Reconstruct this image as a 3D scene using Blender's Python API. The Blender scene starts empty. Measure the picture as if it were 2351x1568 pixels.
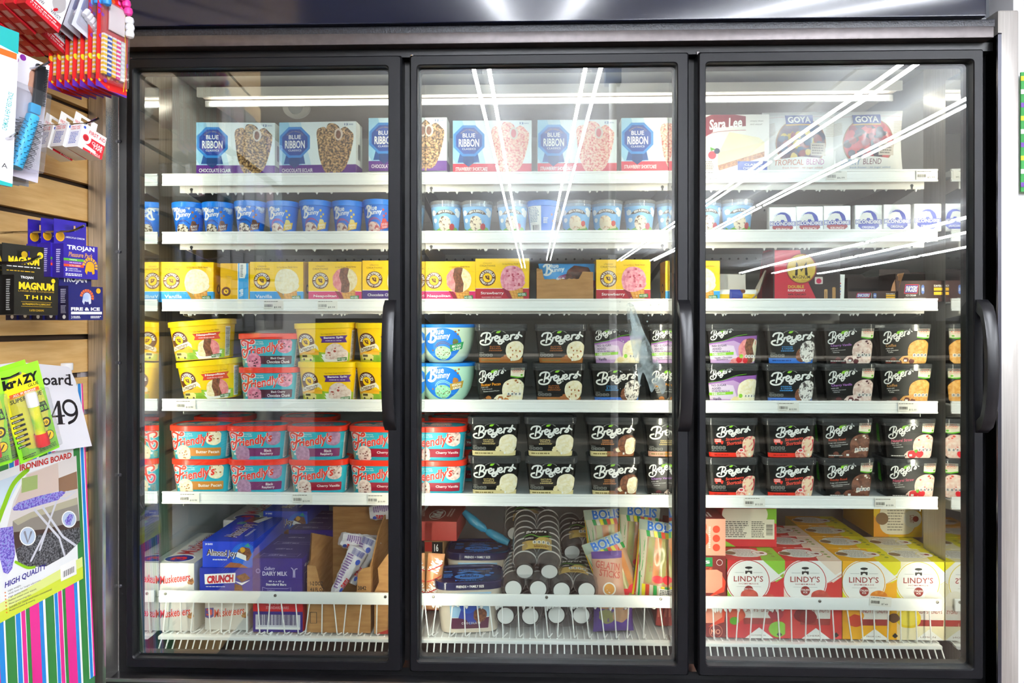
import bpy, bmesh, math, random
from math import sin, cos, tan, pi, radians, atan2, hypot
from mathutils import Vector, Matrix, Euler
random.seed(11)
SC = bpy.context.scene
COL = SC.collection

# ---------------------------------------------------------------- camera
F, CX, HZ, DIST, EYE = 1650.0, 1175.5, 742.0, 1.90, 1.35
YAW = math.atan(48 / F)
cam_d = bpy.data.cameras.new('camera')
cam = bpy.data.objects.new('camera', cam_d)
COL.objects.link(cam)
cam.location = (0, -DIST, EYE)
cam.rotation_euler = (pi / 2, 0, YAW)
cam_d.sensor_width = 36
cam_d.lens = F / 2351 * 36
cam_d.shift_y = -(784 - HZ) / 2351
cam_d.clip_start = 0.05
SC.camera = cam
SC.view_settings.view_transform = 'Standard'
SC.view_settings.look = 'None'
SC.view_settings.gamma = 1
SC.view_settings.use_curve_mapping = False
SC.view_settings.exposure = 0.4
world = bpy.data.worlds.new('World')
SC.world = world
world.use_nodes = True
world.node_tree.nodes['Background'].inputs[0].default_value = (0.8, 0.87, 1, 1)
world.node_tree.nodes['Background'].inputs[1].default_value = 0.15
TUBE_POWER = 85.0        # shop ceiling LED tubes
POST_POWER = 92.0        # freezer mullion lamps


def at(px, py, y):
    """world point on the plane at depth y that the photograph shows at pixel px,py"""
    u = (px - CX) / F
    dx, dy = -sin(YAW) + u * cos(YAW), cos(YAW) + u * sin(YAW)
    t = (y + DIST) / dy
    return Vector((dx * t, y, EYE - (py - HZ) / F * t))


def mmpx(y):
    return (y + DIST) / F


# ---------------------------------------------------------------- materials
MATS = {}


def lin(h):
    h = h.lstrip('#')
    o = []
    for i in (0, 2, 4):
        c = int(h[i:i + 2], 16) / 255
        o.append(c / 12.92 if c <= .04045 else ((c + .055) / 1.055) ** 2.4)
    return (*o, 1)


def mat(h, rough=.45, metal=0., coat=0., emit=0., spec=.4):
    k = (h, rough, metal, coat, emit, spec)
    if k in MATS:
        return MATS[k]
    m = bpy.data.materials.new('paint_%d' % len(MATS))
    m.use_nodes = True
    b = m.node_tree.nodes['Principled BSDF']
    b.inputs['Base Color'].default_value = lin(h)
    b.inputs['Roughness'].default_value = rough
    b.inputs['Metallic'].default_value = metal
    b.inputs['Coat Weight'].default_value = coat
    b.inputs['Coat Roughness'].default_value = .08
    b.inputs['Specular IOR Level'].default_value = spec
    if emit:
        b.inputs['Emission Color'].default_value = lin(h)
        b.inputs['Emission Strength'].default_value = emit
    MATS[k] = m
    return m


def noisy(c1, c2, scale=60, lo=.45, hi=.6, rough=.5, c3=None, stretch=(1, 1, 1), metal=0., detail=3, bump=0., coat=0.):
    k = ('n', c1, c2, scale, lo, hi, rough, c3, stretch, metal, detail, bump, coat)
    if k in MATS:
        return MATS[k]
    m = bpy.data.materials.new('mottled_%d' % len(MATS))
    m.use_nodes = True
    nt = m.node_tree
    N, L = nt.nodes, nt.links
    b = N['Principled BSDF']
    tc = N.new('ShaderNodeTexCoord')
    mp = N.new('ShaderNodeMapping')
    mp.inputs['Scale'].default_value = stretch
    nz = N.new('ShaderNodeTexNoise')
    nz.inputs['Scale'].default_value = scale
    nz.inputs['Detail'].default_value = detail
    cr = N.new('ShaderNodeValToRGB')
    e = cr.color_ramp.elements
    e[0].position, e[0].color = lo, lin(c1)
    e[1].position, e[1].color = hi, lin(c2)
    if c3:
        q = cr.color_ramp.elements.new(min(.99, hi + .1))
        q.color = lin(c3)
    L.new(tc.outputs['Object'], mp.inputs[0])
    L.new(mp.outputs[0], nz.inputs['Vector'])
    L.new(nz.outputs['Fac'], cr.inputs[0])
    L.new(cr.outputs[0], b.inputs['Base Color'])
    b.inputs['Roughness'].default_value = rough
    b.inputs['Metallic'].default_value = metal
    b.inputs['Coat Weight'].default_value = coat
    if bump:
        bp = N.new('ShaderNodeBump')
        bp.inputs['Strength'].default_value = bump
        bp.inputs['Distance'].default_value = .002
        L.new(nz.outputs['Fac'], bp.inputs['Height'])
        L.new(bp.outputs[0], b.inputs['Normal'])
    MATS[k] = m
    return m


def clearish(tint='#ffffff', r0=.05, rough=.0, milk=0., milk_col='#d8dde0', gain=1., wav=0.):
    """thin clear plastic or glass: see-through, with a mirror share that grows at grazing angles"""
    k = ('c', tint, r0, rough, milk, milk_col, gain, wav)
    if k in MATS:
        return MATS[k]
    m = bpy.data.materials.new('clear_%d' % len(MATS))
    m.use_nodes = True
    nt = m.node_tree
    N, L = nt.nodes, nt.links
    N.remove(N['Principled BSDF'])
    tr = N.new('ShaderNodeBsdfTransparent')
    tr.inputs[0].default_value = lin(tint)
    gl = N.new('ShaderNodeBsdfGlossy')
    gl.inputs['Roughness'].default_value = rough
    lw = N.new('ShaderNodeLayerWeight')
    lw.inputs[0].default_value = .5
    p = N.new('ShaderNodeMath')
    p.operation = 'POWER'
    p.inputs[1].default_value = 5
    q = N.new('ShaderNodeMath')
    q.operation = 'MULTIPLY_ADD'
    q.inputs[1].default_value = (1 - r0) * gain
    q.inputs[2].default_value = r0
    L.new(lw.outputs['Facing'], p.inputs[0])
    L.new(p.outputs[0], q.inputs[0])
    mx = N.new('ShaderNodeMixShader')
    L.new(q.outputs[0], mx.inputs[0])
    last = tr
    if milk:
        df = N.new('ShaderNodeBsdfDiffuse')
        df.inputs[0].default_value = lin(milk_col)
        m2 = N.new('ShaderNodeMixShader')
        m2.inputs[0].default_value = milk
        L.new(tr.outputs[0], m2.inputs[1])
        L.new(df.outputs[0], m2.inputs[2])
        last = m2
    if wav:
        tc = N.new('ShaderNodeTexCoord')
        nz = N.new('ShaderNodeTexNoise')
        nz.inputs['Scale'].default_value = 2.2
        nz.inputs['Detail'].default_value = 0
        bp = N.new('ShaderNodeBump')
        bp.inputs['Strength'].default_value = 1
        bp.inputs['Distance'].default_value = wav
        L.new(tc.outputs['Object'], nz.inputs['Vector'])
        L.new(nz.outputs['Fac'], bp.inputs['Height'])
        L.new(bp.outputs[0], gl.inputs['Normal'])
    L.new(last.outputs[0], mx.inputs[1])
    L.new(gl.outputs[0], mx.inputs[2])
    L.new(mx.outputs[0], N['Material Output'].inputs[0])
    MATS[k] = m
    return m


def frosty(c='#e3e8ec', lo=.35, hi=.65, scale=30, most=.8):
    m = bpy.data.materials.new('frost')
    m.use_nodes = True
    N, L = m.node_tree.nodes, m.node_tree.links
    N.remove(N['Principled BSDF'])
    tc, nz, mr = N.new('ShaderNodeTexCoord'), N.new('ShaderNodeTexNoise'), N.new('ShaderNodeMapRange')
    nz.inputs['Scale'].default_value = scale
    nz.inputs['Detail'].default_value = 6
    for k, v in ((1, lo), (2, hi), (3, .1), (4, most)):
        mr.inputs[k].default_value = v
    tr, df, mx = N.new('ShaderNodeBsdfTransparent'), N.new('ShaderNodeBsdfDiffuse'), N.new('ShaderNodeMixShader')
    df.inputs[0].default_value = lin(c)
    L.new(tc.outputs['Object'], nz.inputs['Vector'])
    L.new(nz.outputs['Fac'], mr.inputs[0])
    L.new(mr.outputs[0], mx.inputs[0])
    L.new(tr.outputs[0], mx.inputs[1])
    L.new(df.outputs[0], mx.inputs[2])
    L.new(mx.outputs[0], N['Material Output'].inputs[0])
    return m


# ---------------------------------------------------------------- mesh building
class MB:
    def __init__(s):
        s.v, s.f, s.m, s.mats = [], [], [], []

    def mi(s, m):
        if m not in s.mats:
            s.mats.append(m)
        return s.mats.index(m)

    def add(s, vs, fs, m):
        o = len(s.v)
        s.v += [tuple(p) for p in vs]
        i = s.mi(m)
        for f in fs:
            s.f.append(tuple(o + k for k in f))
            s.m.append(i)
        return s

    def box(s, x0, x1, y0, y1, z0, z1, m, bev=0., M=None, seg=2):
        bm = bmesh.new()
        bmesh.ops.create_cube(bm, size=1)
        for v in bm.verts:
            v.co = Vector(((x0 + x1) / 2 + v.co.x * (x1 - x0), (y0 + y1) / 2 + v.co.y * (y1 - y0), (z0 + z1) / 2 + v.co.z * (z1 - z0)))
        if bev:
            bmesh.ops.bevel(bm, geom=bm.edges[:], offset=bev, segments=seg, affect='EDGES', profile=.6)
        s.bm(bm, m, M)
        return s

    def bm(s, bm, m, M=None):
        bm.verts.index_update()
        vs = [(M @ v.co if M else v.co.copy()) for v in bm.verts]
        s.add(vs, [[v.index for v in f.verts] for f in bm.faces], m)
        bm.free()

    def tube(s, pts, r, m, n=8, closed=False):
        pts = [Vector(p) for p in pts]
        rs = r if isinstance(r, (list, tuple)) else [r] * len(pts)
        rings = []
        up = None
        for i, p in enumerate(pts):
            a = pts[max(i - 1, 0)]
            b = pts[min(i + 1, len(pts) - 1)]
            t = (b - a).normalized()
            if up is None:
                up = t.orthogonal().normalized()
            up = (up - t * up.dot(t)).normalized()
            w = t.cross(up)
            rings.append([p + (up * cos(2 * pi * k / n) + w * sin(2 * pi * k / n)) * rs[i] for k in range(n)])
        return s.rings(rings, m)

    def rings(s, rings, m, caps=True):
        n = len(rings[0])
        vs = [p for r in rings for p in r]
        fs = []
        for i in range(len(rings) - 1):
            for k in range(n):
                fs.append((i * n + k, i * n + (k + 1) % n, (i + 1) * n + (k + 1) % n, (i + 1) * n + k))
        if caps:
            fs.append(tuple(range(n))[::-1])
            fs.append(tuple((len(rings) - 1) * n + k for k in range(n)))
        return s.add(vs, fs, m)

    def lathe(s, prof, m, n=32, M=None, caps=True):
        rs = []
        for r, z in prof:
            ring = [Vector((r * cos(2 * pi * k / n), r * sin(2 * pi * k / n), z)) for k in range(n)]
            rs.append([M @ p for p in ring] if M else ring)
        return s.rings(rs, m, caps)

    def prism(s, poly, d0, d1, m, M):
        """2-D outline (x,z) pushed from y=d0 to y=d1"""
        n = len(poly)
        vs = [M @ Vector((x, d0, z)) for x, z in poly] + [M @ Vector((x, d1, z)) for x, z in poly]
        fs = [tuple(range(n)), tuple(range(2 * n - 1, n - 1, -1))]
        fs += [(k, n + k, n + (k + 1) % n, (k + 1) % n) for k in range(n)]
        return s.add(vs, fs, m)

    def mesh(s, name='mesh', smooth=True):
        me = bpy.data.meshes.new(name)
        me.from_pydata(s.v, [], s.f)
        for m in s.mats:
            me.materials.append(m)
        me.polygons.foreach_set('material_index', s.m)
        if smooth:
            me.polygons.foreach_set('use_smooth', [True] * len(s.f))
        me.update()
        if smooth:
            me.set_sharp_from_angle(angle=radians(32))
        return me

    def build(s, name, parent=None, loc=None, smooth=True):
        return link(name, s.mesh(name, smooth), parent, loc)


ID = Matrix.Identity(4)


def link(name, me, parent=None, loc=None):
    o = bpy.data.objects.new(name, me)
    COL.objects.link(o)
    if parent:
        o.parent = parent
    if loc is not None:
        o.location = loc
    return o


def tag(o, label, cat, group=None):
    o['label'] = label
    o['category'] = cat
    if group:
        o['group'] = group
    return o


def thing(name, label, cat, loc=(0, 0, 0), rz=0., group=None, rx=0., ry=0.):
    o = bpy.data.objects.new(name, None)
    COL.objects.link(o)
    o.empty_display_size = .02
    o.location = loc
    o.rotation_euler = (rx, ry, rz)
    return tag(o, label, cat, group)


def struct(name, mb, parent=None):
    o = mb.build(name, parent)
    if not parent:
        o['kind'] = 'structure'
    return o


TPL = {}     # template key -> [(part name, mesh, [(sub-part name, mesh)])]


def spawn(key, name, label, cat, loc, rz=0., group=None, rx=0., ry=0.):
    t = thing(name, label, cat, loc, rz, group, rx, ry)
    for pn, me, subs in TPL[key]:
        p = link(pn, me, t)
        for sn, sm in subs:
            link(sn, sm, p)
    return t


# ---------------------------------------------------------------- printed artwork
TXT = {}


def text2d(s, bold=0., space=1.):
    k = (s, bold, space)
    if k in TXT:
        return TXT[k]
    cu = bpy.data.curves.new('t', 'FONT')
    cu.body = s
    cu.size = 1
    cu.offset = bold
    cu.space_character = space
    cu.resolution_u = 2
    cu.fill_mode = 'FRONT'
    o = bpy.data.objects.new('t', cu)
    COL.objects.link(o)
    dg = bpy.context.evaluated_depsgraph_get()
    me = bpy.data.meshes.new_from_object(o.evaluated_get(dg))
    vs = [(v.co.x, v.co.y) for v in me.vertices]
    fs = [tuple(p.vertices) for p in me.polygons]
    bpy.data.objects.remove(o)
    bpy.data.curves.remove(cu)
    bpy.data.meshes.remove(me)
    x0, x1 = min(v[0] for v in vs), max(v[0] for v in vs)
    y0, y1 = min(v[1] for v in vs), max(v[1] for v in vs)
    vs = [((x - x0) / (x1 - x0), (y - y0) / (y1 - y0)) for x, y in vs]
    TXT[k] = (vs, fs, (x1 - x0) / (y1 - y0))
    return TXT[k]


def catmull(pts, n=5, closed=False):
    P = [Vector(p) for p in pts]
    if len(P) < 3:
        return P
    out = []
    m = len(P)
    for i in range(m if closed else m - 1):
        if closed:
            a, b, c, d = P[i - 1], P[i], P[(i + 1) % m], P[(i + 2) % m]
        else:
            a, b, c, d = P[max(i - 1, 0)], P[i], P[i + 1], P[min(i + 2, m - 1)]
        for k in range(n):
            t = k / n
            out.append(.5 * ((2 * b) + (c - a) * t + (2 * a - 5 * b + 4 * c - d) * t * t + (3 * b - a - 3 * c + d) * t ** 3))
    if not closed:
        out.append(P[-1])
    return out


class Art:
    """flat artwork in a 0..1 frame, w x h metres, painted back to front"""

    def __init__(s, w, h):
        s.w, s.h, s.it = w, h, []

    def add(s, vs, fs, m):
        s.it.append((vs, fs, m))
        return s

    def poly(s, pts, m):
        return s.add([(x * s.w, y * s.h) for x, y in pts], [tuple(range(len(pts)))], m)

    def rect(s, x0, y0, x1, y1, m):
        return s.poly([(x0, y0), (x1, y0), (x1, y1), (x0, y1)], m)

    def ell(s, cx, cy, rx, ry, m, n=30, a0=0, a1=360, rot=0):
        full = abs(a1 - a0) >= 360
        c, d = cos(radians(rot)), sin(radians(rot))
        pts = []
        for k in range(n if full else n + 1):
            a = radians(a0 + (a1 - a0) * k / n)
            x, y = rx * cos(a) * s.w, ry * sin(a) * s.h
            pts.append((cx * s.w + x * c - y * d, cy * s.h + x * d + y * c))
        return s.add(pts, [tuple(range(len(pts)))], m)

    def circ(s, cx, cy, r, m, **k):
        return s.ell(cx, cy, r * s.h / s.w, r, m, **k)

    def rrect(s, x0, y0, x1, y1, r, m, rot=0):
        X0, Y0, X1, Y1, R = x0 * s.w, y0 * s.h, x1 * s.w, y1 * s.h, r * s.h
        pts = []
        for cx, cy, a in ((X1 - R, Y1 - R, 0), (X0 + R, Y1 - R, 90), (X0 + R, Y0 + R, 180), (X1 - R, Y0 + R, 270)):
            for k in range(5):
                t = radians(a + 22.5 * k)
                pts.append((cx + R * cos(t), cy + R * sin(t)))
        if rot:
            c, d, ox, oy = cos(radians(rot)), sin(radians(rot)), (X0 + X1) / 2, (Y0 + Y1) / 2
            pts = [(ox + (x - ox) * c - (y - oy) * d, oy + (x - ox) * d + (y - oy) * c) for x, y in pts]
        return s.add(pts, [tuple(range(len(pts)))], m)

    def blob(s, cx, cy, r, m, amp=.06, seed=1, n=40, sq=1., rx=None, rough=9):
        rnd = random.Random(seed)
        ph = [(rnd.uniform(0, 6.28), rnd.randint(3, rough), rnd.uniform(.3, 1)) for _ in range(6)]
        pts = []
        for k in range(n):
            a = 2 * pi * k / n
            q = r * (1 + amp * sum(w * sin(f * a + p) for p, f, w in ph) / 2.5)
            pts.append((cx * s.w + q * cos(a) * s.h * (rx or 1), cy * s.h + q * sin(a) * s.h * sq))
        return s.add(pts, [tuple(range(n))], m)

    def text(s, t, x0, y0, x1, y1, m, bold=0., shear=0., rot=0., keep=False, space=1.):
        vs, fs, asp = text2d(t, bold, space)
        W, H = (x1 - x0) * s.w, (y1 - y0) * s.h
        X, Y = x0 * s.w, y0 * s.h
        if keep and W > asp * H:
            X += (W - asp * H) / 2
            W = asp * H
        W2 = max(W - abs(shear) * H, W * .4)
        c, d, ox, oy = cos(radians(rot)), sin(radians(rot)), X + W / 2, Y + H / 2
        out = []
        for x, y in vs:
            px, py = X + x * W2 + y * H * shear, Y + y * H
            if shear < 0:
                px += abs(shear) * H
            out.append((ox + (px - ox) * c - (py - oy) * d, oy + (px - ox) * d + (py - oy) * c) if rot else (px, py))
        return s.add(out, fs, m)

    def arc(s, t, cx, cy, r, hh, a0, a1, m, bold=0., under=False, space=1.):
        vs, fs, _ = text2d(t, bold, space)
        out = []
        for x, y in vs:
            a = radians(a0 + (a1 - a0) * x)
            q = (r + hh * (1 - y if under else y)) * s.h
            out.append((cx * s.w + q * cos(a), cy * s.h + q * sin(a)))
        return s.add(out, fs, m)

    def stroke(s, pts, w, m, n=5, closed=False, sm=True):
        P = [(x * s.w, y * s.h) for x, y in pts]
        P = catmull([(x, y, 0) for x, y in P], n, closed) if sm else [Vector((x, y, 0)) for x, y in P]
        if closed:
            P.append(P[0])
        hw = w * s.h / 2
        L, R = [], []
        for i, p in enumerate(P):
            t = (P[min(i + 1, len(P) - 1)] - P[max(i - 1, 0)])
            t = t.normalized() if t.length > 1e-9 else Vector((1, 0, 0))
            nn = Vector((-t.y, t.x, 0)) * hw
            L.append((p.x + nn.x, p.y + nn.y))
            R.append((p.x - nn.x, p.y - nn.y))
        k = len(P)
        vs = L + R
        fs = [(i, k + i, k + i + 1, i + 1) for i in range(k - 1)]
        for e in (P[0], P[-1]):
            o = len(vs)
            vs += [(e.x + hw * cos(2 * pi * j / 10), e.y + hw * sin(2 * pi * j / 10)) for j in range(10)]
            fs.append(tuple(range(o, o + 10)))
        return s.add(vs, fs, m)

    def lines(s, x0, y0, x1, y1, n, m, seed=1, fill=.55, ragged=.25):
        """a block of unreadably small print"""
        rnd = random.Random(seed)
        dy = (y1 - y0) / n
        vs, fs = [], []
        for k in range(n):
            b = x1 - rnd.random() * ragged * (x1 - x0)
            yy = y1 - (k + 1) * dy + dy * (1 - fill) / 2
            x = x0
            while x < b - 1e-6:
                e = min(b, x + (x1 - x0) * rnd.uniform(.06, .2))
                o = len(vs)
                vs += [(a * s.w, q * s.h) for a, q in ((x, yy), (e, yy), (e, yy + dy * fill), (x, yy + dy * fill))]
                fs.append((o, o + 1, o + 2, o + 3))
                x = e + (x1 - x0) * .03
        return s.add(vs, fs, m)

    def bars(s, x0, y0, x1, y1, m, seed=1, horiz=False, n=26):
        rnd = random.Random(seed)
        vs, fs = [], []
        for k in range(n):
            a = (k + rnd.uniform(0, .2)) / n
            b = a + rnd.choice((.3, .5, .75)) / n
            o = len(vs)
            if horiz:
                q = ((x0, y0 + (y1 - y0) * a), (x1, y0 + (y1 - y0) * a), (x1, y0 + (y1 - y0) * b), (x0, y0 + (y1 - y0) * b))
            else:
                q = ((x0 + (x1 - x0) * a, y0), (x0 + (x1 - x0) * b, y0), (x0 + (x1 - x0) * b, y1), (x0 + (x1 - x0) * a, y1))
            vs += [(c * s.w, d * s.h) for c, d in q]
            fs.append((o, o + 1, o + 2, o + 3))
        return s.add(vs, fs, m)

    def put(s, mb, fn, us=0, vsn=0, base=.0003, eps=.00004, clip=True):
        """lay the artwork on a surface; fn(x,y) -> point, outward normal"""
        bm = bmesh.new()
        for k, (vs, fs, m) in enumerate(s.it):
            mi = mb.mi(m)
            bv = [bm.verts.new((x, y, k)) for x, y in vs]
            for f in fs:
                try:
                    bm.faces.new([bv[i] for i in f]).material_index = mi
                except ValueError:
                    pass
        big = [f for f in bm.faces if len(f.verts) > 4]
        bmesh.ops.triangulate(bm, faces=big)

        def cut(co, no, outer=False):
            bmesh.ops.bisect_plane(bm, geom=bm.verts[:] + bm.edges[:] + bm.faces[:], dist=1e-7, plane_co=co, plane_no=no, clear_outer=outer)
        if clip:
            cut((s.w, 0, 0), (1, 0, 0), True)
            cut((0, 0, 0), (-1, 0, 0), True)
            cut((0, s.h, 0), (0, 1, 0), True)
            cut((0, 0, 0), (0, -1, 0), True)
        for k in range(1, us):
            cut((s.w * k / us, 0, 0), (1, 0, 0))
        for k in range(1, vsn):
            cut((0, s.h * k / vsn, 0), (0, 1, 0))
        bm.verts.index_update()
        o = len(mb.v)
        for v in bm.verts:
            p, nn = fn(v.co.x, v.co.y)
            mb.v.append(tuple(Vector(p) + Vector(nn) * (base + eps * v.co.z)))
        for f in bm.faces:
            mb.f.append(tuple(o + v.index for v in f.verts))
            mb.m.append(f.material_index)
        bm.free()
        return mb


def front_of(w, y, z0=0., x0=None):
    x0 = -w / 2 if x0 is None else x0
    return lambda a, b: ((x0 + a, y, z0 + b), (0, -1, 0))


def side_right(x, y0, z0=0.):
    return lambda a, b: ((x, y0 + a, z0 + b), (1, 0, 0))


def side_left(x, y1, z0=0.):
    return lambda a, b: ((x, y1 - a, z0 + b), (-1, 0, 0))


def top_of(w, y0, z, x0=None):
    x0 = -w / 2 if x0 is None else x0
    return lambda a, b: ((x0 + a, y0 + b, z), (0, 0, 1))


class Round:
    """rounded-rectangle or round body: plan outline |x/a|^n+|y/b|^n=1, scaled by sc(z)"""

    def __init__(s, a, b, n, sc, N=56):
        s.a, s.b, s.sc, s.N = a, b, sc, N
        M = 720
        pts = []
        for k in range(M + 1):
            t = 2 * pi * k / M - pi / 2
            c, d = cos(t), sin(t)
            pts.append((a * math.copysign(abs(c) ** (2 / n), c), b * math.copysign(abs(d) ** (2 / n), d)))
        s.p = pts
        L = [0]
        for i in range(M):
            L.append(L[-1] + hypot(pts[i + 1][0] - pts[i][0], pts[i + 1][1] - pts[i][1]))
        s.L, s.P = L, L[-1]

    def pt(s, d):
        d %= s.P
        lo, hi = 0, len(s.L) - 1
        while hi - lo > 1:
            k = (lo + hi) // 2
            if s.L[k] <= d:
                lo = k
            else:
                hi = k
        t = (d - s.L[lo]) / max(1e-9, s.L[hi] - s.L[lo])
        (x0, y0), (x1, y1) = s.p[lo], s.p[hi]
        tx, ty = x1 - x0, y1 - y0
        q = hypot(tx, ty) or 1
        return (x0 + tx * t, y0 + ty * t), (ty / q, -tx / q)

    def ring(s, z, k=1., grow=0.):
        out = []
        for i in range(s.N):
            (x, y), (nx, ny) = s.pt(s.P * i / s.N)
            out.append(Vector((x * k + nx * grow, y * k + ny * grow, z)))
        return out

    def body(s, mb, m, zs, inset=0.):
        mb.rings([s.ring(z, s.sc(z)) for z in zs], m)

    def wrap(s, w, off=0., z0=0.):
        """art of width w, centred at arc distance off from the front centre"""
        def fn(a, b):
            (x, y), (nx, ny) = s.pt(off + a - w / 2)
            k = s.sc(z0 + b)
            return (x * k, y * k, z0 + b), (nx, ny, 0)
        return fn

# ---------------------------------------------------------------- the shop around the freezer
WHITE = mat('#f1f1ee', .4)
NAVY = mat('#0a1026', .13, spec=.4, coat=.15)
BLACK = mat('#0b0b0d', .35)
FRAME = mat('#0a0b0f', .42, spec=.28)
STEEL = noisy('#a3a09b', '#c8c5bf', 6, .3, .7, .33, stretch=(40, 40, 1), metal=.9)
CHROME = mat('#c9c9cc', .12, metal=1)
GREYW = mat('#c9ccce', .5)

b = MB(); b.box(-4, 12, -20, .02, -.05, 0, noisy('#453127', '#523b30', 3, .4, .6, .25))
struct('floor', b)
b = MB(); b.box(-4, 12, -20, 1.2, 2.85, 2.9, noisy('#e6e8ec', '#f4f6f8', .8, .4, .6, .8))
struct('ceiling', b)
b = MB(); b.box(-4, 12, -20.1, -20, 0, 2.85, mat('#8f8b86', .8))
struct('wall_back', b)
b = MB(); b.box(12, 12.1, -20, 1.2, 0, 2.85, mat('#b9b6b2', .8))
struct('wall_right', b)
b = MB(); b.box(1.258, 12, .02, .12, 0, 2.85, mat('#e9e9ec', .7))
b.box(-4, -1.26, .3, .4, 0, 2.85, mat('#8d8376', .7))
b.box(-1.26, 1.42, 1.15, 1.2, 0, 2.85, mat('#8d8376', .7))
struct('wall_front', b)

# slatwall on the left: boards with dark grooves between
SO = Vector((at(202, 773, -.02).x, -.02, 0))
SW = Vector((-.1, -.995, 0)).normalized()      # along the wall towards the viewer
SN = Vector((.995, -.1, 0)).normalized()       # out of the wall into the aisle


def wallpt(px, py, h):
    """point at distance h off the slatwall seen at pixel px,py"""
    o = Vector((0, -DIST, EYE))
    d = at(px, py, 0) - o
    t = ((SO - o).dot(SN) + h) / d.dot(SN)
    return o + d * t


maple = noisy('#cfa25f', '#dfb878', 9, .35, .65, .45, stretch=(1, 1, 9), c3='#d6ac69', detail=5)
b = MB()
WM = Matrix(((SW.x, -SN.x, 0, SO.x), (SW.y, -SN.y, 0, SO.y), (0, 0, 1, 0), (0, 0, 0, 1)))   # local x along wall, -y out of wall
groove_z = [.50 + .0762 * k for k in range(0, 26)]
gz = []
zc = EYE - (773 - HZ) / F * 1.88
zs = [zc + .0985 * k for k in range(-10, 12)]
prev = 0.02
for z in zs:
    b.box(0, 1.6, -.018, 0, prev + .007, z - .007, maple, M=WM)
    prev = z
b.box(0, 1.6, -.018, 0, prev + .007, 2.6, maple, M=WM)
b.box(0, 1.6, 0, .02, 0, 2.6, mat('#3a2d22', .8), M=WM)
struct('wall_left', b)

b = MB(); b.box(-4.1, -4, -20, 1.2, 0, 2.85, mat('#a9a6a2', .8))
struct('wall_outer', b)

# LED tube rows on the shop ceiling
LED = mat('#f4f8ff', .5, emit=TUBE_POWER)
rows = [(-.27, -1.75, -16.5, 'pale tube light row mirrored as the left streak of the middle door'),
        (.32, -1.75, -15.5, 'pale tube light row mirrored as the near-upright streak of the middle door'),
        (1.92, -1.7, -16, 'pale tube light row mirrored as the upper streak across the far door'),
        (2.6, -1.7, -15, 'pale tube light row mirrored as the long lower streak across the far door'),
        (5.5, -3, -17.5, 'pale tube light row far across the shop, next past the streaked rows'),
        (6.4, -3, -17.5, 'pale tube light row far across the shop, second past the streaked rows'),
        (7.6, -3, -17.5, 'pale tube light row far across the shop, third past the streaked rows')]
for X, y0, y1, lab in rows:
    t = thing('ceiling_light', lab, 'ceiling light', (X, (y0 + y1) / 2, 2.85), group='tube light rows on the shop ceiling')
    b = MB(); b.box(-.03, .03, y1 - (y0 + y1) / 2, y0 - (y0 + y1) / 2, -.02, 0, WHITE)
    for yy in range(int((y0 - y1) / 2.42) + 1):
        b.box(-.004, .004, y0 - (y0 + y1) / 2 - .3 - yy * 2.42, y0 - (y0 + y1) / 2 - .292 - yy * 2.42, -.16, -.02, WHITE)
    b.build('housing', t)
    y = y0
    while y - 2.3 > y1:
        b = MB()
        for xx in (-.04, .04):
            b = MB()
            b.tube([(xx, y - (y0 + y1) / 2, -.17), (xx, y - 2.3 - (y0 + y1) / 2, -.17)], .011, LED, 8)
            b.build('tube', t)
        y -= 2.42

t = thing('support_pole', 'thin white round pole mirrored upright in the middle door', 'pole', (.47, -2.36, 0))
b = MB(); b.lathe([(.022, 0), (.022, 2.78)], WHITE, 16); b.build('shaft', t)
b = MB(); b.box(-.045, .045, -.045, .045, 2.74, 2.85, mat('#5c6575', .5)); b.build('collar', t)

t = thing('store_shelf', 'dark shop shelving unit mirrored below eye level in the doors', 'shelving', (1.2, -3.7, 0))
b = MB(); b.box(-3, 3, -.4, -.36, 0, 1.38, mat('#40382f', .6)); b.build('back_panel', t)
for k, z in enumerate((.12, .45, .78, 1.1)):
    b = MB(); b.box(-3, 3, -.36, .1, z - .02, z, mat('#6d6356', .6), .004); b.build('shelf', t)
b = MB(); b.box(-3, 3, -.37, .05, 0, .1, mat('#1d1a18', .6)); b.build('kick_plate', t)

# ---------------------------------------------------------------- the freezer
fr = thing('display_freezer', 'black three-door glass-front display freezer', 'freezer', (0, 0, 0))
XL, XR = -1.09, 1.165
P1, P2 = (-.352, -.312), (.388, .43)
TOPZ, BOTZ = 2.035, .455
# cabinet front: black surround with three openings, one connected sheet per bar run
b = MB()
xl0, xr0 = at(252, 700, -.03).x, at(2282, 700, -.03).x
b.box(xl0, XL, 0, .07, .30, 2.10, BLACK)
b.box(XR, xr0, 0, .07, .30, 2.10, BLACK)
b.box(XL, XR, 0, .07, TOPZ, 2.10, BLACK)
b.box(XL, XR, 0, .07, .30, BOTZ - .02, BLACK)
b.build('front_surround', fr)
for nm, (a, c) in (('mullion_post', P1), ('mullion_post', P2)):
    b = MB(); b.box(a, c, 0, .07, BOTZ, TOPZ, BLACK); p = b.build(nm, fr)
    MIR = mat('#dfe2e4', .06, metal=1)
    b = MB(); b.box(a, c, .07, .165, BOTZ, TOPZ, MIR); b.build('lamp_cover', p)
for X, s in ((XL, -1), (XR, 1)):
    b = MB(); b.box(min(X, X + s * .03), max(X, X + s * .03), .07, .165, BOTZ, TOPZ, mat('#dfe2e4', .06, metal=1)); b.build('lamp_cover', fr)
LAMP = mat('#fff3df', .5, emit=POST_POWER)
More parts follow.
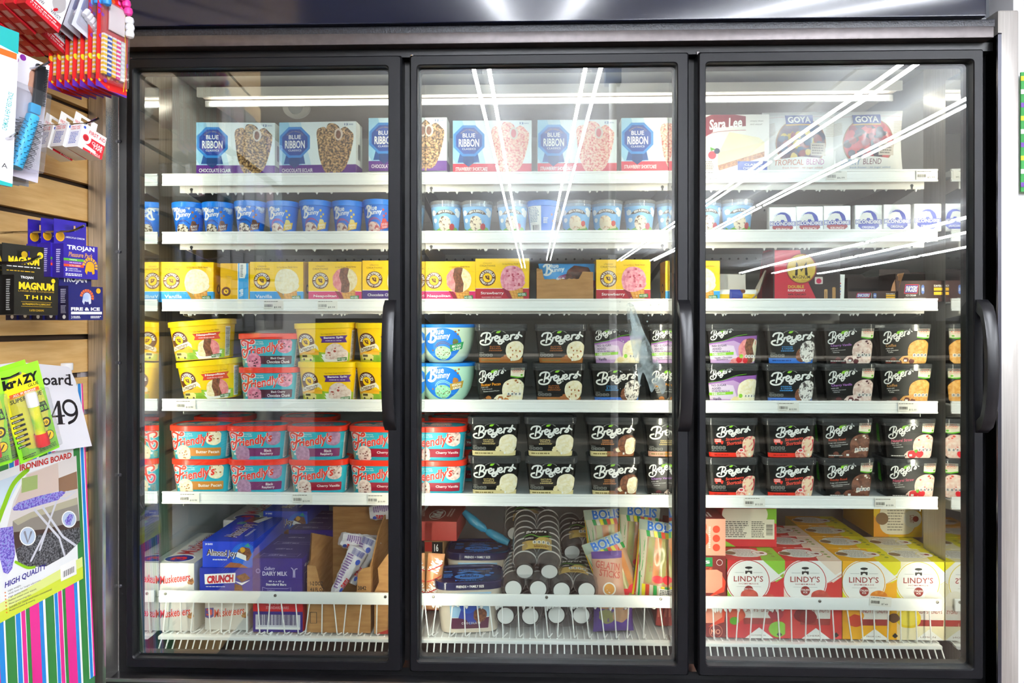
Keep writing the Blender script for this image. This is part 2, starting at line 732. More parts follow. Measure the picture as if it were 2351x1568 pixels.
for X, s in ((XL, 1), (P1[0], -1), (P1[1], 1), (P2[0], -1), (P2[1], 1), (XR, -1)):
    x0, x1 = sorted((X, X + s * .005))
    b = MB(); b.box(x0, x1, .045, .052, BOTZ + .03, TOPZ - .01, BLACK); p = b.build('lamp_housing', fr)
    b = MB(); b.add([(x0, .0525, BOTZ + .04), (x1, .0525, BOTZ + .04), (x1, .0525, TOPZ - .02), (x0, .0525, TOPZ - .02)], [(3, 2, 1, 0)], LAMP); b.build('led_strip', p)
# inside
INW = noisy('#cfd1d2', '#dcdedf', 2, .4, .6, .55)
b = MB()
b.box(XL - .08, XL - .05, .07, 1.0, .36, 2.16, INW)
b.box(XR + .06, XR + .09, .07, 1.0, .36, 2.16, INW)
b.box(XL - .08, XR + .09, .98, 1.01, .36, 2.16, INW)
b.box(XL - .08, XR + .09, .07, 1.01, 2.14, 2.17, INW)
b.build('liner', fr)
b = MB(); b.box(XL - .08, XR + .09, .07, 1.0, .33, .37, noisy('#3f3733', '#564c46', 20, .4, .6, .4)); b.build('sill', fr)
# evaporator hood under the roof
b = MB()
b.box(XL, XR, .40, .41, 2.085, 2.115, WHITE)
b.box(XL, XR, .41, .98, 2.094, 2.104, noisy('#bdb3aa', '#a1978e', 3, .4, .6, .6))
b.box(XL, XR, .46, .47, 2.07, 2.09, GREYW)
hood = b.build('cooling_unit', fr)
b = MB(); b.box(XL + .02, XR - .02, .447, .455, 2.072, 2.078, mat('#fff3e4', .5, emit=POST_POWER * .16)); b.build('led_strip', hood)
# pegboard strips on the rear wall
for k in range(4):
    zz = (1.74, 1.56, 1.37, 1.08)[k]
    b = MB(); b.box(XL, XR, .80, .805, zz - .01, zz + .06, GREYW)
    for i in range(70):
        b.lathe([(.004, 0), (.004, .002)], mat('#1d1d20', .7), 8, Matrix.Translation((XL + .03 + i * .032, .80, zz + .03)) @ Matrix.Rotation(pi / 2, 4, 'X'))
    b.build('perforated_strip', fr)

# header over the doors
hz = lambda py, y: at(1224, py, y).z
b = MB(); b.box(xl0 - .02, at(2265, 0, -.07).x, -.07, .07, hz(50, -.07), 2.6, NAVY, .004); b.build('header_panel', fr)
b = MB(); b.box(xl0, at(2282, 0, -.05).x, -.055, .06, hz(76, -.05), hz(50, -.07), noisy('#15161b', '#2b2e36', 260, .4, .65, .35, bump=.5), .002); b.build('vent_band', fr)
b = MB(); b.box(xl0, at(2278, 0, -.055).x, -.062, .0, hz(102, -.05), hz(76, -.05), noisy('#5b5656', '#655f5f', 60, .3, .7, .36, metal=.7), .002); b.build('steel_strip', fr)
b = MB(); b.box(xl0, at(2278, 0, 0).x, -.03, -.0, 2.045, hz(102, -.05), BLACK); b.build('hinge_channel', fr)
# sides: steel trims
b = MB(); b.box(at(202, 0, -.05).x, at(242, 0, -.05).x, -.05, .3, 0, 2.4, STEEL, .002)
b.box(at(241, 0, -.06).x, xl0 + .001, -.06, .0, 0, 2.4, mat('#d0cdc8', .25, metal=.9), .002)
b.build('steel_trim', fr)
b = MB(); b.box(at(2291, 0, -.05).x, at(2340, 0, -.05).x, -.05, .3, 0, hz(36, -.05), noisy('#b9b5ae', '#cdc9c3', 6, .3, .7, .3, stretch=(40, 40, 1), metal=.6), .006)
b.build('steel_trim', fr)
b = MB(); b.box(xr0, at(2291, 0, -.05).x, -.055, .05, 0, hz(92, -.05), mat('#3a3a42', .3, metal=.5), .003); b.build('edge_trim', fr)
b = MB(); b.box(xl0, xr0, -.05, .07, .0, .415, mat('#131215', .4)); b.build('base_panel', fr)
b = MB(); b.box(xl0, xr0, -.058, -.05, .415, .422, mat('#8d8a88', .3, metal=.8), .001); b.build('base_strip', fr)
for x_, y_ in ((275, 325), (275, 578), (275, 833), (276, 1090), (277, 1345), (2268, 298), (2268, 562), (2268, 850), (2268, 1090)):
    p = at(x_, y_, 0)
    b = MB(); b.lathe([(.0045, 0), (.0045, .002), (.003, .0035)], mat('#4a4a50', .3, metal=.6), 12, Matrix.Translation(p) @ Matrix.Rotation(pi / 2, 4, 'X'))
    b.build('screw', fr)


def rloop(x0, x1, z0, z1, y, r, n=5):
    out = []
    for cx, cz, a in ((x1 - r, z1 - r, 0), (x0 + r, z1 - r, 90), (x0 + r, z0 + r, 180), (x1 - r, z0 + r, 270)):
        for k in range(n + 1):
            t = radians(a + 90 * k / n)
            out.append(Vector((cx + r * cos(t), y, cz + r * sin(t))))
    return out


GLASS = clearish('#f2f7f5', .115, 0, wav=.0012)


def make_door(px0, px1, gx0, gx1, handle_px, name_side):
    y = -.05
    X0, X1 = at(px0, 700, y).x, at(px1, 700, y).x
    G0, G1 = at(gx0, 700, y).x, at(gx1, 700, y).x
    Z1, Z0, GZ1, GZ0 = 2.044, .447, 2.017, .473
    b = MB()
    L = [rloop(X0, X1, Z0, Z1, 0, .006), rloop(X0, X1, Z0, Z1, y + .005, .006), rloop(X0 + .004, X1 - .004, Z0 + .004, Z1 - .004, y, .006),
         rloop(G0 - .002, G1 + .002, GZ0 - .002, GZ1 + .002, y, .010), rloop(G0, G1, GZ0, GZ1, y + .003, .010), rloop(G0, G1, GZ0, GZ1, 0, .010)]
    n = len(L[0])
    vs = [p for r in L for p in r]
    fs = []
    for i in range(len(L)):
        j = (i + 1) % len(L)
        fs += [(i * n + k, i * n + (k + 1) % n, j * n + (k + 1) % n, j * n + k) for k in range(n)]
    b.add(vs, fs, FRAME)
    d = b.build('door', fr)
    b = MB(); b.box(G0 - .001, G1 + .001, -.032, -.026, GZ0 - .001, GZ1 + .001, GLASS); b.build('glass_pane', d, smooth=False)
    b = MB()
    L = [rloop(G0 - .001, G1 + .001, GZ0 - .001, GZ1 + .001, -.025, .01), rloop(G0 + .004, G1 - .004, GZ0 + .004, GZ1 - .004, -.024, .01), rloop(G0 + .004, G1 - .004, GZ0 + .004, GZ1 - .004, .0, .01)]
    n = len(L[0]); vs = [p for r in L for p in r]
    b.add(vs, [(i * n + k, i * n + (k + 1) % n, (i + 1) * n + (k + 1) % n, (i + 1) * n + k) for i in range(2) for k in range(n)], mat('#18181c', .5))
    b.build('gasket', d)
    # bowed pull handle
    hx = at(handle_px, 700, y).x
    zt, zb = at(900, 688, -.08).z, at(900, 992, -.08).z
    out, inn = [], []
    for k in range(21):
        t = k / 20
        zz = zt + (zb - zt) * t
        bow = sin(pi * min(1, max(0, t))) ** .42
        out.append((y - .052 * bow, zz))
        ti = .09 + .82 * t
        zi = zt + (zb - zt) * ti
        inn.append((y - .034 * sin(pi * t) ** .35 if 0 < t < 1 else y, zi))
    b = MB()
    w = .030
    secs = []
    for xx, q in ((-w / 2, .8), (-w / 2 + .006, 1), (w / 2 - .006, 1), (w / 2, .8)):
        secs.append([Vector((hx + xx, y + (yy - y) * (1 if q == 1 else .93), zz)) for yy, zz in out] + [Vector((hx + xx, y + (yy - y), zz)) for yy, zz in inn[::-1]])
    b.rings(secs, mat('#131316', .32, spec=.5))
    b.build('handle', d)
    # hinge arm above the door
    b = MB()
    b.tube([(X0 + .004, -.03, Z1 + .006), (X0 + .004, -.03, Z1 - .001)], .005, CHROME, 8)
    b.tube([(X0 + .004, -.025, Z1 + .012), (X0 + .06, -.025, Z1 + .009), (X0 + .09, -.02, Z1 + .006), (X0 + .20, -.02, Z1 + .006)], .003, mat('#2a2a2e', .4), 6)
    b.build('hinge_arm', d)
    return d


door1 = make_door(288, 922, 305, 891, 897, 'left')
door2 = make_door(940, 1582, 958, 1555, 1569, 'middle')
door3 = make_door(1603, 2260, 1621, 2236, 2254, 'right')

# frozen smear on the middle door
rnd = random.Random(4)
b = MB()
A = Art(.125, .235)
ice = frosty()
ic2 = frosty(lo=.2, hi=.6, scale=55, most=.9)
pts = [(.20, 1), (.32, .99), (.42, .86), (.55, .68), (.72, .5), (.9, .28), (1, .08), (.92, .0), (.82, .1), (.70, .02), (.62, .14), (.52, .24), (.44, .10), (.40, .3), (.33, .42), (.27, .58), (.22, .72), (.20, .86)]
A.poly([(v.x, v.y) for v in catmull([(x, y, 0) for x, y in pts], 4, True)], ice)
pts = [(.26, .95), (.4, .78), (.58, .55), (.62, .4), (.5, .34), (.42, .5), (.3, .7)]
A.poly([(v.x, v.y) for v in catmull([(x, y, 0) for x, y in pts], 4, True)], ic2)
for k in range(70):
    A.circ(rnd.uniform(.0, .98), rnd.uniform(.0, 1.1), rnd.uniform(.003, .010), ic2, n=10)
A.stroke([(.32, .3), (.36, .2), (.33, .06)], .012, ice)
p0 = at(1418, 905, -.0255)
A.put(b, lambda x, z: ((p0.x + x, -.0255, p0.z + z), (0, 1, 0)), clip=False, base=.0006)
b.build('frost_patch', door2)

# ---------------------------------------------------------------- shelves
RY = .17
zrail = {1: 1.7866, 2: 1.617, 3: 1.4203, 4: 1.1292, 5: .8582}
LIP = .010
LIPS = {1: .003, 2: .013, 3: .009, 4: .010, 5: .010}
SZ = {k: v - LIPS[k] for k, v in zrail.items()}
RAIL = mat('#f7f7f4', .35)
SECX = {1: (-1.083, -.3345), 2: (-.3305, .408), 3: (.4125, 1.146)}
SIDE = {1: 'behind the first door beside the slatwall', 2: 'behind the middle door', 3: 'behind the door by the steel post'}
CONT = {(1, 1): 'topmost white shelf holding chocolate eclair bar cartons', (2, 1): 'white shelf of blue pint tubs', (3, 1): 'white shelf of yellow ice cream cartons',
        (4, 1): 'white shelf of stacked yellow ice cream tubs', (5, 1): 'white shelf of stacked teal tubs',
        (1, 2): 'topmost white shelf holding strawberry shortcake bar cartons', (2, 2): 'white shelf of clear-lidded sky blue pints', (3, 2): 'white shelf with a torn brown tray',
        (4, 2): 'white shelf with round mint green tubs', (5, 2): 'white shelf of vanilla tubs in black',
        (1, 3): 'topmost white shelf holding fruit bags', (2, 3): 'white shelf of foil-wrapped ice cream squares', (3, 3): 'white shelf with a red raspberry box',
        (4, 3): 'white shelf of black tubs with purple labels', (5, 3): 'white shelf of black tubs with red strawberry labels'}
for sec, (x0, x1) in SECX.items():
    for k in range(1, 6):
        z = zrail[k]
        if sec == 1 and k == 1:
            x0_ = x0
        t = thing('freezer_shelf', CONT[(k, sec)] + ' ' + SIDE[sec], 'shelf', ((x0 + x1) / 2, RY, z - .035), group='shelves inside the freezer')
        w = (x1 - x0) / 2
        b = MB()
        prof = [(0, .035), (.004, .035), (.004, .0), (0, 0), (-.002, 0), (-.002, .0045), (.0005, .006), (.0005, .010), (-.0005, .011), (-.0005, .0245), (.0005, .0255), (.0005, .029), (-.002, .0305), (-.002, .035)]
        n = len(prof)
        b.add([(-w, y, zz) for y, zz in prof] + [(w, y, zz) for y, zz in prof],
              [tuple(range(n)), tuple(range(2 * n - 1, n - 1, -1))] + [(i, n + i, n + (i + 1) % n, (i + 1) % n) for i in range(n)], RAIL)
        b.build('price_rail', t, smooth=False)
        b = MB(); b.box(-w, w, .005, .56, .0315 - LIPS[k], .0345 - LIPS[k], mat('#dfe1e0', .4)); b.build('deck', t)
        if k >= 4:
            e0, e1 = -w + .03, w - .03
        e0, e1 = -w + (.045 if sec == 1 else .0), w - (.03 if sec == 3 else .0)
        lz = (0, -.019, -.016, -.008, .002, .002)[k]
        b = MB(); b.box(e0, e1, .014, .02, lz, .021, mat('#ddd8d0', .5), .001)
        for xx in (e0 + .035, e1 - .035):
            if k > 2:
                break
            b.lathe([(.0045, 0), (.0045, .001)], BLACK, 12, Matrix.Translation((xx, .0138, -.009)) @ Matrix.Rotation(pi / 2, 4, 'X'))
            b.box(xx - .0025, xx + .0025, .0128, .0139, -.019, -.008, BLACK)
        b.build('under_lip', t)
        for xx in (e0 + .008, e1 - .008):
            b = MB(); b.prism([(.02, .02), (.56, .02), (.56, -.10), (.30, -.05), (.02, -.012)], -.0012, .0012, mat('#b9b6b0', .5), Matrix.Translation((xx, 0, 0)) @ Matrix.Rotation(pi / 2, 4, 'Z'))
            b.build('arm', t)
        if k <= 3:
            b = MB(); rr = random.Random(k * 7 + sec)
            for i in range(22):
                xx = rr.uniform(e0 + .01, e1 - .01); q = rr.uniform(.002, .0075)
                b.lathe([(.0045, lz), (.003, lz - q * .5), (.0006, lz - q)], mat('#e9e9e6', .2), 8, Matrix.Translation((xx, .017, 0)))
            o = b.build('ice_drips', t); o['kind'] = 'stuff'

# wire baskets at the bottom
BZ = .450
for sec, (x0, x1) in SECX.items():
    lab = {1: 'white wire bottom basket of candy bar boxes', 2: 'white wire bottom basket of cups and freeze-pop bags', 3: 'white wire bottom basket of italian ice cartons'}[sec]
    t = thing('wire_basket', lab + ' ' + SIDE[sec], 'basket', ((x0 + x1) / 2, 0, BZ), group='wire baskets at the bottom of the freezer')
    w = (x1 - x0) / 2
    b = MB(); b.box(-w, w, .150, .158, .5415 - BZ, .5755 - BZ, RAIL, .002)
    for xx in ((-.72, -.27, .38) if sec == 2 else ((-.93, .0, .66) if sec == 1 else (-.1, .75, .75))):
        pass
    o = b.build('front_rail', t)
    for px, py, ss in ((380, 1363, 1), (632, 1367, 1), (885, 1370, 1), (995, 1370, 2), (1255, 1371, 2), (1517, 1375, 2), (1882, 1380, 3), (2152, 1382, 3)):
        if ss == sec:
            p = at(px, py, .150)
            s_ = MB(); s_.lathe([(.0045, 0), (.0042, .0015), (.002, .0022), (.0018, .0012), (.0001, .001)], mat('#8b8780', .3, metal=.8), 12, Matrix.Translation((p.x - (x0 + x1) / 2, .1498, p.z - BZ)) @ Matrix.Rotation(pi / 2, 4, 'X'))
            s_.build('screw', t)
    b = MB(); rr = random.Random(sec + 20)
    x = -w + .02
    while x < w - .01:
        q = rr.uniform(-.012, .012)
        b.tube([(x, .156, .095), (x + q, .152, .006), (x + q + .002, .16, .001), (x + q + .012, .185, .001)], .0019, RAIL, 6)
        x += rr.uniform(.032, .046)
    b.build('front_wires', t)
    b = MB(); b.box(-w, w, .145, .165, -.014, -.004, RAIL, .002); b.build('floor_bar', t)
    b = MB()
    k = -w + .01
    while k < w:
        b.tube([(k, .15, -.010), (k, .118, -.052)], .0021, RAIL, 6)
        b.tube([(k, .16, -.003), (k, .62, -.003)], .0021, RAIL, 6)
        k += .0195
    b.build('floor_wires', t)
    b = MB(); b.box(-w, w, .165, .63, -.0075, -.0045, mat('#cfcdc9', .5)); b.build('floor_sheet', t)
    if sec >= 2:
        b = MB(); rr = random.Random(sec + 5)
        for i in range(26):
            xx = rr.uniform(-w + .02, w - .05) if sec == 2 else rr.uniform(-w, -w * .2)
            q = rr.uniform(.003, .014)
            b.lathe([(.006, .094), (.004, .091 - q * .5), (.0008, .091 - q)], mat('#eceae6', .2), 8, Matrix.Translation((xx, .154, 0)))
        o = b.build('ice_drips', t); o['kind'] = 'stuff'

t = thing('bulkhead_lamp', 'white lamp plate with round glass lens under the freezer roof', 'lamp', at(680, 243, .55))
b = MB()
pl = [(-.047, .038)] + [(.047 * cos(pi + pi * k / 16), -.005 + .037 * sin(pi + pi * k / 16)) for k in range(17)] + [(.047, .038)]
b.prism(pl, 0, .012, WHITE, ID); b.build('plate', t)
b = MB(); b.lathe([(.025, 0), (.024, .008), (.016, .014), (.0001, .016)], mat('#c9ced2', .08, coat=1), 24, Matrix.Translation((-.002, 0, -.004)) @ Matrix.Rotation(pi / 2, 4, 'X')); b.build('lens', t)

t = thing('poster', 'narrow sliver of a green and yellow poster past the steel post', 'poster', (0, 0, 0))
b = MB(); p = at(2344, 440, .0); q = at(2420, 165, .0)
b.box(p.x, q.x, .0, .004, p.z, q.z, mat('#1c8a33', .5))
for k in range(9):
    zz = q.z - (k + .3) * (q.z - p.z) / 9
    b.box(p.x - .0005, p.x + .02, -.001, .0, zz - .012, zz, mat(('#e8d21d', '#f3f3f3', '#6a3aa0')[k % 3], .5))
b.build('sheet', t)

# ---------------------------------------------------------------- ice cream colours
K = lambda h, r=.45: mat(h, r)
VAN = noisy('#e6cf94', '#f6e9c2', 130, .35, .6)
VANP = noisy('#efdfae', '#faf1d6', 130, .35, .6)
CHOC = noisy('#5f3420', '#8a5233', 140, .4, .6)
STRAW = noisy('#e0757c', '#f09c98', 130, .4, .6)
STRAWD = noisy('#d97a92', '#f2aebb', 110, .4, .6)
BERRY = noisy('#a57a9b', '#bf93b2', 120, .4, .6)
PINKCH = noisy('#d46d8c', '#ee9bb0', 110, .42, .6)
CHERV = noisy('#d9b8ac', '#f3dfd4', 110, .4, .55, c3='#efd9cf')
COFFEE = noisy('#d8963f', '#efb766', 130, .4, .6)
ROCKY = noisy('#5b3222', '#83503a', 90, .4, .6)
COOKIE = noisy('#4b4040', '#f0ebe3', 150, .38, .5)
PECAN = noisy('#c98a3e', '#f5e4b4', 110, .3, .4)
MINT = noisy('#9fd0a0', '#c3e6b8', 120, .4, .6)
PIST = noisy('#7cc795', '#a8e0b4', 120, .4, .6)
CHUNK = noisy('#3a2118', '#eadcc4', 150, .43, .5)
NUTTY = noisy('#3f2414', '#c99a5f', 170, .42, .58, c3='#e5c48e')
CRUMB = noisy('#d2413f', '#f4b9a0', 170, .36, .52, c3='#f8d8c0')
CONE = mat('#e5a74a', .5)
CONED = mat('#bf7a22', .5)
NUT = mat('#a8642c', .5)
GREEN = mat('#5fb01f', .4)
LEAF = mat('#8ed12c', .4)
W = mat('#f6f5f0', .4)
CREAM = mat('#f3ead2', .4)
KBLK = mat('#131313', .35)
SMALL = mat('#8a8a86', .5)
BROWN = mat('#6b3a1b', .45)
YEL = mat('#ffcf00', .38)
YELD = mat('#7a5200', .5)
RED = mat('#d3202c', .4)
ROY = mat('#1d3fa8', .4)

B_STROKES = [
    [(1197, 335), (1180, 400), (1165, 470)],
    [(1112, 372), (1135, 335), (1190, 318), (1235, 330), (1245, 360), (1225, 395), (1185, 415), (1225, 420), (1243, 455), (1220, 490), (1170, 507), (1120, 503), (1090, 480), (1100, 450), (1140, 435)],
    [(1255, 450), (1265, 395)], [(1258, 425), (1278, 394), (1308, 387)],
    [(1312, 415), (1350, 395), (1345, 372), (1320, 372), (1303, 405), (1310, 440), (1340, 450), (1368, 428)],
    [(1375, 380), (1372, 415), (1395, 430), (1425, 405), (1437, 365)],
    [(1437, 365), (1425, 430), (1400, 482), (1365, 492), (1350, 470), (1378, 452), (1432, 455)],
    [(1450, 402), (1490, 385), (1487, 360), (1462, 357), (1445, 390), (1450, 420), (1480, 430), (1512, 408)],
    [(1525, 425), (1532, 355)], [(1528, 390), (1550, 352), (1582, 350)],
    [(1588, 398), (1625, 352), (1642, 310)], [(1606, 352), (1634, 384), (1615, 410), (1585, 403)], [(1636, 345), (1655, 355), (1682, 374)]]


def breyers(A, x0, y0, x1, y1, m, w, tilt=0.):
    for st in B_STROKES:
        A.stroke([(x0 + (x - 1085) / 597 * (x1 - x0), y0 + (507 - y + tilt * (x - 1085)) / 197 * (y1 - y0)) for x, y in st], w, m, 4)


def leaf(A, cx, cy, r, m):
    q = r * A.h / A.w
    A.poly([(cx - q, cy - r * .35), (cx - q * .6, cy + r * .2), (cx, cy + r * .42), (cx + q, cy + r * .5), (cx + q * .75, cy), (cx + q * .3, cy - r * .4), (cx - q * .3, cy - r * .5)], m)


F_STROKES = [
    [(1487, 500), (1462, 480), (1466, 448), (1500, 436), (1545, 450), (1590, 470), (1628, 468), (1638, 446), (1618, 436), (1600, 448)],
    [(1560, 462), (1550, 530), (1530, 600), (1500, 645), (1468, 645), (1448, 610), (1452, 572), (1480, 550), (1505, 560), (1500, 585)],
    [(1520, 562), (1560, 545), (1600, 520)]]


def friendlys(A, x0, y0, x1, y1, m, w, grow=0., bold=.02):
    fx = lambda x: x0 + (x - 1440) / 610 * (x1 - x0)
    fy = lambda y: y0 + (660 - y) / 230 * (y1 - y0)
    for st in F_STROKES:
        A.stroke([(fx(x), fy(y)) for x, y in st], w, m, 4)
    A.text("riendly's", fx(1563), fy(620), fx(2040), fy(466), m, bold=bold, shear=.22, rot=10.5)


def bluebunny(A, x0, y0, x1, y1, m):
    ax = lambda x: x0 + x * (x1 - x0)
    ay = lambda y: y0 + y * (y1 - y0)
    w = .064 * (y1 - y0) / .45
    for st in ([(.16, .82), (.15, .5), (.08, .1)], [(.0, .72), (.10, .88), (.24, .92), (.31, .78), (.24, .6), (.14, .55), (.28, .48), (.34, .3), (.24, .1), (.10, .04), (.0, .1)]):
        A.stroke([(ax(x), ay(y)) for x, y in st], w, m, 4)
    A.text('lue', ax(.34), ay(.56), ax(.72), ay(.97), m, bold=.02, shear=.15, rot=6)
    A.text('unny', ax(.36), ay(.16), ax(.98), ay(.52), m, bold=.025, shear=.12, rot=6)


def scoop(A, cx, cy, r, m, seed=1, skirt=True, bits=None, nb=8):
    if skirt:
        A.blob(cx, cy - r * .45, r * .98, m, .07, seed + 3, sq=.62)
    A.blob(cx, cy, r, m, .035, seed)
    if bits:
        rnd = random.Random(seed)
        for _ in range(nb):
            a, q = rnd.uniform(0, 6.28), rnd.uniform(.1, .85) * r
            A.blob(cx + q * cos(a) * A.h / A.w, cy + q * sin(a), r * rnd.uniform(.06, .13), bits, .25, rnd.randint(0, 99), n=9, sq=.7)


def band_scoop(A, cx, cy, r, ms, seed=1):
    """scoop striped in vertical bands of several flavours"""
    n = len(ms)
    q = A.h / A.w
    A.blob(cx, cy, r, ms[0], .04, seed)
    for k in range(1, n):
        t = -1 + 2 * k / n
        pts = []
        a0 = math.acos(max(-1, min(1, t)))
        for i in range(17):
            a = -a0 + 2 * a0 * i / 16
            pts.append((cx + r * cos(a) * q * 1.0, cy + r * sin(a)))
        pts.append((cx + r * (t - .14) * q, cy + r * .35 * sin(a0)))
        pts.append((cx + r * (t + .06) * q, cy - r * .3 * sin(a0)))
        A.poly(pts, ms[k])


def cone(A, cx, y0, y1, wt, wb):
    A.poly([(cx - wb, y0), (cx + wb, y0), (cx + wt, y1), (cx - wt, y1)], CONE)
    for k in range(5):
        t = -1 + .5 * k
        A.stroke([(cx + wb * t, y0), (cx + wt * (t + .45), y1)], .008, CONED, 1, sm=False)
        A.stroke([(cx + wb * t, y0), (cx + wt * (t - .45), y1)], .008, CONED, 1, sm=False)


def icons(A, x0, y0, x1, y1, m, n=4, col=None):
    for k in range(n):
        a = x0 + (x1 - x0) * k / n
        b = a + (x1 - x0) / n * .84
        A.rrect(a, y0, b, y1, (y1 - y0) * .25, m)
        A.rect(a + (b - a) * .2, y0 + (y1 - y0) * .2, b - (b - a) * .2, y0 + (y1 - y0) * .42, col or KBLK)
        A.rect(a + (b - a) * .25, y0 + (y1 - y0) * .55, b - (b - a) * .25, y0 + (y1 - y0) * .8, col or KBLK)


def nutrition(A, x0, y0, x1, y1, seed=1):
    A.rect(x0, y0, x1, y1, W)
    A.text('Nutrition Facts', x0 + (x1 - x0) * .06, y1 - (y1 - y0) * .09, x1 - (x1 - x0) * .06, y1 - (y1 - y0) * .03, KBLK, .02)
    for k in range(4):
        yy = y0 + (y1 - y0) * (.9 - .22 * k)
        A.rect(x0 + (x1 - x0) * .06, yy - (y1 - y0) * .012, x1 - (x1 - x0) * .06, yy, KBLK)
        A.lines(x0 + (x1 - x0) * .08, yy - (y1 - y0) * .20, x1 - (x1 - x0) * .1, yy - (y1 - y0) * .03, 5, K('#55544f'), seed + k)


def cow(A, cx, cy, r, m):
    A.blob(cx, cy + r * .1, r * .55, m, .2, 5, n=22)
    A.blob(cx + r * .35 * A.h / A.w, cy - r * .35, r * .3, m, .1, 6, n=14)
    A.blob(cx - r * .5 * A.h / A.w, cy + r * .4, r * .22, m, .1, 7, n=12)
    A.circ(cx + r * .05 * A.h / A.w, cy + r * .2, r * .18, YEL, n=10)


# ---------------------------------------------------------------- cartons
def carton_mesh(w, d, h, col, front=None, right=None, left=None, top=None, bev=.0012, name='carton'):
    """box with its base centre at the origin, front face at y=0"""
    b = MB()
    b.box(-w / 2, w / 2, 0, d, 0, h, col, bev)
    if front:
        front.put(b, front_of(front.w, 0))
    if right:
        right.put(b, side_right(w / 2, 0))
    if left:
        left.put(b, side_left(-w / 2, d))
    if top:
        top.put(b, top_of(w, 0, h))
    return b.mesh(name)


def art_ribbon(w, h, choc):
    A = Art(w, h)
    A.rect(0, 0, 1, 1, K('#e9f2f2'))
    A.poly([(0, .17), (0, 1), (.28, 1), (.42, .17)], K('#c3e1ee'))
    A.poly([(0, .3), (0, 1), (.12, 1), (.30, .17), (.05, .17)], K('#97cce6'))
    A.rect(0, 0, 1, .19, K('#5d1a86') if choc else K('#d21f3c'))
    q = K('#1a5aa8')
    A.poly([(.06, .21), (.34, .21), (.30, .5), (.11, .5)], K('#174f97'))
    A.poly([(.13, .21), (.20, .13), (.27, .21), (.26, .5), (.14, .5)], K('#123f7c'))
    pts = lambda r: [(.205 + r * cos(radians(22.5 + 45 * k)) * h / w, .62 + r * sin(radians(22.5 + 45 * k))) for k in range(8)]
    A.poly(pts(.315), K('#2c86d2'))
    A.poly(pts(.265), K('#17429c'))
    A.arc('QUALITY SINCE 1912', .205, .62, .19, .028, 140, 40, K('#c9a33a'))
    A.text('BLUE', .125, .68, .285, .76, W, .02)
    A.text('RIBBON', .075, .505, .335, .655, W, .025)
    A.text('CLASSICS', .12, .45, .29, .485, W, .02, space=1.2)
    A.text('CHOCOLATE ECLAIR' if choc else 'STRAWBERRY SHORTCAKE', .035, .055, .44, .125, W, .02)
    m = NUTTY if choc else CRUMB
    st = K('#dcb578')
    for x in (.63, .72):
        A.poly([(x - .02, -.02), (x + .02, -.02), (x + .03, .18), (x - .02, .18)], st)
    bar = lambda pts: A.poly([tuple(p) for p in [(v.x, v.y) for v in catmull([(x, y, 0) for x, y in pts], 3, True)]], m)
    bar([(.60, .05), (.53, .3), (.50, .6), (.49, .82), (.54, .89), (.62, .86), (.67, .5), (.66, .1)])
    bar([(.74, .06), (.85, .1), (.93, .4), (.97, .72), (.93, .82), (.86, .9), (.78, .8), (.7, .4)])
    A.stroke([(.66, .1), (.67, .5), (.645, .8)], .012, K('#2d160c') if choc else K('#b8474a'))
    bar([(.62, .08), (.58, .4), (.62, .9), (.68, .97), (.76, .93), (.80, .8), (.78, .4), (.74, .1)])
    A.blob(.775, .76, .115, K('#d9c8b8'), .05, 3, rx=.7)
    A.blob(.772, .755, .08, CHOC if choc else K('#cf5a5c'), .05, 4, rx=.6)
    A.text('12', .85, .925, .90, .965, K('#174f97'), .03)
    A.text('BARS', .91, .93, .965, .955, K('#5b7ea8'), .01)
    return A


def art_mayfield_box(w, h, band, flavour, ms, txt=None):
    A = Art(w, h)
    A.rect(0, 0, 1, 1, YEL)
    A.rect(0, 0, 1, .26, K(band))
    A.rect(0, .26, 1, .272, W)
    A.text('classic', .14, .875, .31, .915, YELD)
    A.text('CREATIONS', .08, .80, .37, .845, K('#4d3610'), .01, space=1.15)
    A.text('by', .205, .755, .24, .785, YELD)
    A.circ(.225, .53, .205, BROWN)
    A.circ(.225, .53, .112, YEL)
    A.arc('MAYFIELD', .225, .53, .125, .062, 172, 8, W, .03)
    A.arc('DAIRY FARMS', .225, .53, .128, .052, 188, 352, W, .03, under=True)
    cow(A, .225, .53, .085, BROWN)
    A.text('Our Fresh Milk from', .50, .845, .70, .885, YELD, 0, .1)
    A.text('Family Farms', .71, .84, .90, .89, YELD, .01, .25)
    A.poly([(.58, .26), (.5, .272), (.64, -.02), (.75, -.02)], K('#b4872a' if band == '#2f9fe0' else '#8e1230'))
    A.poly([(.60, .3), (.70, -.03), (.90, -.03), (.88, .3)], CONE)
    for k in range(5):
        A.stroke([(.70 + .05 * k, -.02), (.62 + .06 * k, .28)], .01, CONED, 1, sm=False)
        A.stroke([(.68, .02 + .07 * k), (.89, -.02 + .07 * k)], .01, CONED, 1, sm=False)
    if len(ms) > 1:
        band_scoop(A, .69, .54, .31, ms)
    else:
        scoop(A, .69, .53, .3, ms[0], 4, bits=txt, nb=12)
    A.text(flavour, .10, .10, .16 + min(.40, .037 * len(flavour)), .185, W, .015)
    A.text('FLAVORED ICE CREAM', .12, .035, .48, .06, W)
    A.rrect(.79, .07, .955, .16, .01, K('#2c7a35'), rot=4)
    A.text('NO', .80, .09, .86, .14, W, .02, rot=4)
    A.lines(.87, .085, .945, .15, 3, W, 2)
    return A


def mayfield_side(d, h, band):
    A = Art(d, h)
    A.rect(0, 0, 1, 1, K('#e2ad08'))
    A.rect(0, 0, .12, .26, K(band))
    A.circ(.5, .34, .12, BROWN)
    A.circ(.5, .34, .065, YEL)
    A.stroke([(.25, .93), (.25, .02)], .006, K('#b98c05'), 1, sm=False)
    return A


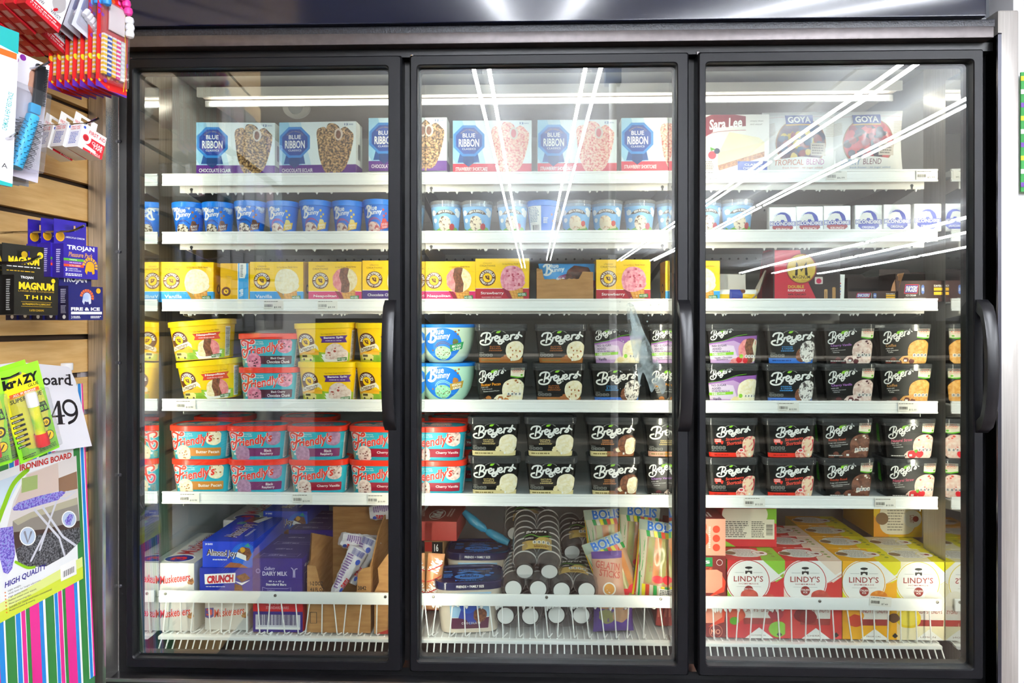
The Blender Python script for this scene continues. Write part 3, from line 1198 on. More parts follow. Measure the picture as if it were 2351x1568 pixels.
BRW, BRH, BRD = .229, .155, .065
for ch in (True, False):
    r = Art(BRD, BRH); r.rect(0, 0, 1, 1, K('#e3e9e6')); r.rect(0, 0, 1, .19, K('#5d1a86') if ch else K('#d21f3c')); r.bars(.3, .3, .7, .6, KBLK, 2)
    TPL['bars_' + ('choc' if ch else 'straw')] = [('carton', carton_mesh(BRW, BRD, BRH, K('#e6ecea'), art_ribbon(BRW, BRH, ch), r), [])]

MW, MH, MD = .156, .118, .085
for key, band, fl, ms, bits in (('vanilla', '#2f9fe0', 'Vanilla', [VANP], None), ('neapolitan', '#d61f6a', 'Neapolitan', [STRAW, CHOC, VAN], None),
                                ('strawberry', '#b3152c', 'Strawberry', [STRAWD], K('#b8405a')), ('chocchip', '#3f1d78', 'Chocolate Chip', [VANP], CHOC)):
    TPL['mf_' + key] = [('carton', carton_mesh(MW, MD, MH, YEL, art_mayfield_box(MW, MH, band, fl, ms, bits), mayfield_side(MD, MH, band), mayfield_side(MD, MH, band)), [])]
A = Art(MD, MH)      # a carton standing end-on
A.rect(0, 0, 1, 1, K('#e6b006')); A.rect(.62, 0, .98, 1, K('#2f9fe0')); A.rect(.6, 0, .625, 1, W)
A.poly([(.66, .63), (.85, .63), (.90, .75), (.90, 1), (.66, 1)], W); A.lines(.70, .66, .8, .97, 8, K('#555555'), 3)
A.circ(.2, .3, .115, BROWN); A.circ(.2, .3, .06, YEL); cow(A, .2, .3, .045, BROWN)
A.text('Vanilla', .60, .22, .86, .32, W, .02, rot=90)
A.stroke([(0, .67), (.4, .67), (.4, .6), (.6, .6)], .006, K('#b98c05'), 1, sm=False); A.stroke([(.4, .6), (.4, .02)], .006, K('#b98c05'), 1, sm=False)
TPL['mf_end'] = [('carton', carton_mesh(MD, MW * .8, MH, YEL, A), [])]


# ---------------------------------------------------------------- tubs
def tub(key, a, b, n, H, taper, art, bodymat, lidmat, lidh=.016, side=None, sideoff=None, lidtop=None, lid_over=.0035, us=26, curve=0., clear=False, sidel=None, lidart=None):
    """tub with base centre at origin; lid rim at top. returns parts body > label, lid"""
    bh = H - lidh * .55
    sc = (lambda z: taper + (1 - taper) * (max(0, min(1, z / bh))) ** (1 - curve)) if curve >= 0 else (lambda z: taper + (1 - taper) * sin(min(1, max(0, z / bh)) * pi / 2) ** .55)
    R = Round(a, b, n, sc)
    body = MB()
    zz = [0, .0008] + [bh * k / 8 for k in range(1, 9)]
    rings = [R.ring(0, sc(0) * .96)] + [R.ring(z, sc(z)) for z in zz[1:]]
    body.rings(rings, bodymat)
    lab = MB()
    art.put(lab, R.wrap(art.w, 0, art.z0), us=us, vsn=(10 if curve else 0), base=.0005)
    subs = [('front_label', lab.mesh('front_label'))]
    if side:
        sl = MB()
        side.put(sl, R.wrap(side.w, sideoff, side.z0), us=10, vsn=(6 if curve else 0), base=.0006)
        subs.append(('nutrition_label', sl.mesh('nutrition_label')))
    if sidel:
        sl = MB()
        sidel[0].put(sl, R.wrap(sidel[0].w, sidel[1], sidel[0].z0), us=10, base=.0006)
        subs.append(('side_label', sl.mesh('side_label')))
    lid = MB()
    z0, z1 = H - lidh, H
    g = lid_over
    rr = [R.ring(z0, 1, g * .6), R.ring(z0 + .001, 1, g), R.ring(z1 - .002, 1, g * 1.1), R.ring(z1 - .0004, 1, g * .6), R.ring(z1, 1, g * .1), R.ring(z1 - .0005, 1, -.004), R.ring(z1 - .003, 1, -.006)]
    lid.rings(rr, lidmat, caps=False)
    vs = R.ring(z1 - .003, 1, -.006)
    lid.add(vs, [tuple(range(len(vs)))], lidtop or lidmat)
    if not clear:
        vs = R.ring(z0, 1, g * .6); lid.add(vs, [tuple(range(len(vs)))[::-1]], lidmat)
    if lidart:
        lidart.put(lid, lambda x, y: ((x - lidart.w / 2, y - lidart.h / 2, z1 - .003), (0, 0, 1)), clip=False)
    TPL[key] = [('body', body.mesh('body'), subs), ('lid', lid.mesh('lid'), [])]


# yellow dairy tubs
def art_mf_tub(flav, col, scp):
    A = Art(.178, .094); A.z0 = .002
    A.poly([(0, 0), (1, 0), (1, .26), (.85, .33), (.7, .25), (.4, .32), (.2, .24), (0, .3)], noisy('#7fae1e', '#a5c832', 40, .4, .6))
    A.poly([(0, .26), (.1, .36), (.25, .4), (.42, .33), (.42, .22), (.2, .24), (0, .2)], K('#f4b01c'))
    A.poly([(0, .0), (.3, .0), (.18, .2), (.0, .22)], K('#c3c33a'))
    A.poly([(.08, .10), (.30, .06), (.31, .18), (.27, .24), (.12, .26), (.07, .2)], K('#f0e08a'))
    A.rect(.10, .16, .2, .23, K('#5b5030')); A.circ(.13, .09, .035, K('#2b2a25')); A.circ(.26, .07, .035, K('#2b2a25'))
    A.circ(.20, .62, .29, BROWN)
    A.circ(.20, .62, .275, K('#5e3216'))
    A.circ(.20, .62, .135, YEL)
    A.arc('MAYFIELD', .20, .62, .145, .095, 175, 5, W, .03)
    cow(A, .20, .62, .105, BROWN)
    A.poly([(.03, .33), (.05, .28), (.36, .44), (.42, .36), (.41, .48), (.36, .58), (.05, .42)], CREAM)
    A.text('Creamery', .06, .34, .36, .50, BROWN, .015, .3, rot=13)
    A.text('Our Fresh Cream from Our Dairy', .47, .84, .90, .90, YELD, .005, .12, rot=2)
    A.poly([(.45, .80), (.92, .82), (.885, .72), (.92, .60), (.47, .60), (.49, .7)], K(col))
    A.text(flav, .52, .71, .85, .79, W, .03, rot=1)
    A.text('PREMIUM ICE CREAM', .55, .645, .82, .675, W, .01)
    A.poly([(.47, .24), (.53, -.02), (.88, -.02), (.95, .24)], W)
    if flav == 'Neapolitan':
        band_scoop(A, .71, .26, .37, [VAN, CHOC, STRAW], 3)
    else:
        scoop(A, .71, .25, .33, CHERV, 3, bits=K('#b2453a'), nb=9)
        A.blob(.83, .17, .24, CHERV, .05, 6)
    A.poly([(.46, .16), (.53, -.02), (.88, -.02), (.95, .18), (.8, .08), (.6, .07)], W)
    A.rrect(.76, .03, .93, .13, .015, K('#2c7a35'), rot=4); A.text('NO', .77, .05, .82, .11, W, .02, rot=4); A.lines(.83, .045, .92, .115, 3, W, 1)
    return A


def side_art(w, h, z0, seed=1, col=None):
    A = Art(w, h); A.z0 = z0
    nutrition(A, 0, 0, 1, 1, seed)
    return A


for fl, col in (('Neapolitan', '#d23a26'), ('Banana Split', '#5b2a86')):
    tub('mft_' + fl, .087, .060, 4.2, .117, .86, art_mf_tub(fl, col, None), YEL, mat('#ffd70a', .3), .017, side_art(.030, .088, .006), .106)

# teal tubs with red lids
TEAL = mat('#2fb4c6', .38)
REDLID = mat('#ee3a23', .28, coat=.2)


def art_friend(flav, col, scp, bits):
    A = Art(.178, .082); A.z0 = .001
    scoop(A, .10, 1.0, .22, scp, 8, bits=bits)
    scoop(A, .80, .80, .27, scp, 5, bits=bits, nb=10)
    A.text('Scooping', .30, .90, .44, .95, W, .01); A.text('Since 1935', .29, .83, .45, .875, W, .01)
    friendlys(A, .04, .33, .82, .99, W, .115, bold=.055)
    friendlys(A, .04, .33, .82, .99, mat('#e23a2a', .35), .066, bold=.03)
    A.rrect(.36, .12, .93, .42, .035, K(col))
    ws = flav.split('|')
    if len(ws) == 1:
        A.text(ws[0], .50, .22, .90, .33, W, .015)
    else:
        A.text(ws[0], .60 if len(ws[0]) < 8 else .54, .28, .84, .375, W, .015, keep=True); A.text(ws[1], .50, .15, .90, .26, W, .015, keep=True)
    scoop(A, .27, .24, .28, scp, 6, bits=bits, nb=12)
    A.lines(.03, .06, .10, .28, 4, K('#c9b56a'), 3); A.rect(.11, .17, .14, .25, W)
    return A


def barcode_strip(w, h, z0):
    A = Art(w, h); A.z0 = z0
    A.rrect(0, 0, 1, 1, .05, W); A.bars(.15, .55, .85, .95, KBLK, 4, horiz=True, n=22)
    A.text("Friendly's", -.1, .16, .75, .26, RED, .01, .2, rot=90); A.lines(.5, .05, .9, .5, 6, K('#4a4a80'), 2)
    return A


def lid_art(scp):
    A = Art(.165, .105)
    A.ell(.5, .5, .5, .5, TEAL); scoop(A, .55, .62, .3, scp, 3); scoop(A, .2, .45, .2, scp, 4)
    A.text("Friendly's", .15, .15, .8, .5, W, .06, .2); A.text("Friendly's", .15, .15, .8, .5, RED, .02, .2)
    return A


for key, fl, col, scp, bits, bc in (('pecan', 'Butter Pecan', '#c8812c', VANP, NUT, 1), ('berry', 'Black|Raspberry', '#7b2f63', BERRY, None, 0),
                                    ('cherry', 'Cherry Vanilla', '#9c1733', CHERV, K('#7a3a36'), 1), ('bcherry', 'Black Cherry|Chocolate Chunk', '#4d1228', PINKCH, K('#3a1a22'), 0)):
    sd = barcode_strip(.022, .074, .004) if bc else side_art(.034, .078, .003, 2)
    tub('fr_' + key, .0865, .060, 4.0, .101, .885, art_friend(fl, col, scp, bits), TEAL, REDLID, .017, sd, .107, lidtop=None, lidart=lid_art(scp))

# black clear-plastic tubs
BTUB = mat('#121212', .22, coat=.6)
CLID = clearish('#c9ccce', .10, .12, milk=.16, milk_col='#9a9ca0', wav=.0)
BW, BH = .152, .100


def art_black_new(f1, f2, col, band, scp, extra=None):
    A = Art(BW, BH); A.z0 = .001
    A.rect(0, 0, 1, 1, KBLK)
    A.rect(0, 0, 1, .145, K(band[0]))
    if len(band) > 1:
        A.rect(.38, 0, 1, .145, K(band[1]))
    A.lines(.08, .05, .52, .10, 1, K('#8a7a4a' if band[0] != '#2f78d8' else '#174a96'), 2, .8, .1)
    A.arc('100% GRADE A MILK & CREAM', .46, .62, .315, .022, 130, 50, W)
    breyers(A, .08, .52, .92, .89, W, .046)
    leaf(A, .46, .895, .075, LEAF)
    A.text(f1, .28, .45, .50, .49, K(col), .02, space=1.1); A.text(f2, .28, .395, .50, .435, K(col), .02, space=1.1)
    A.lines(.26, .335, .54, .375, 2, K(col), 4, .6, .1)
    A.lines(.05, .27, .15, .31, 2, SMALL, 3)
    icons(A, .05, .18, .34, .26, SMALL)
    if extra == 'pecan':
        for x, y, r in ((.62, .18, .06), (.56, .12, .06), (.66, .1, .055)):
            A.blob(x, y, r, NUT, .1, 3, n=14, rx=1.4)
    elif extra == 'flower':
        for a in (100, 140, 175, 60):
            A.ell(.63 + .05 * cos(radians(a)), .17 + .07 * sin(radians(a)), .05, .05, K('#f3e3b0'), 14, rot=a)
    elif extra == 'choc':
        A.poly([(.5, .2), (.62, .3), (.66, .12), (.53, .08)], CHOC)
        for a in (100, 150, 60):
            A.ell(.65 + .05 * cos(radians(a)), .14 + .08 * sin(radians(a)), .05, .05, K('#f6ecc6'), 14, rot=a)
    if extra == 'cookie':
        A.blob(.70, .23, .2, CHOC, .03, 4, n=24); A.blob(.82, .34, .29, COOKIE, .04, 5, sq=1.1, rx=.9)
    elif extra == 'choc':
        A.blob(.80, .35, .29, CHOC, .03, 5)
        A.poly([(.86 + .3 * cos(radians(a)) * .52, .31 + .25 * sin(radians(a))) for a in range(-120, 90, 12)] + [(.78, .5), (.75, .3)], VANP)
    elif extra == 'vcs':
        band_scoop(A, .8, .33, .26, [STRAW, CHOC, VANP])
    else:
        A.blob(.80, .35, .29, scp, .035, 5)
        if extra == 'pecan':
            rnd = random.Random(3)
            for _ in range(9):
                A.blob(rnd.uniform(.7, .93), rnd.uniform(.15, .52), .025, NUT, .2, rnd.randint(0, 9), n=9)
    A.rect(.72, .055, .755, .115, W)
    return A


def art_black_old(flav, col, scp, l3, bits=None, fruit=None):
    A = Art(BW, BH); A.z0 = .001
    A.rect(0, 0, 1, 1, KBLK)
    leaf(A, .38, .90, .12, LEAF)
    breyers(A, .06, .55, .60, .90, W, .032, .12)
    A.rrect(.70, .74, .98, 1.0, .015, CREAM); A.poly([(.70, .77), (.70, .74), (.83, .70), (.98, .72), (.98, .74), (.85, .74)], GREEN)
    A.text('100%', .76, .945, .92, .985, K('#d9452a'), .02); A.text('GRADE A', .725, .885, .955, .935, K('#d9452a'), .02); A.text('milk and cream', .74, .845, .94, .87, K('#d9452a'), .01)
    A.blob(.92, .79, .03, GREEN, .2, 2, n=10, rx=1.3)
    A.text(flav, .10, .47, .10 + min(.42, .034 * len(flav)), .555, K(col), .015, .1, rot=4)
    for k, t in enumerate(l3):
        A.text(t, .10 + .02 * k, .41 - .055 * k, .10 + .02 * k + .016 * len(t), .445 - .055 * k, W, .0, .1, rot=4)
    A.blob(.55, .06, .2, scp, .1, 7, sq=.8, rx=1.5)
    scoop(A, .77, .33, .36, scp, 5, bits=bits, nb=9)
    if fruit == 'straw':
        A.blob(.52, .1, .12, RED, .05, 3, rx=1.2); A.blob(.68, .13, .12, RED, .05, 4); A.blob(.6, .2, .05, GREEN, .3, 5)
    elif fruit:
        for x in (.14, .24, .36, .5, .62):
            A.blob(x, .07 + .05 * sin(x * 30), .07, K(fruit), .15, int(x * 90), n=14, rx=1.3)
    A.rect(.08, .045, .40, .085, K('#57524c')); A.lines(.09, .05, .39, .08, 1, W, 3, .6)
    A.rect(.46, .05, .52, .11, W)
    icons(A, .64, .19, .95, .28, W, 4)
    return A


def art_black_nsa(f, scp, multi=False):
    A = Art(BW, BH); A.z0 = .001
    A.rect(0, 0, 1, 1, KBLK)
    pp = [(0, .56), (.3, .62), (.55, .74), (1, .8)]
    A.poly([(0, 0), (1, 0), (1, .80), (.55, .76), (.3, .64), (0, .56)], K('#9a5fb0'))
    A.poly([(0, 0), (1, 0), (.75, .5), (.5, .65), (.3, .6), (0, .53)], K('#c9a2d3'))
    A.poly([(0, .1), (.6, .1), (.5, .5), (.2, .55), (0, .5)], K('#e3cfe6'))
    A.stroke([(0, .575), (.3, .65), (.55, .78), (.75, .83)], .014, GREEN)
    leaf(A, .28, .925, .085, LEAF)
    breyers(A, .05, .66, .48, .94, W, .027, .12)
    A.text('NO SUGAR', .07, .475, .36, .535, K('#3b2a55'), .01, rot=3); A.text('ADDED', .07, .38, .25, .44, K('#3b2a55'), .01, rot=3)
    A.lines(.07, .315, .45, .36, 2, K('#7a5a90'), 3)
    A.poly([(0, .2), (.5, .245), (.5, .325), (0, .28)], LEAF)
    A.text('100', .07, .215, .17, .285, W, .03, rot=3); A.text('CALORIES', .18, .25, .34, .285, W, .02, rot=3); A.text('per serving', .18, .225, .34, .245, W, rot=3)
    if multi:
        A.text('Vanilla - Chocolate', .10, .135, .47, .185, K('#3b2a55'), .01, rot=3); A.text('Strawberry', .14, .075, .38, .125, K('#3b2a55'), .01, rot=3)
    else:
        A.text('Vanilla', .08, .07, .25, .15, K('#3b2a55'), .02, rot=3)
    A.blob(.62, .03, .16, scp[0], .12, 4, sq=.7, rx=2)
    if multi:
        band_scoop(A, .83, .36, .36, scp)
        A.blob(.62, .1, .09, RED, .06, 3, rx=1.1); A.blob(.75, .08, .08, RED, .06, 4)
    else:
        scoop(A, .84, .32, .38, scp[0], 5)
        A.blob(.55, .1, .08, K('#f0dca0'), .2, 6, rx=1.4)
    A.circ(.66, .2, .06, LEAF, n=16)
    icons(A, .74, .15, .99, .24, W, 4)
    return A


def art_black_sc():
    A = Art(BW, BH); A.z0 = .001
    A.rect(0, 0, 1, 1, KBLK); A.rect(0, 0, 1, .125, K('#e5301c'))
    A.lines(.12, .04, .45, .085, 1, K('#9c1a10'), 2, .8, .1)
    A.arc('PROUDLY MADE WITH', .47, .66, .255, .018, 130, 50, W)
    breyers(A, .19, .58, .84, .88, W, .040)
    leaf(A, .47, .885, .06, LEAF)
    A.text('Strawberry', .36, .47, .74, .58, K('#ea4632'), .02, .15, rot=6); A.text('Shortcake', .38, .36, .74, .47, K('#ea4632'), .02, .15, rot=6)
    A.rrect(.14, .42, .28, .53, .02, K('#e5301c')); A.rrect(.25, .41, .32, .47, .02, K('#e5301c')); A.circ(.18, .40, .03, K('#e5301c')); A.circ(.29, .40, .03, K('#e5301c'))
    A.text('GOOD', .15, .48, .27, .52, W, .03); A.text('HUMOR', .15, .435, .27, .47, W, .03)
    icons(A, .08, .22, .37, .32, SMALL); A.lines(.08, .17, .4, .2, 1, SMALL, 3)
    A.blob(.86, .36, .26, noisy('#e8686c', '#f5d9b5', 100, .38, .5), .04, 5, rx=.9); A.blob(.86, .2, .2, noisy('#e8686c', '#f5d9b5', 100, .38, .5), .04, 8)
    A.stroke([(.93, .5), (.97, .35), (.92, .2)], .05, K('#d0243c'))
    A.blob(.70, .1, .18, CRUMB, .05, 6, sq=.9); A.blob(.69, .2, .055, W, .05, 3, rx=1.7); A.blob(.69, .2, .035, K('#d8424a'), .05, 3, rx=1.8)
    A.rect(.85, .05, .89, .11, W)
    return A


def green_side():
    A = Art(.04, .095); A.z0 = .002
    A.poly([(.1, .45), (.55, .40), (.5, 1), (.2, 1)], K('#4fa52a')); A.lines(.2, .5, .5, .95, 9, K('#2d7a14'), 2)
    A.lines(.2, .08, .7, .36, 8, SMALL, 4)
    return A


def plain_side():
    A = Art(.03, .09); A.z0 = .003
    A.lines(.1, .05, .8, .95, 22, K('#6a6a68'), 6)
    return A


black = lambda key, art, sl=None: tub('bk_' + key, .0745, .052, 6.0, .1145, .865, art, BTUB, CLID, .021, plain_side(), .108, lid_over=.003, clear=True, sidel=(sl, -.108) if sl else None)
black('pecan', art_black_new('BUTTER', 'PECAN', '#b4692c', ('#a8682a',), VANP, 'pecan'))
black('cookies', art_black_new('COOKIES', '& CREAM', '#4fa3e6', ('#2f78d8',), COOKIE, 'cookie'))
black('vanilla', art_black_new('NATURAL', 'VANILLA', '#e8cf86', ('#ead79e',), VANP, 'flower'))
black('vanchoc', art_black_new('VANILLA', 'CHOCOLATE', '#d88b4a', ('#ead79e', '#9a5f3a'), VANP, 'choc'))
black('vcs', art_black_new('VANILLA CHOC', 'STRAWBERRY', '#e8cf86', ('#dba48c', '#c9801c'), VANP, 'vcs'))
black('oldpecan', art_black_old('Butter Pecan', '#f09a1c', VANP, ('made with', 'Fresh Cream &', 'Butter-roasted Pecans'), NUT, '#b8702c'))
black('cherryvan', art_black_old('Cherry Vanilla', '#b77ad0', CHERV, ('made with', 'country-harvested', 'Cherries'), K('#5a2630'), '#5a1f28'))
black('coffee', art_black_old('Coffee', '#c08a4a', COFFEE, ('made with', 'Rich Colombian', 'Coffee'), None, '#6a2a18'))
black('rocky', art_black_old('Rocky Road', '#c8492a', ROCKY, ('Fudge with marshmallow', 'and a chocolate covered', 'almond pieces'), K('#e9dfcf'), '#6b3a2a'), green_side())
black('natstraw', art_black_old('Natural Straw', '#d8607a', noisy('#f3c9b8', '#fde9da', 110, .4, .6), ('Made with', 'Sun-ripened', 'Strawberries'), K('#d8483c'), 'straw'), green_side())
black('nsav', art_black_nsa('Vanilla', [VANP]))
black('nsam', art_black_nsa('m', [STRAW, CHOC, VANP], True))
black('shortcake', art_black_sc(), None)

# big mint tubs
def art_bb(flag, l1, l2, scp, drz):
    A = Art(.125, .098); A.z0 = .008
    A.ell(.48, .47, .47, .50, mat('#1d79dc', .35), 44)
    bluebunny(A, .12, .52, .68, .98, W)
    for k, q in enumerate((.0, .045)):
        A.stroke([(.28 + q, .40 - q), (.36, .52 - q), (.52, .56 - q), (.68, .46 - q)], .018, K(drz))
    A.blob(.47, .22, .21, scp, .04, 4, rx=1.4)
    rnd = random.Random(5)
    for _ in range(18):
        a, q = rnd.uniform(0, 6.28), .18 * rnd.random() ** .5
        A.blob(.47 + q * 1.1 * cos(a), .22 + q * sin(a), .016, K('#6b4a30'), .25, 3, n=8, rx=1.4)
    for x, y in ((.78, .86), (.84, .78), (.2, .3), (.86, .9)):
        A.blob(x, y, .03, NUT, .15, 3, n=10)
    A.blob(.79, .56, .09, noisy('#4f7a34', '#6b4a34', 60, .4, .6) if flag == '#1f9152' else K('#b07030'), .15, 4, n=16)
    A.poly([(.68, .26), (.99, .34), (1.0, .56), (.66, .46)], K(flag))
    A.text(l1, .72, .40, .95, .47, W, .02, rot=10); A.text(l2, .74, .31, .95, .38, W, .02, rot=10)
    return A


for key, args, bc in (('mint', ('#1f9152', 'MINT CHOC', 'CHIP', MINT, '#6b4a30'), '#cfe6c9'), ('pist', ('#b3902c', 'PISTACHIO', 'ALMOND', PIST, '#8ad6b4'), '#b7e2c8')):
    tub('bb_' + key, .0875, .068, 2.6, .114, .52, art_bb(*args), mat(bc, .3, coat=.3), mat('#1f7fd8', .3), .010, curve=-1, lid_over=.002)

# pints
ICEB = frosty('#dfeaf2', .3, .6, 90, .85)
def art_pint_bb(kind):
    A = Art(.118, .088); A.z0 = .001
    flag, l1, l2, scp, drz, bits = {'tracks': ('#7a3f22', 'BUNNY', 'TRACKS', CHUNK, '#3f2a6a', '#a5662c'), 'banana': ('#f0c21a', 'BANANA', 'SPLIT', noisy('#8a3a34', '#f1e0cc', 120, .4, .5), '#d8262e', '#e8c43a'),
                                    'straw': ('#d8262e', 'DOUBLE', 'STRAWBERRY', noisy('#b33a44', '#f1d5cc', 120, .4, .5), '#d8262e', '#d8463e')}[kind]
    bluebunny(A, .16, .56, .64, .98, W)
    A.stroke([(.20, .30), (.28, .50), (.45, .55), (.60, .42)], .022, K(drz)); A.stroke([(.24, .34), (.34, .5), (.48, .5)], .014, K(drz))
    scoop(A, .38, .16, .27, scp, 4)
    for x, y in ((.66, .82), (.74, .70), (.68, .62)):
        A.blob(x, y, .04, K(bits), .15, 3, n=10)
    A.blob(.70, .44, .1, CHOC if kind == 'tracks' else K('#e8d27a' if kind == 'banana' else '#d8463e'), .12, 4, n=16)
    A.poly([(.58, .16), (.84, .24), (.87, .46), (.60, .38)], K(flag)); A.text(l1, .62, .31, .82, .39, W, .02, rot=9); A.text(l2, .63, .22, .82, .29, W, .02, rot=9)
    A.stroke([(.66, .2), (.68, .0)], .02, K('#8a3a2a'))
    if kind == 'tracks':
        for x, y, r in ((.06, .95, .09), (.16, .98, .06), (.55, .97, .06), (.9, .9, .13), (.8, .97, .1), (.02, .8, .06)):
            A.blob(x, y, r, ICEB, .3, int(x * 99), rx=1.3, n=20)
    return A


BBL = mat('#1673dc', .35)
pint = lambda key, art, body, lid, lh, clear=False, side=None: tub(key, .0455, .0455, 2.0, .104, .76, art, body, lid, lh, side=side, sideoff=.06, lid_over=.0022, us=22, clear=clear)
for kd in ('tracks', 'banana', 'straw'):
    pint('pt_' + kd, art_pint_bb(kd), BBL, mat('#1a7fe6', .28), .017)
A = Art(.12, .088); A.z0 = .001
A.rect(.0, 0, .42, 1, W); A.lines(.04, .45, .38, .95, 10, K('#5a7a9a'), 2); A.bars(.14, .05, .36, .36, KBLK, 3, n=14)
A.lines(.48, .4, .62, .6, 4, W, 4)
for x, y in ((.72, .7), (.8, .3), (.78, .5)):
    A.blob(x, y, .04, K('#a5662c'), .15, 3, n=10)
pint('pt_back', A, BBL, mat('#1a7fe6', .28), .017)

SKY = mat('#7fb9ea', .35)


def art_bj(kind):
    A = Art(.118, .082); A.z0 = .001
    for x, y, r in ((.12, .82, .1), (.88, .8, .12), (.16, .55, .08), (.8, .92, .07)):
        A.blob(x, y, r, W, .12, int(x * 99), rx=1.3, n=22)
    A.poly([(0, 0), (1, 0), (1, .18), (.85, .3), (.6, .34), (.35, .3), (.15, .2), (0, .3)], K('#6fae2c'))
    A.ell(.48, .56, .34, .36, K('#5d4a3a'), 24, 32, 148); A.ell(.48, .50, .30, .30, SKY, 24, 30, 150)
    A.arc("BEN & JERRY'S", .48, .30, .50, .13, 119, 61, K('#5d4a3a'), .12)
    A.arc("BEN & JERRY'S", .48, .30, .515, .10, 118, 62, W, .03)
    scp = noisy('#6a4632', '#efe0c4', 130, .38, .46) if kind == 'cherry' else noisy('#d8a070', '#f4e4c4', 110, .35, .45)
    scoop(A, .46, .45, .25, scp, 4)
    if kind == 'cherry':
        A.circ(.68, .32, .12, K('#b3181f')); A.stroke([(.68, .42), (.71, .52)], .01, K('#4a5a1c'))
    else:
        A.poly([(.60, .22), (.80, .26), (.80, .38), (.60, .34)], K('#ecd9a4')); A.blob(.70, .42, .1, K('#d2402c'), .1, 3)
    A.rrect(.24, .02, .74, .18, .05, K('#c81e24'))
    if kind == 'cherry':
        A.text('Cherry Garcia', .26, .06, .72, .16, W, .02, rot=0)
    else:
        A.text('Strawberry', .27, .11, .71, .19, W, .02); A.text('Cheesecake', .27, .01, .71, .09, W, .02)
    return A


PLID = clearish('#e6e8ea', .09, .1, milk=.34, milk_col='#b4b4b2')
for kd in ('cherry', 'cheese'):
    pint('bj_' + kd, art_bj(kd), SKY, PLID, .019, True)

# foil squares
FOIL = noisy('#d9dbdc', '#f4f4f2', 45, .35, .65, .28, metal=.25, bump=.35)


def art_foil(krunch):
    A = Art(.078, .070)
    bl = K('#3b49b4')
    A.arc('AMERICAS FAVORITE', .5, .45, .40, .05, 145, 35, K('#8a90b8'))
    pts = [(.5 + (.34 + .012 * (k % 2)) * cos(2 * pi * k / 44) * .9, .50 + (.36 + .012 * (k % 2)) * sin(2 * pi * k / 44)) for k in range(44)]
    A.poly(pts, bl)
    A.poly([(.14, .50), (.18, .62), (.30, .76), (.44, .79), (.58, .76), (.62, .66), (.66, .56), (.68, .44), (.58, .46), (.54, .56), (.44, .56), (.42, .44), (.34, .44), (.32, .52), (.24, .44), (.16, .44)], W)
    A.poly([(.12, .10 if False else .22), (.3, .06), (.7, .06), (.88, .22), (.86, .34), (.14, .34)], K('#b3474c') if krunch else bl)
    A.text('KLONDIKE', .03, .30, .97, .50, bl, .10); A.text('KLONDIKE', .05, .325, .95, .475, W, .03)
    A.text('KRUNCH' if krunch else 'ORIGINAL', .26, .13, .74, .23, W, .02)
    return A


for kd in (0, 1):
    b = MB(); b.box(-.039, .039, 0, .022, 0, .080, FOIL, .004, seg=3)
    A = art_foil(kd); A.put(b, front_of(.078, 0, .003))
    TPL['foil_%d' % kd] = [('wrapper', b.mesh('wrapper'), [])]

# ---------------------------------------------------------------- stocking the shelves
FY = .186      # front line of the goods on every shelf


def stand(key, name, label, cat, px, shelf, half=0., rz=0., group=None, dz=0., fy=FY, ry=0.):
    x = at(px, 0, fy).x
    return spawn(key, name, label, cat, (x, fy + half, SZ[shelf] + .0005 + dz), rz, group, ry=ry)


g = 'ice cream bar cartons on the top shelf'
for px, ch, rz, lab, dz in ((541, 1, .05, 'chocolate eclair bar carton, first from the slatwall on the top shelf', 0), (729, 1, -.035, 'chocolate eclair bar carton, second from the slatwall on the top shelf', 0),
                            (936, 1, 0, 'chocolate eclair bar carton half hidden by the bars between first and middle doors', .010), (1130, 0, .012, 'strawberry shortcake bar carton with red band, first behind the middle door', 0),
                            (1325, 0, .012, 'strawberry shortcake bar carton with red band, second behind the middle door', .0), (1518, 0, 0, 'strawberry shortcake bar carton with red band, third behind the middle door', .004)):
    stand('bars_' + ('choc' if ch else 'straw'), 'ice_cream_carton', lab, 'carton', px, 1, rz=rz, group=g, dz=dz)
g = 'blue pint tubs on the second shelf'
kinds = ['tracks', 'tracks', 'tracks', 'banana', 'banana', 'banana', 'straw']
labs = ['frosty blue pint tub with brown flag, nearest the slatwall', 'blue pint tub with brown flag and crinkled plastic over it, second from the slatwall', 'blue pint tub with brown flag, third from the slatwall',
        'blue pint tub with yellow banana flag, fourth from the slatwall', 'blue pint tub with yellow banana flag, fifth from the slatwall', 'blue pint tub with yellow banana flag, sixth from the slatwall', 'blue pint tub with red strawberry flag by the first door handle side']
for k, px in enumerate((417, 487, 562, 638, 714, 790, 862)):
    stand('pt_' + kinds[k], 'ice_cream_pint', labs[k], 'ice cream tub', px, 2, .0455, (.25, .12, .1, .12, .2, .02, .1)[k], g, dz=(0, 0, .003, .002, .004, .002, .005)[k])
rows_bj = [(1020, 'cherry', 'hazy sky blue cherry pint with clear lid, first behind the middle door', .1), (1093, 'cherry', 'sky blue cherry pint with clear lid, second behind the middle door', .05),
           (1176, 'cherry', 'sky blue cherry pint with clear lid left of the turned blue pint', .02), (1324, 'cheese', 'sky blue strawberry cheesecake pint right of the turned blue pint', 0),
           (1397, 'cheese', 'sky blue strawberry cheesecake pint, second from the turned blue pint', -.12), (1473, 'cherry', 'sky blue cherry pint third to the right of the turned blue pint', .05),
           (1550, 'cherry', 'sky blue cherry pint cut off by the middle door bar with handle', -.1), (1628, 'cherry', 'sky blue cherry pint at the hinge edge of the door by the steel post', .08), (1702, 'cherry', 'sky blue cherry pint next to the foil-wrapped squares', .04)]
for px, kd, lab, rz in rows_bj:
    stand('bj_' + kd, 'ice_cream_pint', lab, 'ice cream tub', px, 2, .0455, rz, 'sky blue pints with clear lids')
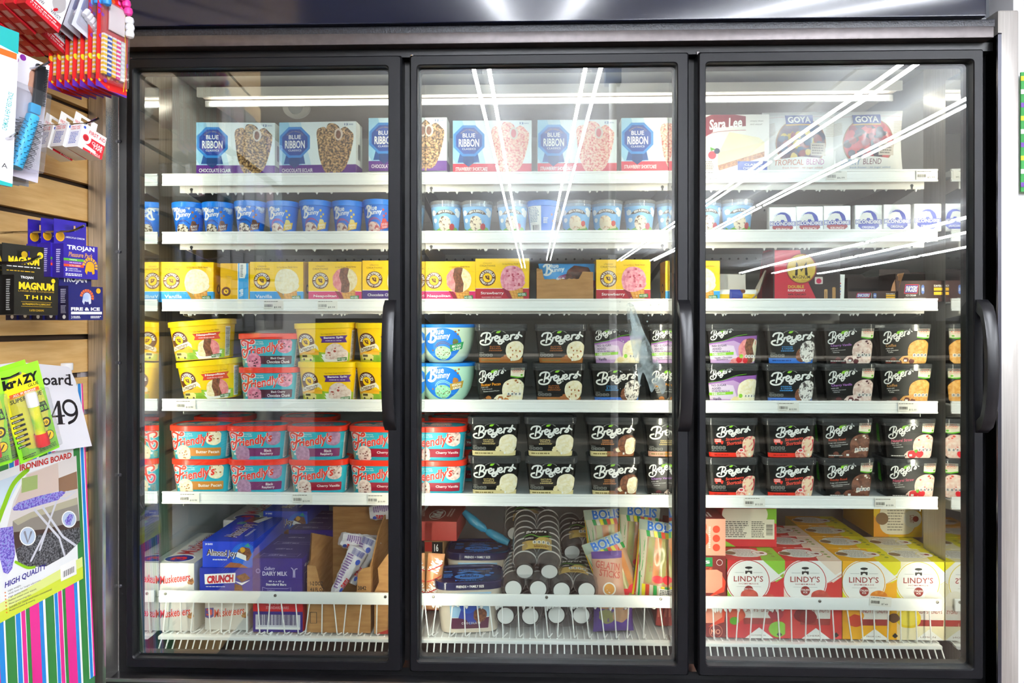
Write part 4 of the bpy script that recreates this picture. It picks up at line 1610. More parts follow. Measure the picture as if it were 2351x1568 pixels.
stand('pt_back', 'ice_cream_pint', 'blue pint tub turned to show its barcode among sky blue pints', 'ice cream tub', 1246, 2, .0455, .1)
for k, px in enumerate((1797, 1859, 1922, 1994, 2060, 2130)):
    lab = ('silver foil ice cream square with red badge, ', 'silver foil ice cream square with blue badge, ')[k > 2] + ('first of its three from the clear-lidded pint', 'middle of its three', 'last of its three towards the steel post')[k % 3]
    stand('foil_%d' % (k < 3), 'foil_square', lab, 'ice cream bar', px, 2, .0, (.0, .01, 0, 0, .0, -.02)[k], 'foil-wrapped ice cream squares', dz=.0015 * k)
# second row of foil squares just behind
g = 'yellow ice cream cartons on the third shelf'
for px, kd, rz, lab, dz in ((428, 'vanilla', .09, 'yellow vanilla carton nearest the slatwall, its blue band tipping over the shelf edge', 0), (539, 'end', 0, 'yellow carton turned end-on with a blue stripe', -.004), (635, 'vanilla', .03, 'yellow vanilla carton right of the end-on carton', 0),
                            (769, 'neapolitan', 0, 'yellow neapolitan carton behind the first door', 0), (893, 'chocchip', 0, 'yellow chocolate chip carton with purple band by the first door handle', .003),
                            (1030, 'neapolitan', 0, 'yellow neapolitan carton at the hinge edge of the middle door', 0), (1153, 'strawberry', -.02, 'yellow strawberry carton between neapolitan carton and brown tray', .008), (1431, 'strawberry', 0, 'yellow strawberry carton right of the brown torn tray', .004),
                            (1590, 'vanilla', 0, 'yellow carton sliver at the far edge of the middle door', 0)):
    stand('mf_' + kd, 'ice_cream_carton', lab, 'carton', px, 3, rz=rz, group=g, dz=dz)
for px, kd, lab in ((650, 'neapolitan', 'shaded yellow carton behind the second vanilla carton'), (800, 'strawberry', 'shaded yellow carton behind the neapolitan carton of the first door'), (1035, 'strawberry', 'shaded yellow carton with pink scoop behind the front neapolitan carton of the middle door')):
    stand('mf_' + kd, 'ice_cream_carton', lab, 'carton', px, 3, group=g, fy=FY + .14, dz=.012)
g = 'yellow ice cream tubs on the fourth shelf'
for px, fl, dz, ry, rz, lab in ((470, 'Neapolitan', .004, -.085, .05, 'lower tilted yellow neapolitan tub nearest the slatwall'), (450, 'Neapolitan', .122, -.07, .04, 'upper tilted yellow neapolitan tub nearest the slatwall'),
                                (746, 'Banana Split', 0, 0, .06, 'lower yellow banana split tub beside the teal cherry tubs'), (739, 'Banana Split', .1145, -.02, .05, 'upper yellow banana split tub beside the teal cherry tubs'),
                                (880, 'Banana Split', 0, 0, 0, 'lower yellow tub partly hidden by the first door handle'), (880, 'Banana Split', .1145, 0, 0, 'upper yellow tub partly hidden by the first door handle')):
    stand('mft_' + fl, 'ice_cream_tub', lab, 'ice cream tub', px, 4, .06, rz, g, dz, ry=ry)
g = 'teal tubs with red lids'
for px, kd, dz, lab in ((608, 'bcherry', 0, 'lower teal black cherry tub between yellow tubs'), (607, 'bcherry', .099, 'upper teal black cherry tub between yellow tubs')):
    stand('fr_' + kd, 'ice_cream_tub', lab, 'ice cream tub', px, 4, .06, .1, g, dz)
for px, kd, dz, rz, lab in ((453, 'pecan', 0, .03, 'lower teal butter pecan tub nearest the slatwall'), (448, 'pecan', .099, .02, 'upper teal butter pecan tub nearest the slatwall'),
                            (584, 'berry', 0, .1, 'lower teal black raspberry tub, under its twin'), (581, 'berry', .099, .09, 'upper teal black raspberry tub standing on its twin'),
                            (725, 'cherry', 0, .04, 'lower teal cherry vanilla tub under a raspberry tub'), (720, 'berry', .099, .07, 'upper teal black raspberry tub on a cherry vanilla tub'),
                            (866, 'cherry', 0, -.03, 'lower teal cherry vanilla tub under the first door handle'), (866, 'cherry', .099, -.03, 'upper teal cherry vanilla tub by the end of the first door handle'),
                            (1000, 'cherry', 0, .0, 'lower teal cherry vanilla tub at the hinge edge of the middle door'), (1000, 'cherry', .099, .0, 'upper teal cherry vanilla tub at the hinge edge of the middle door')):
    stand('fr_' + kd, 'ice_cream_tub', lab, 'ice cream tub', px, 5, .06, rz, g, dz)
for px, dz, lab in ((500, .099, 'shaded red-lidded tub behind the butter pecan and raspberry tubs'), (700, .099, 'shaded red-lidded tub behind the two raspberry stacks'), (1045, .099, 'shaded red-lidded tub behind the cherry vanilla stack of the middle door')):
    for d2 in (0, dz):
        stand('fr_cherry', 'ice_cream_tub', lab + (', upper' if d2 else ', lower'), 'ice cream tub', px, 5, .06, 0, g, d2 + .006, fy=FY + .15)
g = 'round mint green tubs with blue lids'
stand('bb_pist', 'ice_cream_tub', 'lower pale green pistachio almond tub with blue lid', 'ice cream tub', 1018, 4, .068, 0, g)
stand('bb_mint', 'ice_cream_tub', 'upper pale green mint chocolate chip tub with blue lid', 'ice cream tub', 1018, 4, .068, 0, g, .1135)
g = 'black tubs with clear lids'
BK = [(4, 1149, 'oldpecan', 'pecan', 'black tub with orange handwritten flavour next to the lower green tub', 'black butter pecan tub standing next to the upper green tub', 0, 0),
      (4, 1283, 'pecan', 'pecan', 'black butter pecan tub, lower of the matching pair', 'black butter pecan tub, upper of the matching pair', .03, 4),
      (4, 1416, 'cookies', 'nsav', 'black cookies and cream tub behind the frosty smear on the middle door', 'purple label no-sugar vanilla tub behind the frosty smear', .03, 2),
      (4, 1546, 'oldpecan', 'nsam', 'black handwritten butter pecan tub cut off by the middle door handle', 'purple label tub cut off by the middle door handle', .04, 3),
      (4, 1684, 'nsav', 'nsam', 'purple label vanilla tub under a purple three-flavour tub', 'purple label three-flavour tub at the hinge edge of the door by the steel post', 0, 1),
      (4, 1817, 'cookies', 'cookies', 'black cookies and cream tub, lower of a pair with blue foot bands', 'black cookies and cream tub, upper of a pair with blue foot bands', .03, 2),
      (4, 1954, 'cherryvan', 'cherryvan', 'black cherry vanilla tub, lower of a pair with purple lettering', 'black cherry vanilla tub, upper of a pair with purple lettering', .03, -1),
      (4, 2084, 'coffee', 'coffee', 'black coffee tub, lower of the pair by the steel post', 'black coffee tub, upper of the pair by the steel post', 0, -2),
      (5, 1134, 'vanilla', 'vanilla', 'black natural vanilla tub, lower one next to the teal cherry tubs', 'black natural vanilla tub, upper one next to the teal cherry tubs', .02, -1),
      (5, 1266, 'vanilla', 'vanilla', 'black natural vanilla tub, lower one left of the vanilla chocolate tubs', 'black natural vanilla tub, upper one left of the vanilla chocolate tubs', .01, -2),
      (5, 1411, 'vanchoc', 'vanchoc', 'black vanilla chocolate tub, lower of a pair with two-tone scoops', 'black vanilla chocolate tub, upper of a pair with two-tone scoops', .02, -4),
      (5, 1541, 'cherryvan', 'vcs', 'black cherry vanilla tub at the latch edge of the middle door', 'black three-flavour tub with orange foot band at the latch edge of the middle door', 0, 0),
      (5, 1682, 'shortcake', 'shortcake', 'black strawberry shortcake tub, lower one beside the bars between two doors', 'black strawberry shortcake tub, upper one beside the bars between two doors', 0, 0),
      (5, 1817, 'shortcake', 'shortcake', 'black strawberry shortcake tub, lower one beside the rocky road tubs', 'black strawberry shortcake tub, upper one beside the rocky road tubs', .03, 0),
      (5, 1950, 'rocky', 'rocky', 'black rocky road tub, lower of the pair with brown scoops', 'black rocky road tub, upper of the pair with brown scoops', .06, -3),
      (5, 2096, 'natstraw', 'natstraw', 'black natural strawberry tub, lower of the pair by the steel post', 'black natural strawberry tub, upper of the pair by the steel post', .03, -3)]
for sh, px, lo, up, l1, l2, rz, dx in BK:
    stand('bk_' + lo, 'ice_cream_tub', l1, 'ice cream tub', px, sh, .052, rz, g)
    stand('bk_' + up, 'ice_cream_tub', l2, 'ice cream tub', px + dx * 1.2, sh, .052, rz, g, .1142)

# ---- top shelf by the steel post: dessert box and fruit bags
w, h, d = .196, .166, .05
A = Art(w, h)
A.rect(0, 0, 1, 1, K('#ece7df')); A.rect(0, 0, 1, .18, K('#e2dcd2'))
A.ell(.55, .2, .5, .17, W)
A.poly([(0, .74), (.3, .78), (.66, .80), (.66, .97), (.5, 1), (.16, 1), (0, .92)], K('#8f1526')); A.poly([(0, .58), (.18, .70), (.18, .78), (0, .78)], K('#8f1526'))
A.stroke([(0, .56), (.16, .68), (.4, .72), (.66, .73)], .008, K('#b03346'))
A.text('Sara Lee', .12, .76, .62, .94, W, .03, .12, rot=5)
A.text('simply thaw', .72, .87, .92, .90, K('#5c4a3a'), 0, .2); A.text('and enjoy!', .72, .81, .90, .845, K('#5c4a3a'), 0, .2)
A.poly([(.42, .70), (.85, .60), (.93, .52), (.25, .34), (.30, .42)], K('#f3e6bd')); A.poly([(.25, .34), (.93, .52), (.93, .36), (.25, .12)], K('#f6e6b0')); A.poly([(.25, .12), (.93, .36), (.93, .27), (.27, .03)], noisy('#a55f24', '#d0914c', 150))
A.circ(.17, .30, .07, K('#c22a3a')); A.circ(.24, .37, .05, K('#2b2d52')); A.poly([(.15, .37), (.14, .44), (.22, .40)], GREEN)
A.lines(.06, .02, .20, .2, 6, K('#9a8a6a'), 2)
A.rect(.54, .02, .97, .19, K('#3d55b4')); A.text('CLASSIC', .64, .11, .90, .15, W, .02); A.text('CHEESECAKE', .62, .05, .92, .09, W, .01)
S = Art(d, h); S.rect(0, 0, 1, 1, K('#d9d3c9')); S.rect(.2, .4, .8, .9, K('#8f1526'))
TPL['cake'] = [('carton', carton_mesh(w, d, h, K('#ece7df'), A, S), [])]
stand('cake', 'cheesecake_box', 'white cheesecake box with dark red logo on the top shelf', 'box', 1687, 1)


def pillow(w, h, t, m, art=None, back=None, N=24, crimp=.0, rnd=None):
    """filled pouch standing on its lower edge, seam round the rim; front at -y"""
    def bul(u, v):
        e = max(0, (1 - abs(2 * u - 1) ** 2.6)) ** .7 * max(0, (1 - abs(2 * v - 1) ** 3.2)) ** .7
        wr = .05 * sin(u * 19 + v * 7) * sin(v * 13 - u * 4)
        return t * e * (1 + wr)
    b = MB()
    P = lambda u, v, s: Vector(((u - .5) * w * (1 - .05 * sin(pi * v)), -s * bul(u, v) / 2 + (.002 if s < 0 else -.0), v * h))
    for s in (1, -1):
        vs = [P(i / N, j / N, s) for j in range(N + 1) for i in range(N + 1)]
        fs = []
        for j in range(N):
            for i in range(N):
                q = (j * (N + 1) + i, j * (N + 1) + i + 1, (j + 1) * (N + 1) + i + 1, (j + 1) * (N + 1) + i)
                fs.append(q if s > 0 else q[::-1])
        b.add(vs, fs, m)
    if art:
        art.put(b, lambda x, y: (P(x / w, y / h, 1), (0, -1, 0)), us=N, vsn=N, base=.0008, eps=.00006)
    return b


for key, txt, c1, c2, mix in (('tropical', 'TROPICAL BLEND', '#c9622c', '#c05aa0', ['#3a4a6a', '#2f3550', '#8e3a3a', '#d8b83c', '#5a3a4a', '#445a7a']), ('berryb', 'BERRY BLEND', '#5a8ac0', '#7a3a4a', ['#8e2634', '#b8323a', '#2a2540', '#3a2030', '#d0484a', '#241c30'])):
    A = Art(.208, .180)
    A.rect(0, 0, 1, 1, K('#e9e7e2', .3))
    A.rect(.0, .93, 1, 1, K('#dcdad6')); A.stroke([(0, .9), (1, .9)], .006, K('#d8a0a4'), 1, sm=False)
    for k in range(10):
        A.stroke([(0, .60 + .02 * k), (.14, .62 + .02 * k)], .006, K('#c6b091'), 1, sm=False); A.stroke([(.86, .58 + .025 * k), (1, .60 + .025 * k)], .006, K('#c6b091'), 1, sm=False)
    A.ell(.5, .47, .36, .40, K('#a5764a'), 36); A.ell(.5, .47, .345, .385, K(mix[4]), 36)
    rnd = random.Random(len(txt))
    for k in range(70):
        a, q = rnd.uniform(0, 6.28), rnd.random() ** .6
        A.blob(.5 + .30 * q * cos(a), .47 + .33 * q * sin(a), rnd.uniform(.035, .075), mat(rnd.choice(mix), .2, coat=.4), .06, k, n=16)
    A.poly([(.08, .0), (.92, .0), (.92, .2), (.5, .25), (.08, .2)], K('#efece6'))
    a, c = txt.split(' ')
    A.text(a, .13, .12, .13 + .05 * len(a), .205, K(c1), 0); A.text(c, .17 + .05 * len(a), .125, .17 + .05 * (len(a) + len(c)), .21, K(c2), 0)
    A.text('fresh frozen - no sugar added', .25, .06, .80, .095, K(c1))
    A.rect(.28, .76, .66, .92, K('#263a8c')); A.rect(.28, .745, .66, .765, K('#d8a428')); A.text('GOYA', .31, .785, .63, .895, W, .035)
    A.rect(.62, .26, .84, .46, K('#cdbfae')); A.lines(.64, .28, .82, .44, 4, K('#6a5a4a'), 3)
    TPL['fruit_' + key] = [('bag', pillow(.208, .180, .05, K('#e9e7e2', .3), A).mesh('bag'), [])]
stand('fruit_tropical', 'fruit_bag', 'white bag of frozen tropical fruit with orange lettering', 'bag of frozen fruit', 1842, 1, .03, -.03)
stand('fruit_berryb', 'fruit_bag', 'white bag of frozen berries with blue lettering by the steel post', 'bag of frozen fruit', 1998, 1, .03, -.05)

# ---- third shelf, middle door: torn brown tray of wrapped bars
KRAFT = noisy('#a97843', '#bd8b54', 14, .35, .65, .7, stretch=(1, 1, 6))
KEDGE = mat('#c99c64', .8)


def torn(x0, x1, base, amp, n, seed):
    r = random.Random(seed)
    return [(x0 + (x1 - x0) * k / n, base + r.uniform(-amp, amp)) for k in range(n + 1)]


t = thing('brown_tray', 'brown corrugated tray with torn front edge between two yellow cartons', 'cardboard tray', (at(1297, 0, FY).x, FY, SZ[3] + .0005))
b = MB()
top = [(-.082, .098)] + [(-.066, .094), (-.062, .072)] + torn(-.058, .040, .066, .0025, 14, 3) + [(.052, .088), (.082, .086)]
b.prism([(-.082, 0)] + top + [(.082, 0)], 0, .004, KRAFT, ID); b.build('front_panel', t)
b = MB(); b.box(-.082, -.078, .004, .25, 0, .096, KRAFT); b.build('side_panel', t)
b = MB(); b.box(.078, .082, .004, .25, 0, .085, KRAFT); b.build('side_panel', t)
b = MB(); b.box(-.078, .078, .004, .25, 0, .004, KRAFT); b.build('floor_panel', t)


def wrapper(w, h, t_, art, col='#3d8fd6', N=20):
    return pillow(w, h, t_, K(col, .25), art, N=N)


A = Art(.17, .075)
A.rect(0, 0, 1, 1, K('#4697d8', .25)); A.poly([(.2, 0), (.34, .42), (.6, .6), (1, .3), (1, 0)], K('#7d2f66', .25))
bluebunny(A, .08, .46, .46, 1.0, W); A.text('BIG', .30, .18, .44, .36, W, .02)
A.poly([(.42, .12), (.50, .66), (.62, .88), (.88, .82), (.97, .5), (.9, .15)], noisy('#4a2618', '#6e3b26', 70, bump=.3))
TPL['bigbar'] = [('wrapper', wrapper(.16, .075, .03, A).mesh('wrapper'), [])]
p = at(1297, 0, FY)
spawn('bigbar', 'ice_cream_bar', 'blue and plum wrapped bar standing up in the torn brown tray', 'ice cream bar', (p.x + .004, FY + .03, SZ[3] + .042), .04, None, -.25)

# ---- third shelf, far door: opened white carton, red raspberry box, brown candy cartons
z3 = SZ[3] + .0005
CARD = mat('#cfc9c2', .7)
t = thing('opened_carton', 'opened pale grey carton with bent flap and yellow wrappers in front', 'carton', (at(1672, 0, FY).x, FY, z3))
b = MB(); b.prism([(-.105, .0), (-.105, .086)] + torn(-.1, .045, .083, .001, 6, 3) + [(.046, .092), (.05, .078), (.062, .086), (.064, 0)], .045, .047, CARD, ID); b.build('back_flap', t)
b = MB(); b.add([(.064, .0, .002), (.064, .047, .002), (.114, .03, .093), (.106, -.004, .090), (.088, .0, .03), (.086, .047, .03)], [(0, 4, 5, 1), (4, 3, 2, 5)], CARD)
b.add([(.066, .0, .001), (.066, .047, .001), (.116, .03, .092), (.108, -.004, .089), (.09, .0, .029), (.088, .047, .029)], [(0, 1, 5, 4), (4, 5, 2, 3)], CARD); b.build('side_flap', t, smooth=False)
b = MB(); b.box(-.105, .064, -.004, .047, 0, .0015, CARD); b.build('floor_panel', t)
for k, px in enumerate((1648, 1710)):
    A = Art(.082, .034)
    A.rect(0, 0, 1, 1, K('#f2c514', .25)); A.rect(0, 0, .48, 1, K('#2b3f9e', .25)); A.rect(.48, .6, 1, 1, W); A.text('Toll House', .12, .02, .9, .25, RED, .04); A.blob(.5, .85, .2, CHOC, .1, 3)
    TPL['sandwich%d' % k] = [('wrapper', wrapper(.085, .034, .02, A, '#f2c514').mesh('wrapper'), [])]
    stand('sandwich%d' % k, 'wrapped_sandwich', 'blue and yellow wrapper lying in the opened grey carton, ' + ('nearer the hinge edge' if k == 0 else 'beside the bent flap'), 'ice cream sandwich', px, 3, .02, dz=.002, group='wrapped sandwiches in the opened carton')

w, h, d = .19, .148, .10
A = Art(w, h)
A.rect(0, 0, 1, 1, K('#2a120f'))
A.poly([(.02, 0), (.66, 0), (.46, .55), (.40, 1), (.02, 1)], K('#c4122f'))
A.circ(.42, .64, .295, K('#8f0f20')); A.circ(.42, .64, .275, K('#b99a20')); A.circ(.42, .655, .265, noisy('#c9a21a', '#e3bf38', 12, .4, .6, .3))
A.stroke([(.345, .53), (.355, .75), (.42, .60), (.485, .75), (.495, .53)], .052, K('#2a1408'), 1, sm=False)
A.text('MAGNUM', .29, .445, .55, .51, K('#2a1408'), .01); A.text('ICE CREAM', .35, .405, .49, .43, K('#7a4a10'))
A.text('DOUBLE', .22, .26, .46, .32, K('#d9b92c'), .03); A.text('RASPBERRY', .22, .195, .48, .24, W, .01); A.text('44% CACAO', .22, .12, .49, .16, K('#2a1408'), .02)
A.lines(.22, .04, .56, .095, 3, K('#7a0c1e'), 3)
A.rrect(.76, -.05, .81, .24, .02, K('#c9995c')); A.rrect(.88, -.05, .93, .28, .02, K('#b98748'))
A.lines(.775, .04, .795, .2, 8, BROWN, 2); A.rrect(.62, .34, .74, .48, .02, K('#d8c9c0')); A.circ(.68, .40, .05, K('#c81e50'))
S = Art(d, h); S.rect(0, 0, 1, 1, K('#5c0f1c'))
TPL['rasp'] = [('carton', carton_mesh(w, d, h, K('#57101c'), A, None, S), [])]
stand('rasp', 'raspberry_bar_box', 'red and black raspberry bar box with round gold emblem', 'box', 1852, 3)
t = thing('raspberry_bar_box', 'red bar box end with barcode leaning behind the gold emblem box', 'box', (at(1792, 0, FY + .1).x, FY + .105, z3), 0, None, 0, .12)
b = MB(); b.box(-.055, .05, 0, .05, 0, .155, mat('#c4122f', .4), .002)
A = Art(.10, .15); A.bars(.05, .50, .25, .95, W, 3, horiz=True); A.circ(.60, .82, .1, K('#2b2a1e')); A.rect(.42, .80, .78, .84, K('#c9b45c')); A.put(b, front_of(.10, 0, .002)); b.build('carton', t)

CHOB = mat('#3b1c14', .4)
CHOD = mat('#2a120d', .5)


def snack_carton(px, w, hf, hb, lab, hole, flap):
    t = thing('candy_carton', lab, 'carton', (at(px, 0, FY).x, FY, z3))
    b = MB()
    top = torn(-w / 2, w / 2, hf, .001, 10, 4)
    b.prism([(-w / 2, 0)] + top + [(w / 2, 0)], 0, .0015, CHOB, ID)
    A = Art(w, hf)
    q = .30 / hf * .03
    A.poly([(.16, .38), (.43, .38), (.46, .82), (.19, .82)], RED); A.poly([(.175, .42), (.42, .42), (.445, .78), (.20, .78)], K('#2a3a9a')); A.text('SNICKERS', .19, .46, .435, .74, W, .03, .15)
    A.text('ICE CREAM', .20, .25, .40, .34, W, .02)
    A.rect(.47, .3, .475, .8, W); A.rrect(.51, .35, .57, .8, .1, K('#5a7ac0')); A.text('NFL', .52, .5, .565, .66, W, .02)
    A.rect(.76, .52, .94, .66, K('#f0b81c')); A.rect(.76, .32, .94, .46, K('#f0b81c')); A.text('SCAN FOR A', .76, .70, .93, .80, W, .02)
    A.text('OFFICIAL SPONSOR OF THE NFL', .16, .1, .60, .18, W, .01)
    A.put(b, front_of(w, 0))
    b.build('front_panel', t)
    b = MB(); b.prism([(-w / 2, 0), (-w / 2, hb), (w * .1, hb), (w * .16, hb * .9)] + [(w / 2, hb * .92), (w / 2, 0)], .10, .1015, CHOD, ID)
    b.build('back_panel', t)
    b = MB(); b.box(-w / 2, -w / 2 + .0015, .0015, .10, 0, hb * .8, CHOB); b.build('side_panel', t)
    b = MB(); b.box(w / 2 - .0015, w / 2, .0015, .10, 0, hb * .86, CHOB); b.build('side_panel', t)
    if hole:
        b = MB(); A = Art(w, hf + .0); A.rrect(.32, .99, .92, 1.42, .2, mat('#120806', .8)); A.put(b, lambda x, y: ((x - w / 2, .0985, y), (0, -1, 0)), clip=False); b.build('hand_hole', t)
    if flap:
        b = MB(); vs = [(w * .36, .001, hf), (w * .5, .001, hf), (w * .6, -.006, hf + .052), (w * .52, .006, hf + .05), (w * .40, .002, hf + .02)]
        b.add(vs + [(x, y + .0012, z) for x, y, z in vs], [(0, 1, 2, 3, 4), (9, 8, 7, 6, 5), (0, 5, 6, 1), (1, 6, 7, 2), (2, 7, 8, 3), (3, 8, 9, 4), (4, 9, 5, 0)], noisy('#a9744a', '#c59062', 30)); b.build('torn_flap', t, smooth=False)
    return t


snack_carton(2004, .142, .030, .085, 'torn brown candy carton with tan flap, next to a white strip', True, True)
snack_carton(2114, .140, .060, .100, 'brown candy carton with hand hole at the shelf end by the steel post', True, False)
t = thing('price_card_strip', 'narrow white upright strip between red box and torn brown carton', 'card', (at(1932, 0, FY).x, FY, z3), 0, None, 0, .03)
b = MB(); b.box(-.007, .007, 0, .0012, 0, .078, W)
A = Art(.014, .078)
for k in range(5):
    A.rect(.1, .25 + .1 * k, .3, .29 + .1 * k, K(('#d03030', '#3a4aa0', '#d8b020', '#3a4aa0', '#d03030')[k]))
A.put(b, front_of(.014, 0)); b.build('strip', t)

# ---------------------------------------------------------------- bottom baskets
def along_top(w, h):     # lettering that runs from the front edge into the depth
    return lambda a, c: ((w / 2 - c, a, h), (0, 0, 1))


def candy_box(key, w, d, h, col, front, top=None, right=None, bev=.001, trim=None):
    b = MB(); b.box(-w / 2, w / 2, 0, d, 0, h, col, bev)
    if front:
        front.put(b, front_of(w, 0))
    if top:
        top.put(b, along_top(w, h))
    if right:
        right.put(b, side_right(w / 2, 0))
    TPL[key] = [('carton', b.mesh('carton'), [])]


def outl(A, t, x0, y0, x1, y1, cs, bolds, **k):
    for c, bd in zip(cs, bolds):
        A.text(t, x0, y0, x1, y1, c, bd, **k)


SILV = mat('#d3d1cb', .3, metal=.15)
BLU3 = K('#27308e')
A = Art(.128, .098); A.rect(0, 0, 1, 1, SILV)
A.poly([(.0, .38), (.1, .33), (.2, .40), (.2, .66), (.0, .64)], BLU3); A.text('3', .03, .42, .17, .62, RED, .04)
outl(A, 'Musketeers', .20, .42, .93, .66, (BLU3, W, K('#c31f24')), (.11, .07, .025), shear=.15, rot=7)
A.poly([(.84, .44), (.97, .58), (1, .44), (.96, .36), (.86, .38)], noisy('#7a4a24', '#b0743c', 90))
T = Art(.30, .128); T.rect(0, 0, 1, 1, K('#c8c6bf'))
T.ell(.14, .5, .11, .36, W, 24); T.ell(.14, .5, .10, .32, BLU3, 24); T.text('3', .09, .32, .19, .68, RED, .05)
outl(T, 'Musketeers', .26, .30, .96, .74, (BLU3, W, K('#b01f2a')), (.10, .06, .02), shear=.15)
candy_box('musk', .128, .30, .098, SILV, A, T)
AJ = K('#1a3fc4')
A = Art(.150, .076); A.rect(0, 0, 1, 1, AJ); A.ell(.82, .45, .26, .5, K('#1668d4'), 24)
A.text('24 BARS', .05, .86, .2, .93, W, .02)
outl(A, 'Almond Joy', .08, .36, .68, .68, (W, K('#4a2410')), (.08, .022), rot=-3)
A.lines(.2, .27, .5, .33, 2, W, 3)
A.poly([(.66, .42), (.70, .66), (.78, .8), (.93, .74), (.97, .5), (.90, .26), (.86, .28)], CHOC); A.poly([(.66, .42), (.86, .26), (.86, .46), (.69, .6)], W); A.blob(.79, .68, .1, K('#d8a02c'), .1, 3); A.poly([(.82, .82), (.9, .95), (.94, .78)], K('#3aa08a'))
A.poly([(.42, .0), (.55, .2), (.75, .16), (.9, 0)], K('#a5623a'))
T = Art(.26, .150); T.rect(0, 0, 1, 1, K('#173ab4')); outl(T, 'Almond Joy', .14, .36, .72, .72, (W, K('#4a2410')), (.07, .02)); T.lines(.2, .26, .5, .32, 2, W, 3)
T.poly([(.74, .4), (.80, .75), (1, .7), (1, .25)], CHOC); T.poly([(.74, .4), (1, .25), (1, .42), (.8, .56)], W); T.blob(.74, .75, .1, K('#3aa08a'), .2, 3)
candy_box('almond', .150, .26, .076, AJ, A, T)
A = Art(.156, .085); A.rect(0, 0, 1, 1, K('#152a9c'))
A.poly([(.10, .44), (.67, .50), (.68, .84), (.09, .78)], W); A.text('CRUNCH', .13, .49, .65, .76, K('#c31f2c'), .06, .12, rot=4); A.lines(.12, .34, .5, .38, 1, W, 3)
A.poly([(.68, .72), (.86, .84), (.96, .66), (.80, .52)], CHOC); A.poly([(.66, .56), (.80, .42), (.96, .60), (.80, .50)], W); A.poly([(.66, .0), (.66, .48), (.80, .40), (.85, 0)], CHOC)
candy_box('crunch', .156, .26, .085, K('#152a9c'), A)
PUR = K('#32207e')
A = Art(.146, .124); A.rect(0, 0, 1, 1, PUR)
A.text('Cadbury', .22, .70, .46, .80, K('#c9c2e0'), .01, .3); A.text('DAIRY MILK', .20, .59, .70, .69, K('#d6d2e6'), .02); A.circ(.11, .70, .055, K('#8f88bc')); A.circ(.11, .70, .035, PUR)
A.stroke([(.78, .78), (.82, .72), (.82, .56)], .02, K('#c9c2e0')); A.stroke([(.90, .76), (.85, .73), (.85, .56)], .02, K('#c9c2e0'))
A.rect(0, .505, 1, .512, K('#241460'))
A.text('48 x e 45 g', .32, .43, .63, .48, W, .01); A.text('Standard Bars', .27, .36, .68, .415, W, .02)
A.stroke([(.20, .32), (.28, .29), (.70, .29), (.77, .32), (.77, .09), (.70, .12), (.28, .12), (.20, .09), (.20, .32)], .012, K('#a9a2cc'), 1, sm=False)
A.text('DAIRY MILK', .29, .16, .60, .22, W, .01); A.text('Cadbury', .29, .225, .45, .265, K('#c9c2e0'), 0, .3)
T = Art(.146, .24); T.rect(0, 0, 1, 1, K('#2c1c70'))
for k in range(4):
    y = .08 + .24 * k
    if k % 2 == 0:
        T.stroke([(.12, y + .1), (.16, y + .08), (.80, y + .08), (.88, y + .1), (.86, y - .02), (.80, y), (.16, y), (.10, y - .02), (.12, y + .1)], .006, K('#a9a2cc'), 1, sm=False)
    T.text('DAIRY MILK', .26, y + .015, .62, y + .05, K('#c9c2e0'), .01); T.text('Cadbury', .28, y + .052, .46, y + .075, K('#c9c2e0'), 0, .3)
R_ = Art(.24, .124); R_.rect(0, 0, 1, 1, K('#36228c')); R_.text('48 x e 45 g Standard Bars', .08, .72, .80, .82, W, .02); R_.stroke([(.08, .6), (.9, .6), (.9, .1), (.08, .1), (.08, .6)], .012, K('#a9a2cc'), 1, sm=False); R_.text('Cadbury DAIRY MILK', .15, .28, .8, .42, K('#c9c2e0'), .01)
b = MB(); b.box(-.073, .073, 0, .24, 0, .124, PUR, .001); A.put(b, front_of(.146, 0)); T.put(b, top_of(.146, 0, .124)); R_.put(b, side_right(.073, 0))
TPL['dairy'] = [('carton', b.mesh('carton'), [])]
A = Art(.146, .09); A.rect(0, 0, 1, 1, PUR); A.rect(0, .66, 1, 1, K('#c8141e')); A.text('48x e 49 g', .3, .86, .58, .93, K('#e3a0a0'), .01); A.text('STANDARD BARS', .26, .74, .72, .83, K('#e3a0a0'), .02)
A.rect(.05, .12, .95, .56, K('#d9d6de')); A.bars(.1, .22, .9, .56, K('#2a1c5c'), 3, n=34); A.rect(.05, .08, .95, .16, W)
candy_box('redbox', .146, .24, .09, K('#c8141e'), A)
BY = .172
bx = lambda px, fy=BY: at(px, 0, fy).x
g = 'candy bar boxes in the first basket'
spawn('musk', 'candy_box', 'silver candy box with red lettering, upper one beside the slatwall end of the basket', 'candy box', (bx(396), BY, BZ + .1005), .0, g)
spawn('musk', 'candy_box', 'silver candy box under the upper silver box, behind the basket wires', 'candy box', (bx(396), BY, BZ + .001), .0, g)
spawn('musk', 'candy_box', 'silver candy box at the basket floor under the deep blue box', 'candy box', (bx(517), BY + .01, BZ + .001), .0, g)
spawn('crunch', 'candy_box', 'deep blue candy box with red letters on white, under the almond box', 'candy box', (bx(519), BY, BZ + .1005), .0, g)
spawn('almond', 'candy_box', 'bright blue almond candy box on top of the deep blue box', 'candy box', (bx(522), BY + .004, BZ + .186), .0, g)
spawn('almond', 'candy_box', 'bright blue almond box at the rear, peeking above the purple box', 'candy box', (bx(655, .50), .50, BZ + .19), .0, g)
spawn('musk', 'candy_box', 'silver candy box at the rear with round emblem behind the almond box', 'candy box', (bx(565, .48), .45, BZ + .15), .0, g)
spawn('redbox', 'candy_box', 'red and purple box with barcode under the purple chocolate box', 'candy box', (bx(638), BY, BZ + .001), .0, g)
spawn('dairy', 'candy_box', 'purple chocolate bar box on top of the red box', 'candy box', (bx(637), BY, BZ + .0915), .0, g)
